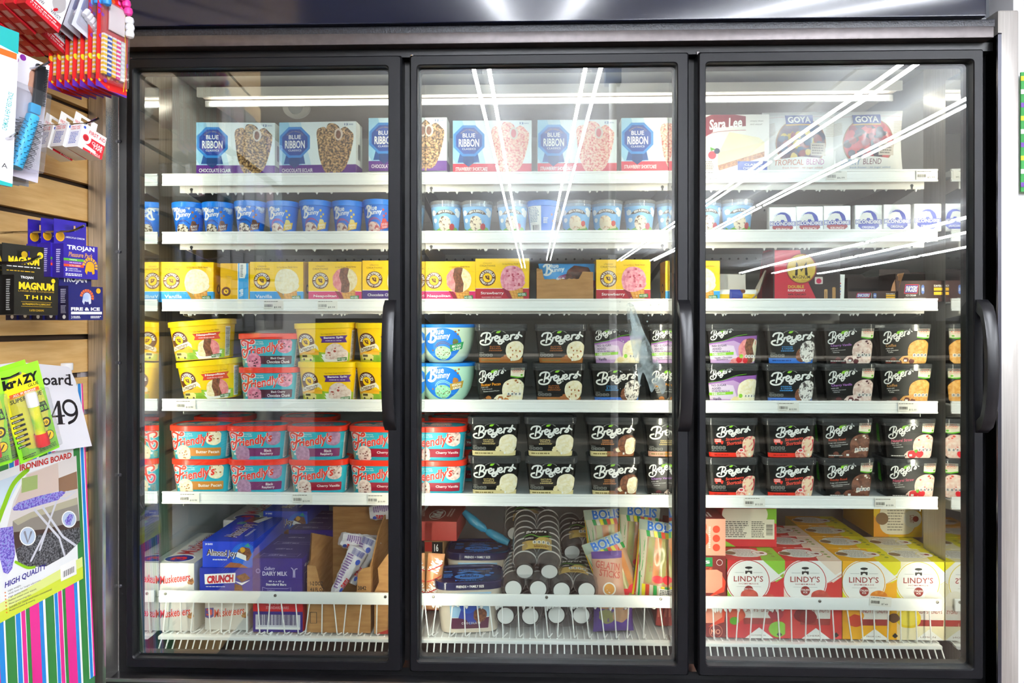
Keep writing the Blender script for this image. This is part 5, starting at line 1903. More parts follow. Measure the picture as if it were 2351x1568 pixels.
spawn('dairy', 'candy_box', 'purple chocolate bar box at the rear behind the front purple box', 'candy box', (bx(720, .46), .43, BZ + .10), .0, g)

t = thing('shipping_carton', 'brown carton with cut-open front full of white wrapped cones', 'carton', (bx(778), BY, BZ + .001))
w2 = .093
b = MB()
b.prism([(-w2, 0), (-w2, .195), (-.068, .193), (-.055, .14), (-.04, .105), (-.02, .098), (.02, .097), (.045, .1), (.052, .12), (.056, .175), (.07, .187), (w2, .192), (w2, 0)], 0, .004, KRAFT, ID)
A = Art(.186, .195); A.text('1-2 DOZ', .05, .70, .25, .76, K('#2a2018'), .02); A.text('4.6 FL OZ', .05, .61, .27, .67, K('#2a2018'), .02); A.text('3842', .80, .64, .93, .70, K('#2a2018'), .02); A.text('CONES', .38, .43, .62, .49, K('#2a2018'), .03); A.stroke([(.05, .3), (.15, .3), (.15, .14), (.05, .14), (.05, .3)], .01, K('#2a2018'), 1, sm=False)
A.it = [i for i in A.it]
A.put(b, front_of(.186, 0)); b.build('front_panel', t, smooth=False)
b = MB(); b.add([(-w2, .004, 0), (-w2, .26, 0), (-w2, .26, .20), (-w2 - .02, .10, .26), (-w2, .02, .20), (-w2, .004, .195)], [(0, 1, 2, 3, 4, 5)], KRAFT)
b.add([(-w2 + .004, .004, 0), (-w2 + .004, .26, 0), (-w2 + .004, .26, .20), (-w2 - .016, .10, .26), (-w2 + .004, .02, .20), (-w2 + .004, .004, .195)], [(5, 4, 3, 2, 1, 0)], KRAFT); b.build('side_panel', t, smooth=False)
b = MB(); b.prism([(0, 0), (.256, 0), (.256, .30), (.12, .265), (.02, .20), (0, .192)], -.002, .002, KRAFT, Matrix.Translation((w2 - .002, .004, 0)) @ Matrix.Rotation(pi / 2, 4, 'Z')); b.build('side_panel', t, smooth=False)
b = MB(); b.box(-w2 + .004, w2 - .004, .256, .26, 0, .30, KRAFT); b.build('back_panel', t)
t = thing('shipping_carton', 'brown carton at the latch edge of the first door, beside the cone carton', 'carton', (bx(893), BY - .004, BZ + .001))
b = MB(); b.prism([(-.042, 0), (-.042, .12), (-.028, .15), (-.032, .19), (.0, .235), (.05, .25), (.05, 0)], 0, .004, KRAFT, ID); b.box(-.042, .05, .004, .20, 0, .10, KRAFT); b.add([(-.038, -.0004, .0), (.05, -.0004, 0), (.05, -.0004, .06), (.02, -.0004, .02)], [(0, 1, 2, 3)], K('#b02a22')); b.build('carton', t, smooth=False)


def cone_wrap(key, L, r0, r1, txtcol, seed):
    b = MB(); rr = random.Random(seed)
    rings = []
    n = 22
    for k in range(15):
        q = k / 14
        r = r0 + (r1 - r0) * q
        rings.append([Vector(((r + .0035 * sin(i * 2.1 + k * 1.3 + seed) * sin(k * .9)) * cos(2 * pi * i / n), (r * .8 + .003 * sin(i * 1.7 + k)) * sin(2 * pi * i / n), L * q)) for i in range(n)])
    rings.append([Vector((r1 * .3 * cos(2 * pi * i / n), r1 * .3 * sin(2 * pi * i / n), L + .008)) for i in range(n)])
    b.rings(rings, mat('#e9e8ee', .22, coat=.4))
    A = Art(.06, L)
    A.lines(.05, .1, .45, .85, 14, K('#7a4a9a'), seed); A.text('TURTLE', .5, .2, .98, .34, RED, .05, rot=80); A.ell(.7, .75, .12, .06, K('#3a5ac0')); A.ell(.75, .12, .12, .05, K('#3a5ac0')); A.bars(.2, .85, .8, .98, K('#3a4aa0'), 4)

    def fn(x, y):
        a = -pi / 2 + (x - .03) / .03
        q = y / L
        r = r0 + (r1 - r0) * q + .0042
        return (r * cos(a), r * .8 * sin(a) - .0003, y), (cos(a), sin(a), 0)
    A.put(b, fn, us=12, vsn=6)
    TPL[key] = [('wrapper', b.mesh('wrapper'), [])]


cone_wrap('cone', .14, .013, .032, '#7a4a9a', 2)
cone_wrap('cone2', .12, .02, .036, '#c8682c', 5)
g = 'wrapped ice cream cones in the cut-open carton'
X = bx(778)
spawn('cone', 'wrapped_cone', 'white wrapped cone spilling out of the cut front, its purple print facing out', 'ice cream cone', (X - .022, BY + .035, BZ + .10), .2, g, -.35, .55)
spawn('cone', 'wrapped_cone', 'white wrapped cone lying behind the front cone, with red lettering', 'ice cream cone', (X + .016, BY + .09, BZ + .11), -.3, g, -.5, .25)
spawn('cone2', 'wrapped_cone', 'white wrapped cone lying crosswise with blue barcode on top of the pile', 'ice cream cone', (X - .03, BY + .13, BZ + .235), .3, g, -.2, 1.95)
spawn('cone2', 'wrapped_cone', 'white wrapped cone at the rear top, under the shelf by the first door handle bar', 'ice cream cone', (X + .04, BY + .22, BZ + .29), .0, g, -.2, 1.45)

# ---- middle basket
PAIL = mat('#d9cbb8', .4)
NAVL = mat('#141a44', .22, coat=.4)


def pail(key, flav):
    a, b_, n, H = .100, .075, 4.5, .150
    sc = lambda z: .84 + .16 * min(1, z / .13)
    R = Round(a, b_, n, sc)
    b = MB(); R.body(b, PAIL, [0, .03, .06, .09, .135])
    A = Art(.125, .108); A.z0 = .012
    A.rect(0, 0, 1, 1, K('#8fc1e4')); A.poly([(.08, 0), (.92, 0), (1, .3), (1, 1), (0, 1), (0, .3)], K('#a5cdea')); A.rect(0, 0, 1, .30, K('#5a2440')); A.rect(0, .3, 1, .315, W)
    A.poly([(.2, .3), (.30, .62), (.66, .62), (.74, .2), (.5, .1), (.4, .25)], K('#32439a')); A.circ(.46, .68, .26, K('#2a55b4')); A.blob(.76, .36, .2, CHOC, .06, 3)
    A.text('BLUE RIBBON', .30, .66, .62, .76, W, .02); A.text(flav, .28, .12, .78, .18, W, .01, space=1.4)
    lab = MB(); A.put(lab, R.wrap(A.w, 0, A.z0), us=14)
    lid = MB()
    lid.rings([R.ring(.128, 1, .002), R.ring(.129, 1, .004), R.ring(.149, 1, .0045), R.ring(.151, 1, .003), R.ring(.151, 1, -.004), R.ring(.1465, 1, -.007)], NAVL, caps=False)
    lid.add(R.ring(.1465, 1, -.007), [tuple(range(R.N))], NAVL)
    L = Art(.17, .12)
    lb = K('#3a7ac8')
    L.ell(.5, .36, .26, .2, lb, 24); L.text('RIBBON', .34, .30, .66, .42, NAVL, .03); L.text('BLUE', .42, .43, .58, .5, NAVL, .02)
    L.poly([(.28, .62), (.36, .56), (.5, .68), (.64, .56), (.72, .62), (.62, .72), (.38, .72)], lb)
    L.text('FRIENDS', .32, .76, .60, .86, lb, .03); L.text('GENEROUS', .62, .80, .92, .88, lb, .02); L.lines(.05, .3, .22, .6, 5, lb, 3); L.rect(.06, .7, .2, .78, lb); L.blob(.82, .4, .08, lb, .2, 4); L.blob(.9, .55, .06, lb, .2, 5); L.text('FAMILY', .25, .05, .75, .12, lb, .02)
    L.put(lid, lambda x, y: ((x - .085, y - .06, .1465), (0, 0, 1)))
    F_ = Art(.10, .016); F_.z0 = .132; F_.text('FRIENDS + FAMILY SIZE', .1, .25, .9, .7, W, .02)
    F_.put(lid, lambda x, y: (Vector((R.pt(x - .05)[0][0], R.pt(x - .05)[0][1] - .0045, .132 + y)), (0, -1, 0)), us=8, base=.001)
    TPL[key] = [('pail', b.mesh('pail'), [('front_label', lab.mesh('front_label'))]), ('lid', lid.mesh('lid'), [])]


pail('pail', 'CHOCOLATE')
g = 'square ice cream pails with navy lids'
spawn('pail', 'ice_cream_pail', 'square pail with navy lid and pale blue label, standing in front', 'ice cream pail', (bx(1072), BY + .076, BZ + .001), .12, g)
spawn('pail', 'ice_cream_pail', 'square pail with navy lid right behind the front pail', 'ice cream pail', (bx(1095, .34), .42, BZ + .03), .02, g)
w, h, d = .125, .06, .2
A = Art(w, h); A.rect(0, 0, 1, 1, K('#a8322a'))
T = Art(d, w); T.rect(0, 0, 1, 1, K('#9c3a30')); T.ell(.4, .6, .3, .2, W, 24); T.ell(.4, .6, .28, .18, K('#9c2a22'), 24); outl(T, 'KitKat', .2, .48, .62, .74, (W,), (.05,), shear=.15); T.lines(.3, .2, .8, .35, 2, K('#e0c0b8'), 3)
candy_box('kit', w, d, h, K('#a8322a'), A, T)
spawn('kit', 'candy_box', 'red wafer candy box with white lettering on top, behind the pails', 'candy box', (bx(1005, .36), .34, BZ + .22), -.05)
t = thing('shipping_carton', 'brown open carton under the red wafer box in the middle basket', 'carton', (bx(984, .34), .34, BZ + .001), 0)
b = MB(); b.box(-.044, .044, 0, .25, 0, .215, KRAFT, .002); A = Art(.088, .215); A.rect(0, .86, 1, 1, K('#b02a1e')); A.rect(.62, .80, 1, 1, KBLK); A.text('16', .7, .86, .85, .97, W, .02); A.rect(.0, 0, 1, .3, K('#b0382a')); A.poly([(.1, .3), (.3, .3), (.5, 0)], K('#d89a3c')); A.put(b, front_of(.088, 0)); b.build('carton', t)
A = Art(.05, .16); A.rect(0, 0, 1, 1, K('#c98a5c', .25)); A.text('KitKat', .1, .3, .9, .5, W, .05, rot=70); A.text('KitKat', .1, .7, .9, .9, W, .05, rot=70)
for k in range(4):
    A.stroke([(.1, .1 + .2 * k), (.9, .22 + .2 * k)], .02, K('#c0281e'), 1, sm=False)
TPL['kitwrap'] = [('wrapper', wrapper(.05, .16, .03, A, '#b9805a').mesh('wrapper'), [])]
spawn('kitwrap', 'wrapped_cone', 'red and clear wrapped cone at the hinge edge of the middle basket', 'ice cream cone', (bx(985), BY + .03, BZ + .06), .2, None, -.1, .12)
# sky blue freeze tube
t = thing('freeze_pop_tube', 'sky blue pinched freeze-pop tube lying on the pails', 'freeze pop', at(1065, 1175, .46))
b = MB(); b.tube([(0, 0, 0), (.03, -.01, -.025), (.065, -.02, -.048), (.075, -.022, -.055), (.085, -.024, -.06), (.12, -.035, -.075), (.15, -.045, -.088)], [.010, .016, .013, .007, .013, .015, .010], mat('#2a93b8', .25, coat=.3), 12); b.build('tube', t)

# cup multi-packs
CUPW = mat('#e4e3df', .35)
CUPB = noisy('#17171a', '#3a3430', 40, .4, .6, .35)
b = MB()
b.lathe([(.0001, 0), (.0255, 0), (.027, .0015), (.0275, .006), (.0325, .046), (.0345, .047), (.0345, .050), (.031, .050)], CUPB, 26, Matrix.Rotation(-pi / 2, 4, 'X'), caps=False)
b.lathe([(.0001, -.0004), (.0235, -.0004)], CUPW, 26, Matrix.Rotation(-pi / 2, 4, 'X'), caps=False)
b.lathe([(.0335, .0455), (.0355, .047), (.0355, .0495), (.033, .0505)], mat('#d4d2cd', .3), 26, Matrix.Rotation(-pi / 2, 4, 'X'), caps=False)
CUPM = b.mesh('cup')
PLAST = clearish('#f4f4f4', .06, .12, milk=.07, milk_col='#dddddd')


def cup_pack(loc, rz, rx, lab, n, card, nx=2):
    t = thing('cup_pack', lab, 'ice cream cups', loc, rz, 'ice cream cup packs in clear wrap', rx)
    for c in range(nx):
        for k in range(n):
            link('cup', CUPM, t, ((c - (nx - 1) / 2) * .0715, k * .030, 0))
    b = MB()
    L = n * .03 + .03
    sec = []
    m = 22
    for k in range(9):
        q = k / 8
        yy = -.004 + L * q
        s = 1 if 0 < k < 8 else .82
        sec.append([Vector((.0735 * s * math.copysign(abs(cos(2 * pi * i / m)) ** .55, cos(2 * pi * i / m)) + .002 * sin(i * 3 + k * 2), yy, .0385 * s * math.copysign(abs(sin(2 * pi * i / m)) ** .6, sin(2 * pi * i / m)) + .0015 * sin(i * 2.3 + k * 3))) for i in range(m)])
    b.rings(sec, PLAST, caps=False); b.build('clear_wrap', t)
    A = Art(.088, .095)
    A.rrect(0, 0, 1, 1, .05, K('#c9a85a')); A.poly([(0, .45), (0, .95), (.05, 1), (.95, 1), (1, .95), (1, .62), (.6, .6), (.4, .4), (0, .45)], KBLK)
    A.stroke([(0, .66), (.3, .72), (.6, .6), (1, .74)], .05, K('#5fa03a')); A.text('Breyers', .12, .78, .85, .95, W, .02, .2, rot=4); A.lines(.1, .5, .4, .58, 2, W, 3); icons(A, .36, .24, .96, .40, W, 4); A.lines(.4, .06, .95, .18, 3, BROWN, 4)
    b = MB(); y0 = card

    def fn(x, y):
        u = x - .044
        return (u, y0 + y, .0415 - .010 * abs(u / .044) ** 3), (0, 0, 1)
    b.add([], [], W)
    A.put(b, fn, us=8); b.build('sleeve_card', t)
    return t


for px, py, fy, rx, n, card, lab in ((1189, 1414, .178, 0, 8, .15, 'bottom pack of ice cream cups behind the basket wires, nearer the pails'), (1306, 1412, .178, 0, 8, .15, 'bottom pack of ice cream cups behind the basket wires, nearer the freeze-pop bags'),
                                     (1207, 1352, .172, .05, 8, .15, 'middle pack of ice cream cups showing half its white cup ends, nearer the pails'), (1318, 1356, .172, .06, 8, .03, 'middle pack of ice cream cups with a brown and black card on top'),
                                     (1233, 1312, .185, .34, 8, .05, 'top pack of ice cream cups with two white cup ends facing out'), (1340, 1268, .34, .3, 5, .02, 'rear pack of ice cream cups high up beside the freeze-pop bags'),
                                     (1208, 1225, .42, .3, 4, .02, 'rearmost pack of ice cream cups near the sky blue tube')):
    p = at(px, py, fy)
    cup_pack(p, 0, rx, lab, n, card)

# freeze-pop bags
def pop_bag(key, w, h, seed, purple=False):
    A = Art(w, h)
    base = '#d8a27c' if not purple else '#7a4a9a'
    A.rect(0, 0, 1, 1, noisy('#a87f62', '#c29c7c', 8, .4, .6, .25))
    rr = random.Random(seed)
    cols = ['#e6d72a', '#c8452c', '#cfc8b0', '#2f9a4a', '#cfc8b0', '#e6d72a', '#2a8a46', '#c8452c']
    for k in range(4):
        x = .25 + .16 * k
        A.rrect(x, .18, x + .145, .78, .03, noisy('#c07440', '#d8975e', 6, .4, .6, .2) if k % 2 else noisy('#98965a', '#b5a86c', 6, .4, .6, .2))
    for k in range(5):
        A.poly([(.0, 1 - .16 * k * 0), (.0 + .045 * k, 0), (.045 + .045 * k, 0), (.05 + .04 * k, 1), (.01 + .04 * k, 1)], K(cols[k], .25))
    for k in range(9):
        A.poly([(.22 + .09 * k, 0), (.30 + .09 * k, 0), (.27 + .09 * k, .16), (.19 + .09 * k, .16)], K(cols[k % 8], .25))
        A.poly([(.2 + .09 * k, .78), (.28 + .09 * k, .78), (.25 + .09 * k, .86), (.17 + .09 * k, .86)], K(cols[(k + 3) % 8], .25))
    A.rect(0, .86, 1, 1, K('#a9b4a4', .25))
    A.text('BOLIS', .2, .86, .92, .99, K('#c4ced4'), .07); A.text('BOLIS', .2, .86, .92, .99, K('#2f6ec4', .25), .03)
    A.ell(.55, .24, .14, .05, RED); A.ell(.8, .25, .14, .06, RED)
    A.rect(.6, .03, .98, .13, W); A.lines(.62, .04, .96, .12, 4, K('#555555'), 3)
    TPL[key] = [('bag', wrapper(w, h, .045, A, '#d0b090', 22).mesh('bag'), [])]


pop_bag('pop', .125, .215, 3)
g = 'striped freeze-pop bags'
for px, py, fy, rz, ry, rx, lab in ((1400, 1335, .30, .1, -.05, -.25, 'striped freeze-pop bag at the rear beside the rear cup pack'), (1458, 1330, .28, -.1, .08, -.25, 'striped freeze-pop bag in the centre, its coloured edge running down'),
                                    (1500, 1372, .20, -.1, .12, -.3, 'striped freeze-pop bag in front, lit beside the latch edge of the middle door'), (1440, 1402, .21, .2, -.3, -.3, 'striped freeze-pop bag low down, its green stripe behind the rail')):
    p = at(px, py, fy)
    spawn('pop', 'freeze_pop_bag', lab, 'bag of freeze pops', p, rz, g, rx, ry)
A = Art(.12, .10); A.rect(0, 0, 1, 1, K('#5a3f94', .25)); A.blob(.3, .5, .2, K('#8a8a5a'), .1, 3, rx=1.2); A.blob(.65, .55, .22, K('#b08a6a'), .1, 4, rx=1.2); A.rrect(.1, .7, .9, .95, .05, K('#c9966a')); A.lines(.15, .75, .85, .9, 3, K('#b0482a'), 3)
TPL['purplebag'] = [('bag', wrapper(.12, .10, .06, A, '#5a3f94').mesh('bag'), [])]
p = at(1410, 1437, .18)
spawn('purplebag', 'snack_bag', 'purple bag lying on the basket floor behind the wires', 'bag', (p.x, .20, BZ + .004), .1, None, -.1)
A = Art(.09, .13); A.rect(0, 0, 1, 1, K('#d0a088', .25)); A.text('JARRITOS' if 0 else 'GELATIN', .1, .62, .9, .78, K('#c05a4a'), .02, rot=-10); A.text('STICKS', .2, .45, .9, .6, K('#c05a4a'), .02, rot=-10); A.circ(.5, .2, .15, W); A.circ(.5, .2, .12, K('#e0a050')); A.rect(0, .85, 1, 1, K('#6a4a90'))
TPL['pinkbag'] = [('bag', wrapper(.09, .13, .04, A, '#d0a088').mesh('bag'), [])]
p = at(1400, 1375, .19)
spawn('pinkbag', 'snack_bag', 'small pinkish bag with round emblem beside the cup packs', 'bag', (p.x, .20, p.z), .0, None, -.2, -.05)
# red stack of flat boxes at the latch edge
for k in range(3):
    t = thing('candy_box', ('red flat box leaning innermost at the latch edge of the middle basket', 'red flat box leaning second at the latch edge of the middle basket', 'red and green flat box leaning outermost at the latch edge of the middle basket')[k], 'candy box', (at(1512 + 16 * k, 0, .24).x, .24, BZ + .004), -.06, 'red flat boxes', 0, .10)
    b = MB(); b.box(-.009, .009, 0, .22, 0, .26 + .01 * k, mat('#a33a34', .4), .001)
    A = Art(.018, .26); A.rect(.2, .1, .5, .8, K('#c86a58')); A.rect(.6, .5, .9, .9, K('#2c6a3c')); A.put(b, front_of(.018, 0)); b.build('carton', t)

# ---- italian ice cartons in the far basket
w, h, d = .163, .222, .115


def lindy(key, main, corner, ring, scp, flav, fruit):
    A = Art(w, h)
    A.rect(0, 0, 1, 1, K(main))
    A.poly([(.45, 1), (1, 1), (1, .80), (.85, .72)], K(corner)); A.poly([(0, .42), (.0, .66), (.25, .52)], K(corner)); A.poly([(0, .44), (.28, .54), (.05, .42)], W)
    A.poly([(.30, 1), (.62, 1), (.95, .78), (.72, .70)], W)
    A.stroke([(.70, .72), (1, .86)], .018, W, 1, sm=False); A.stroke([(.72, .70), (1, .83)], .006, K(ring), 1, sm=False)
    A.circ(.36, .73, .285, W); A.circ(.36, .73, .275, K(ring)); A.circ(.36, .73, .265, W)
    dk = K('#2a2a2a')
    A.ell(.37, .905, .065, .016, dk); A.rect(.367, .85, .373, .90, dk); A.rect(.31, .825, .43, .865, dk); A.circ(.37, .825, .022, W); A.ring = None
    A.rect(.13, .84, .29, .844, SMALL); A.rect(.45, .84, .61, .844, SMALL)
    A.text("LINDY'S", .11, .725, .62, .80, K('#a23a34'), .012, space=1.05); A.text('HOMEMADE', .20, .69, .54, .708, K('#a23a34'), .01, space=1.2)
    A.rect(.16, .66, .58, .663, SMALL)
    A.circ(.37, .615, .06, K('#8f2620')); A.text('ITALIAN', .30, .615, .44, .64, W, .015); A.text('ICE', .335, .585, .405, .607, W, .015)
    A.blob(.38 if key == 'melon' else .62, .54, .09, scp, .03, 3, rx=1.25)
    A.blob(.72, .50, .07, scp, .03, 4, rx=1.2)
    # lower half: cups and fruit
    for cx, q in ((.42, .16), (.68, .13)):
        A.poly([(cx - q, .44), (cx + q, .44), (cx + q * .85, .18), (cx - q * .85, .18)], K('#e6e0d6')); A.poly([(cx - q * .92, .26), (cx + q * .92, .26), (cx + q * .85, .18), (cx - q * .85, .18)], K('#a23a34')); A.text("LINDY'S", cx - q * .7, .34, cx + q * .7, .385, K('#a23a34'), .01)
    A.poly([(.30, .0), (.55, .14), (.8, .0)], W)
    for x, y, r, m in fruit:
        A.blob(x, y, r, m, .05, int(x * 100), rx=1.2)
    A.poly([(.85, .05), (.9, .09), (.95, .05), (.9, .02)], K('#2a2a2a')); A.text(flav, .40, .03, .66, .05, K('#7a4a3a'))
    A.rrect(.80, .445, .985, .485, .015, W if key == 'cherry' else K(main)); 
    if key == 'cherry':
        A.circ(.9, .465, .06, W); A.circ(.9, .465, .055, K('#c23040')); A.rect(.82, .453, .98, .478, W); A.text('CHERRY', .85, .458, .95, .473, K('#a23a34'), .02)
    T = Art(w, d)
    T.rect(0, 0, 1, 1, K(main)); T.poly([(.6, 0), (1, 0), (1, 1), (.72, 1)], K(corner)); T.rrect(.1, .22, .72, .92, .32, K(ring)); T.rrect(.11, .24, .71, .90, .3, W); T.circ(.15, .55, .16, W); T.circ(.15, .55, .14, K('#8a6a4a')); T.circ(.68, .55, .2, K(ring)); T.circ(.68, .55, .185, W); T.circ(.72, .55, .06, K('#8f2620')); T.lines(.24, .3, .58, .84, 10, K('#9a938a'), 3, .4, .1)
    T.text("LINDY'S", .6, .49, .70, .6, K('#a23a34'), .01, rot=90)
    for k in range(3):
        T.circ(.86, .3 + .2 * k, .05, K('#8a9a3a'))
    S = Art(d, h); S.rect(0, 0, 1, 1, K(main)); S.poly([(0, .5), (1, .9), (1, 1), (0, 1)], K(corner))
    TPL['ice_' + key] = [('carton', carton_mesh(w, d, h, K(main), A, S, S, T), [])]


REDI = noisy('#b84438', '#cf5a48', 60, .4, .6)
lindy('melon', '#cf2f34', '#8fc63a', '#c2332e', REDI, 'WATERMELON', [(.16, .30, .09, K('#d8583c')), (.12, .22, .05, GREEN), (.84, .32, .08, K('#a8323a')), (.88, .12, .1, K('#8fc63a'))])
lindy('cherry', '#d03a34', '#f0d8c4', '#c2332e', REDI, 'CHERRY', [(.3, .3, .08, K('#7a1418')), (.42, .28, .09, K('#8f1a1c'))])
lindy('mango', '#f0ae14', '#e6dc1e', '#e8a41c', noisy('#d0781c', '#e8983a', 60), 'TROPICAL', [(.18, .30, .11, K('#e8a020')), (.22, .24, .08, K('#c8442a')), (.88, .28, .06, K('#5a3a1c'))])
lindy('lemon', '#f0e6c0', '#e6d81e', '#e8d03a', mat('#efe8d8', .5), 'LEMON', [(.2, .28, .13, K('#e6c81e')), (.2, .28, .1, K('#f0dc50'))])
g = 'italian ice cartons in the far basket'
for key, px, labs in (('melon', 1736, ('red and lime green italian ice carton at the basket front',)), ('cherry', 1866, ('plain red cherry italian ice carton at the basket front', 'plain red italian ice carton directly behind the front cherry one', 'plain red italian ice carton deepest in its row')),
                      ('mango', 2001, ('orange yellow italian ice carton at the basket front', 'orange yellow italian ice carton second in its row', 'orange yellow italian ice carton third in its row', 'orange yellow italian ice carton deepest in its row')),
                      ('lemon', 2126, ('pale yellow lemon italian ice carton lit brightly at the basket front', 'pale yellow lemon italian ice carton second in its row'))):
    for k, lab in enumerate(labs):
        y = BY + .1165 * k
        spawn('ice_' + key, 'italian_ice_carton', lab, 'carton', (at(px, 0, BY).x, y, BZ + .001 + .001 * k), 0, g)
A = Art(w, d)      # carton lying on its back on the others, bottom panel to the front
A.rect(0, 0, 1, 1, K('#cf2f34')); A.poly([(.4, 1), (1, 1), (1, .6)], K('#8fc63a')); A.poly([(0, 0), (.25, 0), (0, .2)], K('#8fc63a')); A.ell(.42, .85, .42, .4, CREAM, 30)
A.rect(.0, .20, .96, .72, CREAM); A.lines(.05, .24, .5, .68, 9, K('#7a756a'), 3); A.lines(.54, .24, .78, .68, 9, K('#7a756a'), 5); A.bars(.81, .3, .93, .6, KBLK, 4, horiz=True)
T = Art(w, h); T.rect(0, 0, 1, 1, K('#c8382e')); T.ell(.5, .5, .5, .4, CREAM)
TPL['ice_lying'] = [('carton', carton_mesh(w, h, d, K('#cf2f34'), A, None, None, T), [])]
spawn('ice_lying', 'italian_ice_carton', 'red and lime carton lying down with its nutrition panel facing out', 'carton', (at(1722, 0, BY + .11).x, BY + .118, BZ + .195 + .03), .0, g)
spawn('ice_melon', 'italian_ice_carton', 'red and lime green carton standing behind the front one, under the lying carton', 'carton', (at(1736, 0, BY).x, BY + .1165, BZ + .001), 0, g)
A = Art(w, d); A.rect(0, 0, 1, 1, K('#e8c01a')); A.poly([(0, 0), (.3, 0), (0, .6)], K('#e89a1c')); A.rrect(.1, .05, .8, .95, .3, K('#e8a41c')); A.rrect(.115, .07, .785, .93, .28, CREAM); A.lines(.26, .16, .6, .84, 9, K('#9a938a'), 3, .4); A.circ(.16, .5, .17, K('#8a6a4a')); A.circ(.74, .5, .24, W); A.circ(.80, .5, .08, K('#8f2620')); A.text("LINDY'S", .65, .44, .80, .56, K('#a23a34'), .01, rot=90)
S = Art(h, d); S.rect(0, 0, 1, 1, K('#b99014')); S.blob(.3, .7, .3, K('#7a4a2a'), .1, 3)
TPL['ice_lying2'] = [('carton', carton_mesh(w, h, d, K('#e8c01a'), A, S, S), [])]
spawn('ice_lying2', 'italian_ice_carton', 'yellow carton lying on the rear rows under the shelf, logo sideways', 'carton', (at(2066, 0, .40).x, .40, BZ + .226), 0, g)
spawn('ice_lying2', 'italian_ice_carton', 'yellow carton lying next to the sideways-logo one, by the freezer side wall', 'carton', (at(2206, 0, .42).x, .42, BZ + .226), 0, g)
# strawberry ice boxes at the hinge edge
A = Art(.10, .145); A.rect(0, 0, 1, 1, K('#7d2a28'))
A.rect(.0, .80, .62, .98, K('#1f8a4a')); A.text("Luigi's", -.6, .83, .55, .95, W, .01); A.text('REAL ITALIAN ICE', -.9, .73, .62, .78, K('#e8582c'), .02); A.circ(.82, .88, .06, W); A.circ(.82, .88, .053, K('#7d2a28'))
A.poly([(0, .28), (.7, .28), (.9, .4), (.9, .68), (.75, .74), (0, .72)], K('#ef9c80')); A.poly([(.5, .2), (.95, .3), (1, .5), (.9, .62), (.9, .4)], K('#e8482c')); A.text('STRAWBERRY', -1.6, .46, .42, .62, W, .0)
A.circ(.72, .12, .13, K('#e8826a')); A.circ(.72, .12, .12, K('#7d2a28')); A.text('NO', .58, .06, .85, .16, K('#ef9c80'), .03)
candy_box('luigi', .10, .09, .145, K('#7d2a28'), A)
A = Art(.10, .105); A.rect(0, 0, 1, 1, K('#f2a388')); A.poly([(0, 1), (.3, 1), (.2, 0), (0, 0)], K('#e0482c')); A.blob(.2, .75, .25, K('#ee5a34'), .08, 3); A.blob(.3, .45, .22, K('#e84a28'), .08, 4); A.blob(.15, .2, .2, K('#ee5a34'), .08, 5)
for k in range(3):
    A.circ(.74, .22 + .25 * k, .1, K('#d8482f'))
A.lines(.52, .2, .58, .8, 12, W, 3)
S = Art(.15, .10); S.rect(0, 0, 1, 1, K('#7d2a28')); S.lines(.15, .3, .5, .6, 3, W, 3); S.text('6', .1, .65, .2, .8, W, .03)
candy_box('luigi2', .10, .15, .105, K('#f2a388'), A, S)
g = 'strawberry italian ice boxes at the hinge edge'
spawn('luigi', 'italian_ice_carton', 'dark red strawberry ice box with green logo behind the basket rail', 'carton', (bx(1626) - .0, BY, BZ + .088), 0, g)
spawn('luigi', 'italian_ice_carton', 'dark red strawberry ice box lowest at the hinge edge, behind the wires', 'carton', (bx(1626), BY + .002, BZ - .05 + .051), 0, g)
spawn('luigi2', 'italian_ice_carton', 'salmon pink box with three round icons on the dark red boxes', 'carton', (bx(1626), BY + .004, BZ + .234), 0, g)

# ---------------------------------------------------------------- price tags
TAGM = mat('#f0ece2', .5)
z_of = lambda k: zrail[k] - .018
n_tag = 0
for px, sh, price, lab in ((628, 3, '$9.99', 'white $9.99 price tag under the vanilla carton'), (752, 3, '$9.99', 'white $9.99 price tag under the neapolitan carton'), (426, 4, '$10.99', 'white $10.99 price tag under the tilted yellow tubs'),
                           (435, 5, '$10.99', 'white $10.99 price tag under the butter pecan tubs'), (694, 5, '$10.99', 'white $10.99 price tag under the lower cherry vanilla tub'), (867, 5, '$10.99', 'white $10.99 price tag at the latch edge of the first door'),
                           (1628, 1, '$12.99', 'white $12.99 price tag under the cheesecake box'), (1921, 1, '$6.99', 'white $6.99 price tag under the tropical fruit bag'), (2128, 1, '$5.99', 'faded white $5.99 price tag past the berry bag'),
                           (1811, 4, '$12.50', 'white $12.50 price tag under the cookies and cream tubs'), (2086, 4, '$12.50', 'white $12.50 price tag under the coffee tubs'), (1733, 5, '$12.50', 'white $12.50 price tag between the two strawberry shortcake stacks'), (2033, 5, '$12.50', 'white $12.50 price tag between rocky road and natural strawberry tubs')):
    p = at(px, 0, RY - .004)
    t = thing('price_tag', lab, 'price tag', (p.x, RY - .0034, z_of(sh) - .0125), 0, 'price tags on the shelf rails')
    b = MB(); b.box(-.029, .029, -.0004, .0004, 0, .026, TAGM)
    A = Art(.058, .026); A.lines(.03, .86, .75, .94, 1, K('#5a5650'), n_tag, .8, .05); A.bars(.04, .26, .46, .58, K('#6a6660'), n_tag, n=30); A.rect(.04, .26, .46, .27, SMALL); A.lines(.04, .08, .4, .14, 1, SMALL, 3, .6); A.text(price, .52, .14, .88, .34, K('#4a4640'), .01)
    A.put(b, front_of(.058, -.0004)); b.build('card', t)
    n_tag += 1
p = at(2021, 1392, .148)
t = thing('price_tag', 'crooked $7.49 price tag on the basket rail under the orange yellow carton', 'price tag', (p.x, .1486, p.z), 0, 'price tags on the shelf rails', 0, .07)
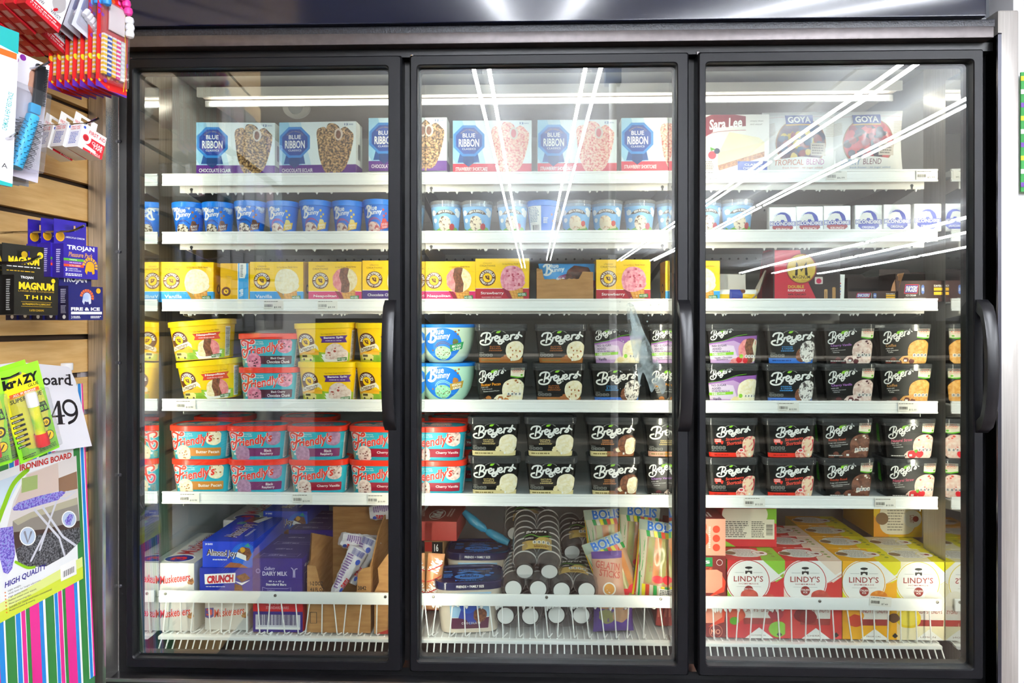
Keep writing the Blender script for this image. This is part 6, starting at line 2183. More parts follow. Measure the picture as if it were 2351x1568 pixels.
b = MB(); b.box(-.030, .030, -.0004, .0004, 0, .027, TAGM)
A = Art(.058, .026); A.lines(.03, .86, .75, .94, 1, K('#5a5650'), 7, .8, .05); A.bars(.04, .26, .46, .58, K('#6a6660'), 8, n=30); A.text('$7.49', .55, .14, .85, .34, K('#4a4640'), .01); A.put(b, front_of(.058, -.0004)); b.build('card', t)

# ---------------------------------------------------------------- goods hanging on the slatwall
FACE = radians(76)


def hook(px, py, h, lab, drop=.0):
    p = wallpt(px, py, h)
    t = thing('display_hook', lab, 'hook', tuple(p - SN * h), 0, 'chrome hooks on the slatwall')
    b = MB()
    q = lambda k, z: tuple(SN * k + Vector((0, 0, z)))
    b.tube([q(.0, -.012), q(.01, -.012), q(h * .5, -.012), q(h - .035, -.012), q(h - .02, -.009), q(h, 0)], .0028, CHROME, 8)
    b.build('prong', t)
    b = MB(); v = SN.cross(Vector((0, 0, 1)))
    pts = [Vector(q(.001, z)) + v * s for z, s in ((-.03, -.012), (-.03, .012), (.01, .012), (.01, -.012))]
    b.add(pts + [p_ + SN * .002 for p_ in pts], [(3, 2, 1, 0), (4, 5, 6, 7), (0, 1, 5, 4), (1, 2, 6, 5), (2, 3, 7, 6), (3, 0, 4, 7)], CHROME); b.build('back_plate', t)


def hang_box(key, w, h, d, tab, col, front, side, tabart, slot=True, edge=None):
    b = MB(); b.box(-w / 2, w / 2, 0, d, 0, h, col, .0008)
    if front:
        front.put(b, front_of(w, 0))
    if side:
        side.put(b, side_left(-w / 2, d))
    subs = []
    tb = MB()
    c = .008
    tw = w / 2 - .003
    sl = .014
    out = [(-tw, h), (-tw, h + tab - c), (-tw + c, h + tab), (-sl, h + tab), (-sl, h + tab - .016), (sl, h + tab - .016), (sl, h + tab), (tw - c, h + tab), (tw, h + tab - c), (tw, h)]
    hz0, hz1 = h + tab * .60, h + tab * .82
    # back tab with a slot: two side strips, a strip below and one above the slot
    tb.box(-tw, tw, d - .0012, d, h, hz0, col); tb.box(-tw, -sl, d - .0012, d, hz0, hz1, col); tb.box(sl, tw, d - .0012, d, hz0, hz1, col); tb.box(-tw, tw, d - .0012, d, hz1, h + tab, col)
    if tabart:
        tabart.put(tb, front_of(tabart.w, d - .0012, h))
    TPL[key] = [('carton', b.mesh('carton'), []), ('hang_tab', tb.mesh('hang_tab'), [])]


def row(key, name, cat, px, py, h, n, pitch, labs, group, rz=FACE, roll=.0, lean=0.):
    p = wallpt(px, py, h)
    for k in range(n):
        j = random.Random(k * 3 + px).uniform(-.02, .02)
        q = p - SN * pitch * k
        spawn(key, name, labs[k], cat, (q.x, q.y, q.z + .002 * (k % 2)), rz + j, group, lean, roll + j * .6)


PURP = K('#2a1a8c', .35)
w, h, d = .088, .074, .030
GOLD = K('#d8a017', .35)


def helmet(A, cx, cy, r, m, c2=None):
    q = A.h and r * A.h / A.w
    for k in range(9):
        a = radians(165 - 22 * k)
        A.poly([(cx + q * 1.05 * cos(a - .14), cy + r * 1.05 * sin(a - .14)), (cx + q * 1.6 * cos(a - .15), cy + r * 1.6 * sin(a - .15)), (cx + q * 1.6 * cos(a + .15), cy + r * 1.6 * sin(a + .15)), (cx + q * 1.05 * cos(a + .14), cy + r * 1.05 * sin(a + .14))], c2 or m)
    A.circ(cx, cy, r * .92, m)
    A.poly([(cx - q * .9, cy + r * .1), (cx - q * 1.1, cy - r * .9), (cx - q * .7, cy - r * 1.5), (cx - q * .5, cy - r * .8), (cx - q * .1, cy - r * .3)], m)
    A.poly([(cx + q * .1, cy - r * .2), (cx + q * .9, cy), (cx + q * .95, cy - r * 1.2), (cx + q * .5, cy - r * 1.4)], m)


A = Art(w, h); A.rect(0, 0, 1, 1, PURP)
A.text('TROJAN', .10, .80, .90, .97, W, .03); A.text('Pleasure Pack', .14, .63, .86, .77, GOLD, .01, .15)
A.rect(0, .505, .58, .58, K('#4f9a2e')); A.rect(0, .42, .58, .495, K('#6a2a9a')); A.rect(0, .335, .58, .41, K('#d8481c'))
A.text('TWISTED', .16, .525, .38, .56, W); A.text('HER PLEASURE', .16, .44, .5, .475, W); A.text('ULTRA RIBBED', .16, .355, .48, .39, W)
A.text('3', .05, .2, .10, .3, W, .03); A.text('LUBRICATED', .13, .26, .40, .30, W); A.text('LATEX CONDOMS', .13, .20, .50, .24, W); A.lines(.05, .06, .55, .15, 2, W, 3)
helmet(A, .76, .38, .17, GOLD)
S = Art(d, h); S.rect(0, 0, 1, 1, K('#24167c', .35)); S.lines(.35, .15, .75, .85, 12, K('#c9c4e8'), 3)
T = Art(w - .006, .055); T.circ(.18, .32, .2, GOLD); T.circ(.18, .32, .16, K('#b8860f')); T.text("AMERICA'S #1 CONDOM", .34, .28, .94, .36, W, .01)
hang_box('purple', w, h, d, .055, PURP, A, S, T)
row('purple', 'hanging_box', 'box', 186, 640, .22, 3, .031, ['purple hanging box with gold helmet emblem, foremost on its hook', 'purple hanging box behind the foremost one on its hook', 'purple hanging box nearest the slatwall on its hook'], 'purple boxes on the hook beside the steel trim')
hook(193, 518, .25, 'chrome hook of the purple boxes')
NV = K('#191a5c', .35)
A = Art(w, h); A.rect(0, 0, 1, 1, NV); helmet(A, .52, .68, .15, noisy('#3a8ad8', '#f2e6e0', 14, .4, .6), K('#e8641c')); A.circ(.86, .88, .08, GOLD)
A.text('FIRE & ICE', .06, .28, .90, .38, W, .04); A.rect(.06, .175, .96, .25, W); A.text('3', .06, .05, .10, .13, W, .02); A.lines(.12, .05, .36, .13, 2, W, 2); A.lines(.62, .05, .95, .13, 2, W, 4)
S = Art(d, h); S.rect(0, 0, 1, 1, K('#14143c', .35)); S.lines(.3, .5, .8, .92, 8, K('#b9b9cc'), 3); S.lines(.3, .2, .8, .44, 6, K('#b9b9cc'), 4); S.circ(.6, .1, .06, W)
T = Art(w - .006, .038); T.text('TROJAN', .1, .14, .85, .62, W, .03); T.lines(.1, .8, .9, .9, 1, SMALL, 3)
hang_box('fire', w, h, d, .040, NV, A, S, T)
row('fire', 'hanging_box', 'box', 198, 735, .235, 5, .031, ['navy hanging box with flame-coloured helmet emblem, foremost on its hook'] + ['navy hanging box %s behind the foremost flame-coloured one' % s for s in ('first', 'second', 'third', 'fourth')], 'navy boxes under the purple boxes')
BK_ = K('#17150f', .3)
w2_, h2 = .096, .076
A = Art(w2_, h2); A.rect(0, 0, 1, 1, BK_); YM = K('#f0c419', .35)
A.text('TROJAN', .14, .90, .42, .98, W, .02); A.text('MAGNUM', .10, .64, .90, .83, YM, .05); A.text('LARGE SIZE CONDOMS', .09, .585, .90, .62, K('#c9a21c')); A.circ(.88, .9, .06, YM)
A.text('THIN', .22, .40, .82, .50, YM, .02, space=1.4); A.rect(.15, .33, .85, .335, YM); A.text('ULTRASMOOTH LUBRICANT', .18, .25, .82, .295, YM); A.rect(.15, .21, .85, .215, YM); A.text('3 LATEX CONDOMS', .33, .09, .66, .14, K('#c9a21c'))
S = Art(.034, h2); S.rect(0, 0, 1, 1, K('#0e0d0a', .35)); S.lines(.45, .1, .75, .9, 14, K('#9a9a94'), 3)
T = Art(w2_ - .006, .062); T.text('MAGNUM', .14, .38, .88, .62, YM, .05); T.lines(.1, .28, .95, .33, 1, W, 3); T.lines(.1, .14, .8, .19, 1, K('#c9a21c'), 4); T.circ(.9, .72, .11, YM)
hang_box('gold', w2_, h2, .034, .062, BK_, A, S, T)
row('gold', 'hanging_box', 'box', 84, 723, .26, 3, .035, ['black hanging box with yellow lettering, foremost on its hook', 'black hanging box with yellow lettering, second on its hook', 'black hanging box with yellow lettering, last on its hook'], 'black boxes with yellow lettering')
hook(92, 588, .30, 'chrome hook of the black boxes with yellow lettering')

# first-aid tape
w, h, d = .066, .056, .034
TR = K('#d0202e', .4)
A = Art(w, h); A.rect(0, 0, 1, 1, W); A.rect(.2, 0, 1, .62, TR); A.text('FIRST AID', .30, .74, .98, .90, TR, .02); A.circ(.1, .9, .06, K('#2a4ab0'))
A.circ(.22, .52, .25, W); A.circ(.22, .52, .14, TR); A.circ(.22, .50, .1, K('#a81824')); A.poly([(.0, .27), (.22, .27), (.7, .2), (.7, .08), (.1, .1)], W)
A.text('CLEAR', .48, .40, .94, .53, W, .02); A.text('TAPE', .55, .27, .92, .39, W, .02); A.text('1/2 IN x', .5, .09, .9, .15, W, .01); A.text('5 YARDS', .5, .02, .9, .08, W, .01)
S = Art(d, h); S.rect(0, 0, 1, 1, K('#e9e9ee')); S.text('FIRST AID', .1, .86, .85, .93, TR, .02); S.text('CLEAR TAPE', .1, .77, .85, .84, TR, .02); S.lines(.15, .15, .85, .68, 8, K('#5a6ab8'), 3)
T = Art(w - .006, .034); T.text('FIRST AID CLEAR TAPE', .05, .3, .95, .5, TR, .01)
hang_box('tape', w, h, d, .036, W, A, S, T)
row('tape', 'tape_box', 'box', 206, 352, .21, 3, .037, ['white and red first aid tape box, foremost on its hook', 'white and red first aid tape box, middle of three on its hook', 'white and red first aid tape box nearest the slatwall'], 'first aid tape boxes', roll=.27)
hook(226, 271, .24, 'chrome hook of the first aid tape boxes')

# red bandage boxes
w, h, d = .085, .11, .022
A = Art(w, h); A.rect(0, 0, 1, 1, K('#e9e9ec')); A.rect(0, 0, 1, .20, TR); A.text('1" x 2.3 YD (2.5cm x 600cm)', .1, .06, .95, .12, W, .01); A.lines(.1, .13, .9, .17, 1, W, 4)
A.text('ELBOW', .10, .24, .42, .32, KBLK, .0); A.text('WRIST', .62, .24, .92, .32, KBLK, .0); A.blob(.30, .6, .16, K('#b9b4b4'), .1, 3); A.blob(.76, .56, .14, K('#b9b4b4'), .1, 4, sq=1.6); A.stroke([(.7, .34), (.76, .4)], .05, TR)
S = Art(d, h); S.rect(0, 0, 1, 1, K('#a3141e')); S.rect(.1, .1, .9, .5, K('#1d1718')); S.text('BANDAGE', .2, .2, .7, .45, W, .01, rot=90)
b = MB(); b.box(-w / 2, w / 2, 0, d, 0, h, K('#b81a26', .4), .0008); A.put(b, front_of(w, 0)); S.put(b, side_left(-w / 2, d))
U = Art(d, w); U.lines(.2, .1, .8, .9, 2, K('#d8a0a0'), 3); U.put(b, lambda x, y: ((-w / 2 + y, d - x, 0), (0, 0, -1)))
TPL['bandage'] = [('carton', b.mesh('carton'), [])]
row('bandage', 'bandage_box', 'box', 97, 42, .22, 5, .026, ['red bandage box with white face, foremost of the upper hook'] + ['red bandage box %s behind the foremost of the upper hook' % s for s in ('first', 'second', 'third', 'fourth')], 'red bandage boxes', roll=.36, rz=radians(80))
row('bandage', 'bandage_box', 'box', 116, 96, .175, 4, .026, ['red bandage box foremost of the lower hook, under the white-faced one'] + ['red bandage box %s behind the foremost of the lower hook' % s for s in ('first', 'second', 'third')], 'red bandage boxes', roll=.36, rz=radians(80))
hook(17, 10, .12, 'chrome hook above the upper bandage boxes'); hook(20, 92, .12, 'chrome hook of the lower bandage boxes')

# white-and-blue blister packs
def blister(key, w, h, card, shapes, tk=.012):
    """card with a clear bubble and things inside (art layers that stand proud)"""
    b = MB(); b.box(-w / 2, w / 2, 0, .0012, 0, h, card[0], .0004)
    card[1].put(b, front_of(w, 0))
    card_me = b.mesh('card')
    parts = [('card', card_me, [])]
    for nm, mb in shapes:
        parts.append((nm, mb.mesh(nm), []))
    bb = MB(); bb.box(-w * .42, w * .42, -tk, -.0005, h * .06, h * .72, clearish('#f6f6f8', .07, .06, milk=.05), .004); parts.append(('clear_bubble', bb.mesh('clear_bubble'), []))
    TPL[key] = parts


A = Art(.075, .16); A.rect(0, 0, 1, 1, K('#d9dbe6')); A.rect(.1, .3, .9, 1, K('#3d4690')); A.rect(.1, .3, .3, 1, K('#8a90c0')); A.lines(.4, .5, .8, .9, 5, W, 3)
b = MB()
for k in range(6):
    b.lathe([(.0001, 0), (.006, .001), (.0065, .010), (.006, .019), (.0001, .02)], mat('#f2f2f4', .6), 12, Matrix.Translation((-.024 + .009 * k, -.008, .034 - .003 * k)) @ Matrix.Rotation(.3, 4, 'Y'))
blister('swab', .075, .16, (K('#c9ccd8'), A), [('cotton_rolls', b)], .016)
row('swab', 'blister_pack', 'blister pack', 196, 84, .235, 4, .020, ['white and blue blister pack with cotton rolls, foremost'] + ['white and blue blister pack %s behind the foremost' % s for s in ('first', 'second', 'third')], 'white and blue blister packs', roll=.33)

# birthday candle cards
A = Art(.086, .27); A.rect(0, 0, 1, 1, K('#d41f1f', .35)); A.poly([(0, .06), (.4, .0), (1, .02), (1, .0), (0, 0)], K('#5a2a9a'))
rnd = random.Random(8)
for k in range(50):
    A.blob(rnd.random(), rnd.random(), rnd.uniform(.008, .022), K(rnd.choice(('#f0c81c', '#f0c81c', '#8a2ab0', '#e8641c'))), .4, k, n=9)
A.poly([(.1, .84), (.9, .88), (.9, 1), (.1, 1)], K('#c81e6a')); A.text('Candles', .18, .88, .84, .97, YEL, .04, .15, rot=4)
A.stroke([(.86, .04), (.92, .3), (.86, .6), (.92, .8)], .008, YEL)
sh = []
cols = ['#f0c41c', '#2a4aa8', '#f0b81c', '#e83a8a', '#f2f2f0']
b = MB()
for k, c in enumerate(cols):
    for i in range(9):
        m1, m2 = (K(c), W) if k < 4 else (W, K('#dddddd'))
        b.box(-.034 + .0125 * k, -.024 + .0125 * k, -.010, -.003, .03 + .010 * i, .0355 + .010 * i, m1); b.box(-.034 + .0125 * k, -.024 + .0125 * k, -.010, -.003, .0355 + .010 * i, .040 + .010 * i, m2)
sh.append(('candle_bundle', b))
b = MB()
for x, z, c in ((-.02, .235, '#f0c41c'), (-.005, .24, '#f0c41c'), (-.028, .215, '#2a8ad8'), (-.03, .19, '#2a8ad8'), (.012, .222, '#e83a9a'), (.024, .21, '#e83a9a'), (.03, .195, '#e83a9a'), (.034, .175, '#f2f2f2'), (.036, .16, '#f2f2f2'), (.036, .145, '#f2f2f2')):
    b.lathe([(.0001, -.011), (.008, -.007), (.010, 0), (.008, .007), (.0001, .011)], mat(c, .35), 12, Matrix.Translation((x, -.012, z)))
b.box(-.015, .028, -.006, -.002, .135, .195, mat('#f2e6e4', .4), .001)
sh.append(('cake_toppers', b))
blister('candle', .086, .27, (K('#c01a1a', .4), A), sh, .014)
row('candle', 'candle_pack', 'candles', 256, 211, .265, 7, .019, ['red birthday candle pack with striped candles, foremost'] + ['red birthday candle pack %s behind the foremost' % s for s in ('first', 'second', 'third', 'fourth', 'fifth', 'sixth')], 'red birthday candle packs', roll=.03)
hook(290, -40, .29, 'chrome hook of the candle packs')

# hair brush pack
A = Art(.10, .25); A.rect(0, 0, 1, 1, K('#e6e2ea')); A.rect(0, 0, 1, .1, K('#dcd6e6'))
for x, y, r in ((.12, .95, .05), (.3, .93, .03), (.45, .97, .025), (.2, .87, .02)):
    A.circ(x, y, r, K('#8a2a9a'))
A.text('Freestyle', -.55, .62, .62, .74, K('#5a5560'), 0, 0, rot=80); A.lines(.3, .45, .36, .85, 12, K('#d8709a'), 3); A.blob(.82, .8, .09, K('#b98a74'), .1, 3, sq=1.5)
sh = []
BLU = mat('#3aa6d8', .3)
b = MB(); b.box(.018, .036, -.012, -.004, .155, .24, mat('#16181c', .35), .002)
for k in range(22):
    b.box(.036, .043, -.010, -.006, .158 + .0036 * k, .160 + .0036 * k, mat('#2a2d33', .4))
b.box(.012, .034, -.013, -.003, .135, .156, BLU, .003); sh.append(('comb', b))
b = MB(); b.tube([(-.012, -.022, .012), (-.002, -.022, .06), (.012, -.022, .125)], [.013, .014, .012], BLU, 14)
for k in range(20):
    for j in range(8):
        a = 2 * pi * j / 8 + k * .3
        z = .018 + .005 * k
        x0 = -.012 + .024 * (z - .012) / .113
        b.tube([(x0 + .012 * cos(a), -.022 + .012 * sin(a), z), (x0 + .027 * cos(a), -.022 + .024 * sin(a), z - .002)], .0007, mat('#1b1b1e', .4), 4)
sh.append(('round_brush', b))
blister('brush', .10, .25, (K('#d9d4de'), A), sh, .030)
row('brush', 'hair_brush_pack', 'hair brush', 30, 404, .20, 1, .03, ['pale hair brush pack with black comb and sky blue round brush'], None, roll=.10, rz=radians(70))
hook(113, 142, .25, 'chrome hook of the hair brush pack')
# heat glove pack
A = Art(.13, .30); A.rect(0, 0, 1, 1, K('#eceaf0')); A.poly([(0, .93), (1, .86), (1, 1), (0, 1)], K('#1fa3a0')); A.rect(.55, .82, .98, .86, K('#e8641c')); A.ell(.42, .5, .34, .29, K('#1a1a1d', .25)); A.stroke([(.5, .26), (.62, .3), (.7, .24), (.58, .2), (.5, .26)], .012, W)
A.text('CHEMICAL & HEAT RESISTANCE', .60, .46, 1.18, .49, K('#1fa3a0'), .01, rot=83); A.poly([(0, 0), (1, 0), (1, .02), (0, .06)], K('#1fa3a0')); A.text('A', .84, .11, .92, .14, KBLK)
b = MB(); b.box(-.065, .065, 0, .012, 0, .30, K('#eceaf0'), .003); A.put(b, front_of(.13, 0))
TPL['glove'] = [('card', b.mesh('card'), [])]
row('glove', 'glove_pack', 'gloves', -58, 412, .22, 1, .03, ['white and teal pack with black window at the photo edge'], None, roll=.04, rz=radians(66))
hook(40, 306, .26, 'chrome hook in front of the white and teal pack')
A = Art(.05, .07); A.rect(0, 0, 1, 1, K('#d9dde2'))
b = MB(); b.lathe([(.0001, -.016), (.013, -.01), (.017, 0), (.013, .012), (.0001, .018)], mat('#f0c81c', .35), 14, Matrix.Translation((0, -.012, .035)))
blister('yellowbit', .05, .07, (K('#d9dde2'), A), [('yellow_ball', b)], .026)
row('yellowbit', 'blister_pack', 'blister pack', 40, 424, .17, 2, .022, ['small clear pack with a yellow ball below the brush pack', 'small clear pack behind the one with the yellow ball'], 'small packs with yellow balls')

# glue cards
w, h = .084, .188
LIME = noisy('#7ed31e', '#9be22a', 6, .4, .6, .35)
A = Art(w, h); A.rect(0, 0, 1, 1, LIME); A.ell(.45, .52, .5, .42, K('#e8e81a')); A.ell(.45, .52, .42, .36, K('#f2ea14'))
for k, (s_, x0, x1, y0, y1) in enumerate((('kr', .05, .40, .80, .90), ('A', .38, .52, .80, .88), ('ZY', .52, .92, .80, .90))):
    A.text(s_, x0, y0, x1, y1, KBLK, .06, .08)
A.text('GLUE', .62, .755, .88, .79, KBLK, .02); A.rect(.14, .69, .86, .735, K('#f0641c')); A.text('ALL PURPOSE', .22, .70, .78, .727, W, .02); A.text('SUPER GLUE', .12, .635, .90, .68, KBLK, .02)
for k in range(7):
    A.rect(.04, .49 - .055 * k, .34, .515 - .055 * k, KBLK); A.lines(.06, .495 - .055 * k, .25, .51 - .055 * k, 1, W, k)
A.stroke([(.74, .66), (.77, .62), (.74, .59), (.77, .56)], .012, KBLK); A.poly([(.64, .56), (.92, .56), (.97, .45), (.62, .45)], KBLK); A.text('HOLDS OVER', .68, .525, .9, .55, LEAF); A.text('1000 lb', .66, .465, .94, .515, LEAF, .04)
A.circ(.82, .33, .055, KBLK); A.circ(.82, .33, .035, YEL); A.text('10', .76, .31, .86, .345, KBLK, .03); A.circ(.82, .18, .055, KBLK); A.circ(.82, .18, .048, YEL); A.stroke([(.78, .15), (.86, .2)], .012, KBLK); A.lines(.5, .04, .95, .09, 3, K('#3a6a10'), 3); A.lines(.08, .03, .42, .07, 2, KBLK, 4)
b = MB(); b.lathe([(.0001, .02), (.0115, .021), (.0125, .024), (.0118, .048)], mat('#d81e1e', .3), 18, Matrix.Translation((.004, -.011, 0)), caps=False)
b.lathe([(.0095, .047), (.0095, .10), (.009, .128)], noisy('#e6e01a', '#7ac81e', 30, .4, .6, .3), 18, Matrix.Translation((.004, -.011, 0)), caps=False)
b.lathe([(.0105, .105), (.0105, .130), (.009, .134), (.0001, .135)], mat('#f4f4f0', .3), 18, Matrix.Translation((.004, -.011, 0)), caps=False)
blister('glue', w, h, (LIME, A), [('glue_tube', b)], .024)
row('glue', 'glue_pack', 'glue', 93, 1046, .235, 2, .026, ['lime green glue card with red-based tube, in front of the paper sign', 'lime green glue card just behind the foremost glue card'], 'lime green glue cards', roll=-.26, rz=radians(70))
row('glue', 'glue_pack', 'glue', -24, 1078, .25, 1, .026, ['lime green glue card cut off by the photo edge'], 'lime green glue cards', roll=-.14, rz=radians(70))
hook(47, 856, .27, 'chrome hook of the lime green glue cards')

# ironing board and the paper sign
s_r = .055


def splane(px, py, s):
    o = Vector((0, -DIST, EYE)); dd = at(px, py, 0) - o
    return o + dd * (((SO - o).dot(SW) + s) / dd.dot(SW))


def plane_tools(P, Q):
    """plane through the right edge P(top)-Q(bottom) and along the wall; returns px->(a,b) and (a,b)->3-D"""
    ax = -SW
    up = (P - Q).normalized()
    nn = ax.cross(up).normalized()
    if nn.dot(SN) < 0:
        nn = -nn
    o = Vector((0, -DIST, EYE))

    def ab(px, py):
        dd = at(px, py, 0) - o
        pt = o + dd * ((Q - o).dot(nn) / dd.dot(nn))
        return (pt - Q).dot(ax), (pt - Q).dot(up)
    return ab, (lambda a, b_: (Q + ax * a + up * b_, nn)), nn, ax, up


ab, to3, nn, ax, up = plane_tools(splane(190, 900, s_r), splane(219, 1568, s_r))
TOPB, BOTB = ab(190, 880)[1], ab(219, 1568)[1] - .35
t = thing('ironing_board', 'wrapped ironing board with striped cover leaning on the slatwall', 'ironing board', (0, 0, 0))
b = MB()
out = [(-.37, BOTB), (-.37, TOPB), (0, TOPB), (0, .03)] + [(-.10 * (1 - cos(radians(90 * k / 6))), .03 - (.03 - BOTB) * sin(radians(90 * k / 6))) for k in range(1, 6)] + [(-.1, BOTB)]
fr_ = [to3(a, c)[0] for a, c in out]
bk = [p - nn * .022 for p in fr_]
n = len(out)
b.add(fr_ + bk, [tuple(range(n)), tuple(range(2 * n - 1, n - 1, -1))] + [(k, n + k, n + (k + 1) % n, (k + 1) % n) for k in range(n)], K('#3a7a4a'))
A = Art(1, 1)
G_, B_, P_ = K('#357a3c', .35), K('#2a86d0', .35), K('#e0338c', .35)
strip = [(-20, 5, P_), (5, 50, B_), (50, 65, W), (65, 150, G_), (150, 157, W), (157, 197, B_), (197, 205, W), (205, 240, P_), (240, 245, W), (245, 278, G_), (278, 362, P_), (362, 396, B_), (396, 416, W), (416, 490, G_), (490, 496, W), (496, 524, B_), (524, 528, W), (528, 560, P_), (560, 566, W), (566, 592, G_), (592, 668, P_), (668, 696, B_), (696, 713, W), (713, 768, G_), (768, 775, W), (775, 800, B_), (800, 806, W), (806, 818, P_)]
for x0, x1, m in strip:
    a0, a1 = ab(x0 / 3.75, 1560)[0], min(-.0005, ab(x1 / 3.75, 1560)[0])
    A.poly([(a0, BOTB if a1 < -.1 else .02), (a1, BOTB if a1 < -.1 else .02), (a1, TOPB), (a0, TOPB)], m)
A.put(b, to3, clip=False)
b.build('striped_cover', t, smooth=False)
A = Art(1, 1)
pp = lambda *q: [ab(x, y) for x, y in q]


def ptext(s_, x0, y0, x1, y1, hp, m, bold=0., shear=0.):
    a0, b0 = ab(x0, y0); a1, b1 = ab(x1, y1)
    vs, fs, _ = text2d(s_, bold)
    L = hypot(a1 - a0, b1 - b0); c, d_ = (a1 - a0) / L, (b1 - b0) / L
    hh = abs(ab(x0, y0 - hp)[1] - b0)
    A.add([(a0 + (x * L + y * hh * shear) * c - y * hh * d_, b0 + (x * L + y * hh * shear) * d_ + y * hh * c) for x, y in vs], fs, m)


A.poly(pp((-20, 1441), (190, 1328), (173, 1020), (-20, 1090)), K('#eef0ee', .3))
A.poly(pp((-20, 1250), (0, 1190), (50, 1095), (60, 1082), (-20, 1110)), K('#cfe0ee', .3))
A.poly(pp((-20, 1441), (190, 1328), (189, 1300), (-20, 1416)), K('#cfdc3e', .3)); A.poly(pp((-20, 1416), (189, 1300), (188, 1278), (-20, 1396)), K('#dfe88a', .3))
A.poly(pp((30, 1262), (10, 1230), (30, 1150), (60, 1088), (174, 1046), (184, 1240), (150, 1275), (105, 1300), (60, 1302)), K('#d9d2cc', .3))
A.poly(pp((40, 1140), (62, 1090), (132, 1062), (135, 1125), (30, 1165)), K('#d2bfb2', .3)); A.poly(pp((48, 1132), (49, 1098), (85, 1090), (85, 1122)), K('#9db06a', .3)); A.poly(pp((134, 1132), (133, 1098), (175, 1082), (177, 1122)), K('#8a6a52', .3))
A.poly(pp((27, 1222), (28, 1196), (70, 1176), (176, 1142), (182, 1200), (100, 1215)), K('#8d867c', .3)); A.poly(pp((28, 1196), (70, 1176), (176, 1142), (177, 1158), (70, 1190), (40, 1206)), K('#b3ad92', .3))
A.poly(pp((27, 1222), (100, 1215), (182, 1195), (183, 1215), (34, 1262)), K('#4a3a34', .3))
A.poly(pp((34, 1262), (90, 1226), (183, 1210), (184, 1242), (150, 1275), (105, 1300), (60, 1302), (40, 1290)), noisy('#1c1c1e', '#77777a', 260, .42, .62, .5))
PB = noisy('#5a48b0', '#a99be0', 240, .42, .58, .5, c3='#4aa0b8')
A.poly(pp((27, 1167), (40, 1154), (90, 1138), (140, 1127), (150, 1130), (132, 1148), (90, 1160), (50, 1172), (30, 1172)), PB)
LG = K('#cfd0d8', .3)
for q in (((78, 1170), (135, 1235), (147, 1275)), ((97, 1165), (143, 1232), (172, 1252)), ((128, 1152), (104, 1220), (90, 1262)), ((106, 1214), (70, 1287)), ((150, 1130), (172, 1128), (150, 1145), (138, 1143))):
    A.stroke(pp(*q), .006, LG, 1, sm=False)
for x, y, r in ((62, 1231, 19), (157, 1192, 17)):
    for rr_, m in ((r, W), (r - 2, K('#b8c8dc', .3))):
        A.poly(pp(*[(x + rr_ * cos(k * .35), y + rr_ * 1.15 * sin(k * .35)) for k in range(18)]), m)
A.poly(pp((147, 1195), (158, 1180), (168, 1182), (160, 1205), (150, 1205)), PB); A.stroke(pp((55, 1222), (62, 1245), (70, 1222)), .006, K('#8a8a94'), 1, sm=False)
A.stroke(pp((-12, 1215), (8, 1160), (30, 1110), (62, 1078)), .012, K('#8cc21c', .3))
A.stroke(pp((34, 1290), (60, 1303), (78, 1302)), .006, K('#8cc21c', .3))
A.poly(pp((-10, 1214), (28, 1208), (33, 1270), (26, 1306), (16, 1318), (6, 1314), (-10, 1250)), PB)
ptext('IRONING BOARD', 44, 1082, 163, 1051, 15, K('#c02a1e'), .03, .0)
ptext('HIGH QUALITY', 9, 1353, 104, 1308, 16, K('#2c2480'), .02, .15)
for k, s_ in enumerate(('Light weight.', 'With lever for height adjusment.', 'High quality frame.', 'Fashion cotton cover w/pads', 'Floor protecting tips.', 'Suitable for steam and irons conventional.', 'Rustproof paint & coating')):
    x0, y0 = 16.5 + .5 * k, 1359.5 + 7.6 * k
    L = 2.35 * len(s_)
    ptext(s_, x0, y0, x0 + L, y0 - L * .44, 5, K('#5a5a52')); A.poly(pp(*[(10 + .5 * k + q * cos(i * 1.257 / 2), y0 + 1 + q * sin(i * 1.257 / 2)) for i, q in enumerate((2.4, 1.1) * 5)]), K('#ee7a1c'))
A.poly(pp((138, 1335), (136, 1300), (172, 1282), (174, 1318)), W)
for k in range(12):
    x = 143 + 2.1 * k
    A.poly(pp((x, 1326 - (x - 143) * .5), (x, 1312 - (x - 143) * .5), (x + (.7, 1.3)[k % 2], 1311.6 - (x - 143) * .5), (x + (.7, 1.3)[k % 2], 1325.6 - (x - 143) * .5)), KBLK)
b = MB(); A.put(b, to3, clip=False, base=.0012, eps=.00003); b.build('paper_label', t, smooth=False)

SPP = splane(178, 850, s_r - .01)
SPP = SPP + SN * (.047 - (SPP - SO).dot(SN))
sq = splane(212, 1027, s_r - .03)
ab, to3, nn, ax, up = plane_tools(SPP, sq + SN * max(0., .062 - (sq - SO).dot(SN)))
t = thing('paper_sign', 'white paper sign with black number 49 hung on the ironing board', 'sign', (0, 0, 0))
A = Art(1, 1)
outp = [(-24, 874), (60, 850), (168, 846), (174, 848), (186, 878), (190, 905), (212, 1027), (-24, 1093)]
b = MB()
P3 = [to3(*ab(*q))[0] for q in outp]
n = len(P3)
b.add([p for p in P3] + [p - nn * .0008 for p in P3], [tuple(range(n)), tuple(range(2 * n - 1, n - 1, -1))] + [(k, n + k, n + (k + 1) % n, (k + 1) % n) for k in range(n)], mat('#e9e8ee', .6))
IK = K('#15121a')
ptext('Board', 92, 901, 175, 888, 27, IK, .02)
for q in (((93, 900), (101, 899)), ((93, 874), (101, 873)), ((170, 889), (178, 888)), ((165, 866.5), (172, 865.5))):
    A.stroke(pp(*q), .0024, IK, 1, sm=False)
A.poly(pp((141, 930), (147, 929), (151, 984), (140, 986)), IK)
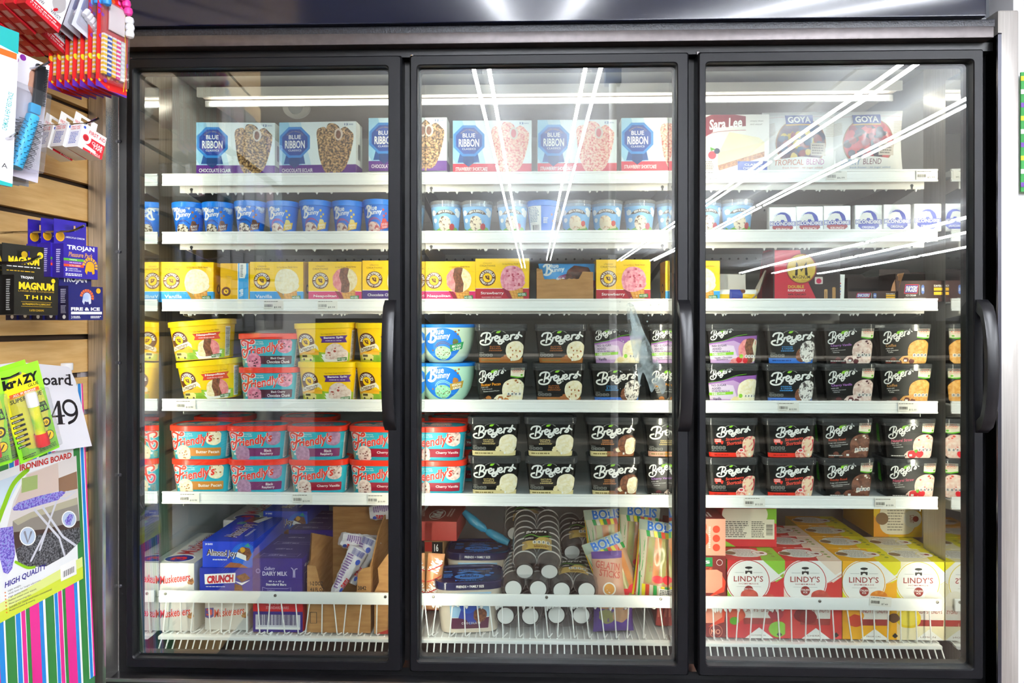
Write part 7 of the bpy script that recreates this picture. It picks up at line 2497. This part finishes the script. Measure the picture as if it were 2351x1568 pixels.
A.poly(pp((141, 930), (145, 932), (128, 969), (124, 972)), IK); A.poly(pp((124, 972), (156, 965), (156, 960.5), (127, 967)), IK); A.poly(pp((137, 986.5), (155, 983), (155, 981), (137, 984)), IK)
ring = [(168 + 14.5 * cos(k * .3), 943 + 17 * sin(k * .3)) for k in range(21)]
A.stroke(pp(*ring[:-1]), .007, IK, 3, closed=True)
A.stroke(pp((182, 938), (183, 955), (176, 970), (164, 979)), .0075, IK, 5)
A.put(b, to3, clip=False, base=.0004); b.build('sheet', t, smooth=False)

p = splane(190, 905, .02)
t = thing('grey_carton', 'tall narrow grey carton standing behind the paper sign', 'box', (p.x - .004, p.y, p.z))
b = MB()
b.prism([(-.011, -.30), (-.011, .098), (-.004, .112), (.007, .112), (.011, .10), (.011, -.30)], -.02, .02, K('#b7b3b8'), ID); b.build('carton', t)
p = wallpt(152, 848, .021)
t = thing('white_bottle', 'white capped bottle peeking over the paper sign', 'bottle', (p.x, p.y, p.z))
b = MB(); b.lathe([(.0155, -.002), (.0155, .014), (.0145, .016), (.0001, .0165)], mat('#f0f0ee', .3), 24); b.build('cap', t)
b = MB(); b.lathe([(.020, -.20), (.020, -.03), (.013, -.012), (.012, -.002)], mat('#e9e9e8', .35), 24); b.build('bottle', t)

# packs hung on the stretch of slatwall beyond the photo edge, seen mirrored in the first door
for k, (c1, c2) in enumerate((('#1d1a2e', '#3a2f6a'), ('#2a1418', '#6a1d2a'), ('#15181a', '#3c4a4a'), ('#241a2a', '#5a2a5c'), ('#1c2420', '#2f4f3c'))):
    A = Art(.13, .19); A.rect(0, 0, 1, 1, K(c1)); A.rect(.1, .55, .9, .9, K(c2)); A.lines(.15, .1, .85, .45, 7, K('#77747c'), k)
    b = MB(); b.box(-.065, .065, 0, .10, 0, .19, K(c1), .003); A.put(b, front_of(.13, 0))
    TPL['dark%d' % k] = [('pack', b.mesh('pack'), [])]
n_ = 0
for zi in range(8):
    for si in range(6):
        p = SO + SW * (.66 + .155 * si) + SN * .15
        spawn('dark%d' % ((n_ * 3 + zi) % 5), 'hanging_pack', 'dark hanging pack mirrored faintly at the slatwall side of the first door', 'pack', (p.x, p.y, .42 + .225 * zi), radians(86), 'dark packs mirrored in the first door')
        n_ += 1
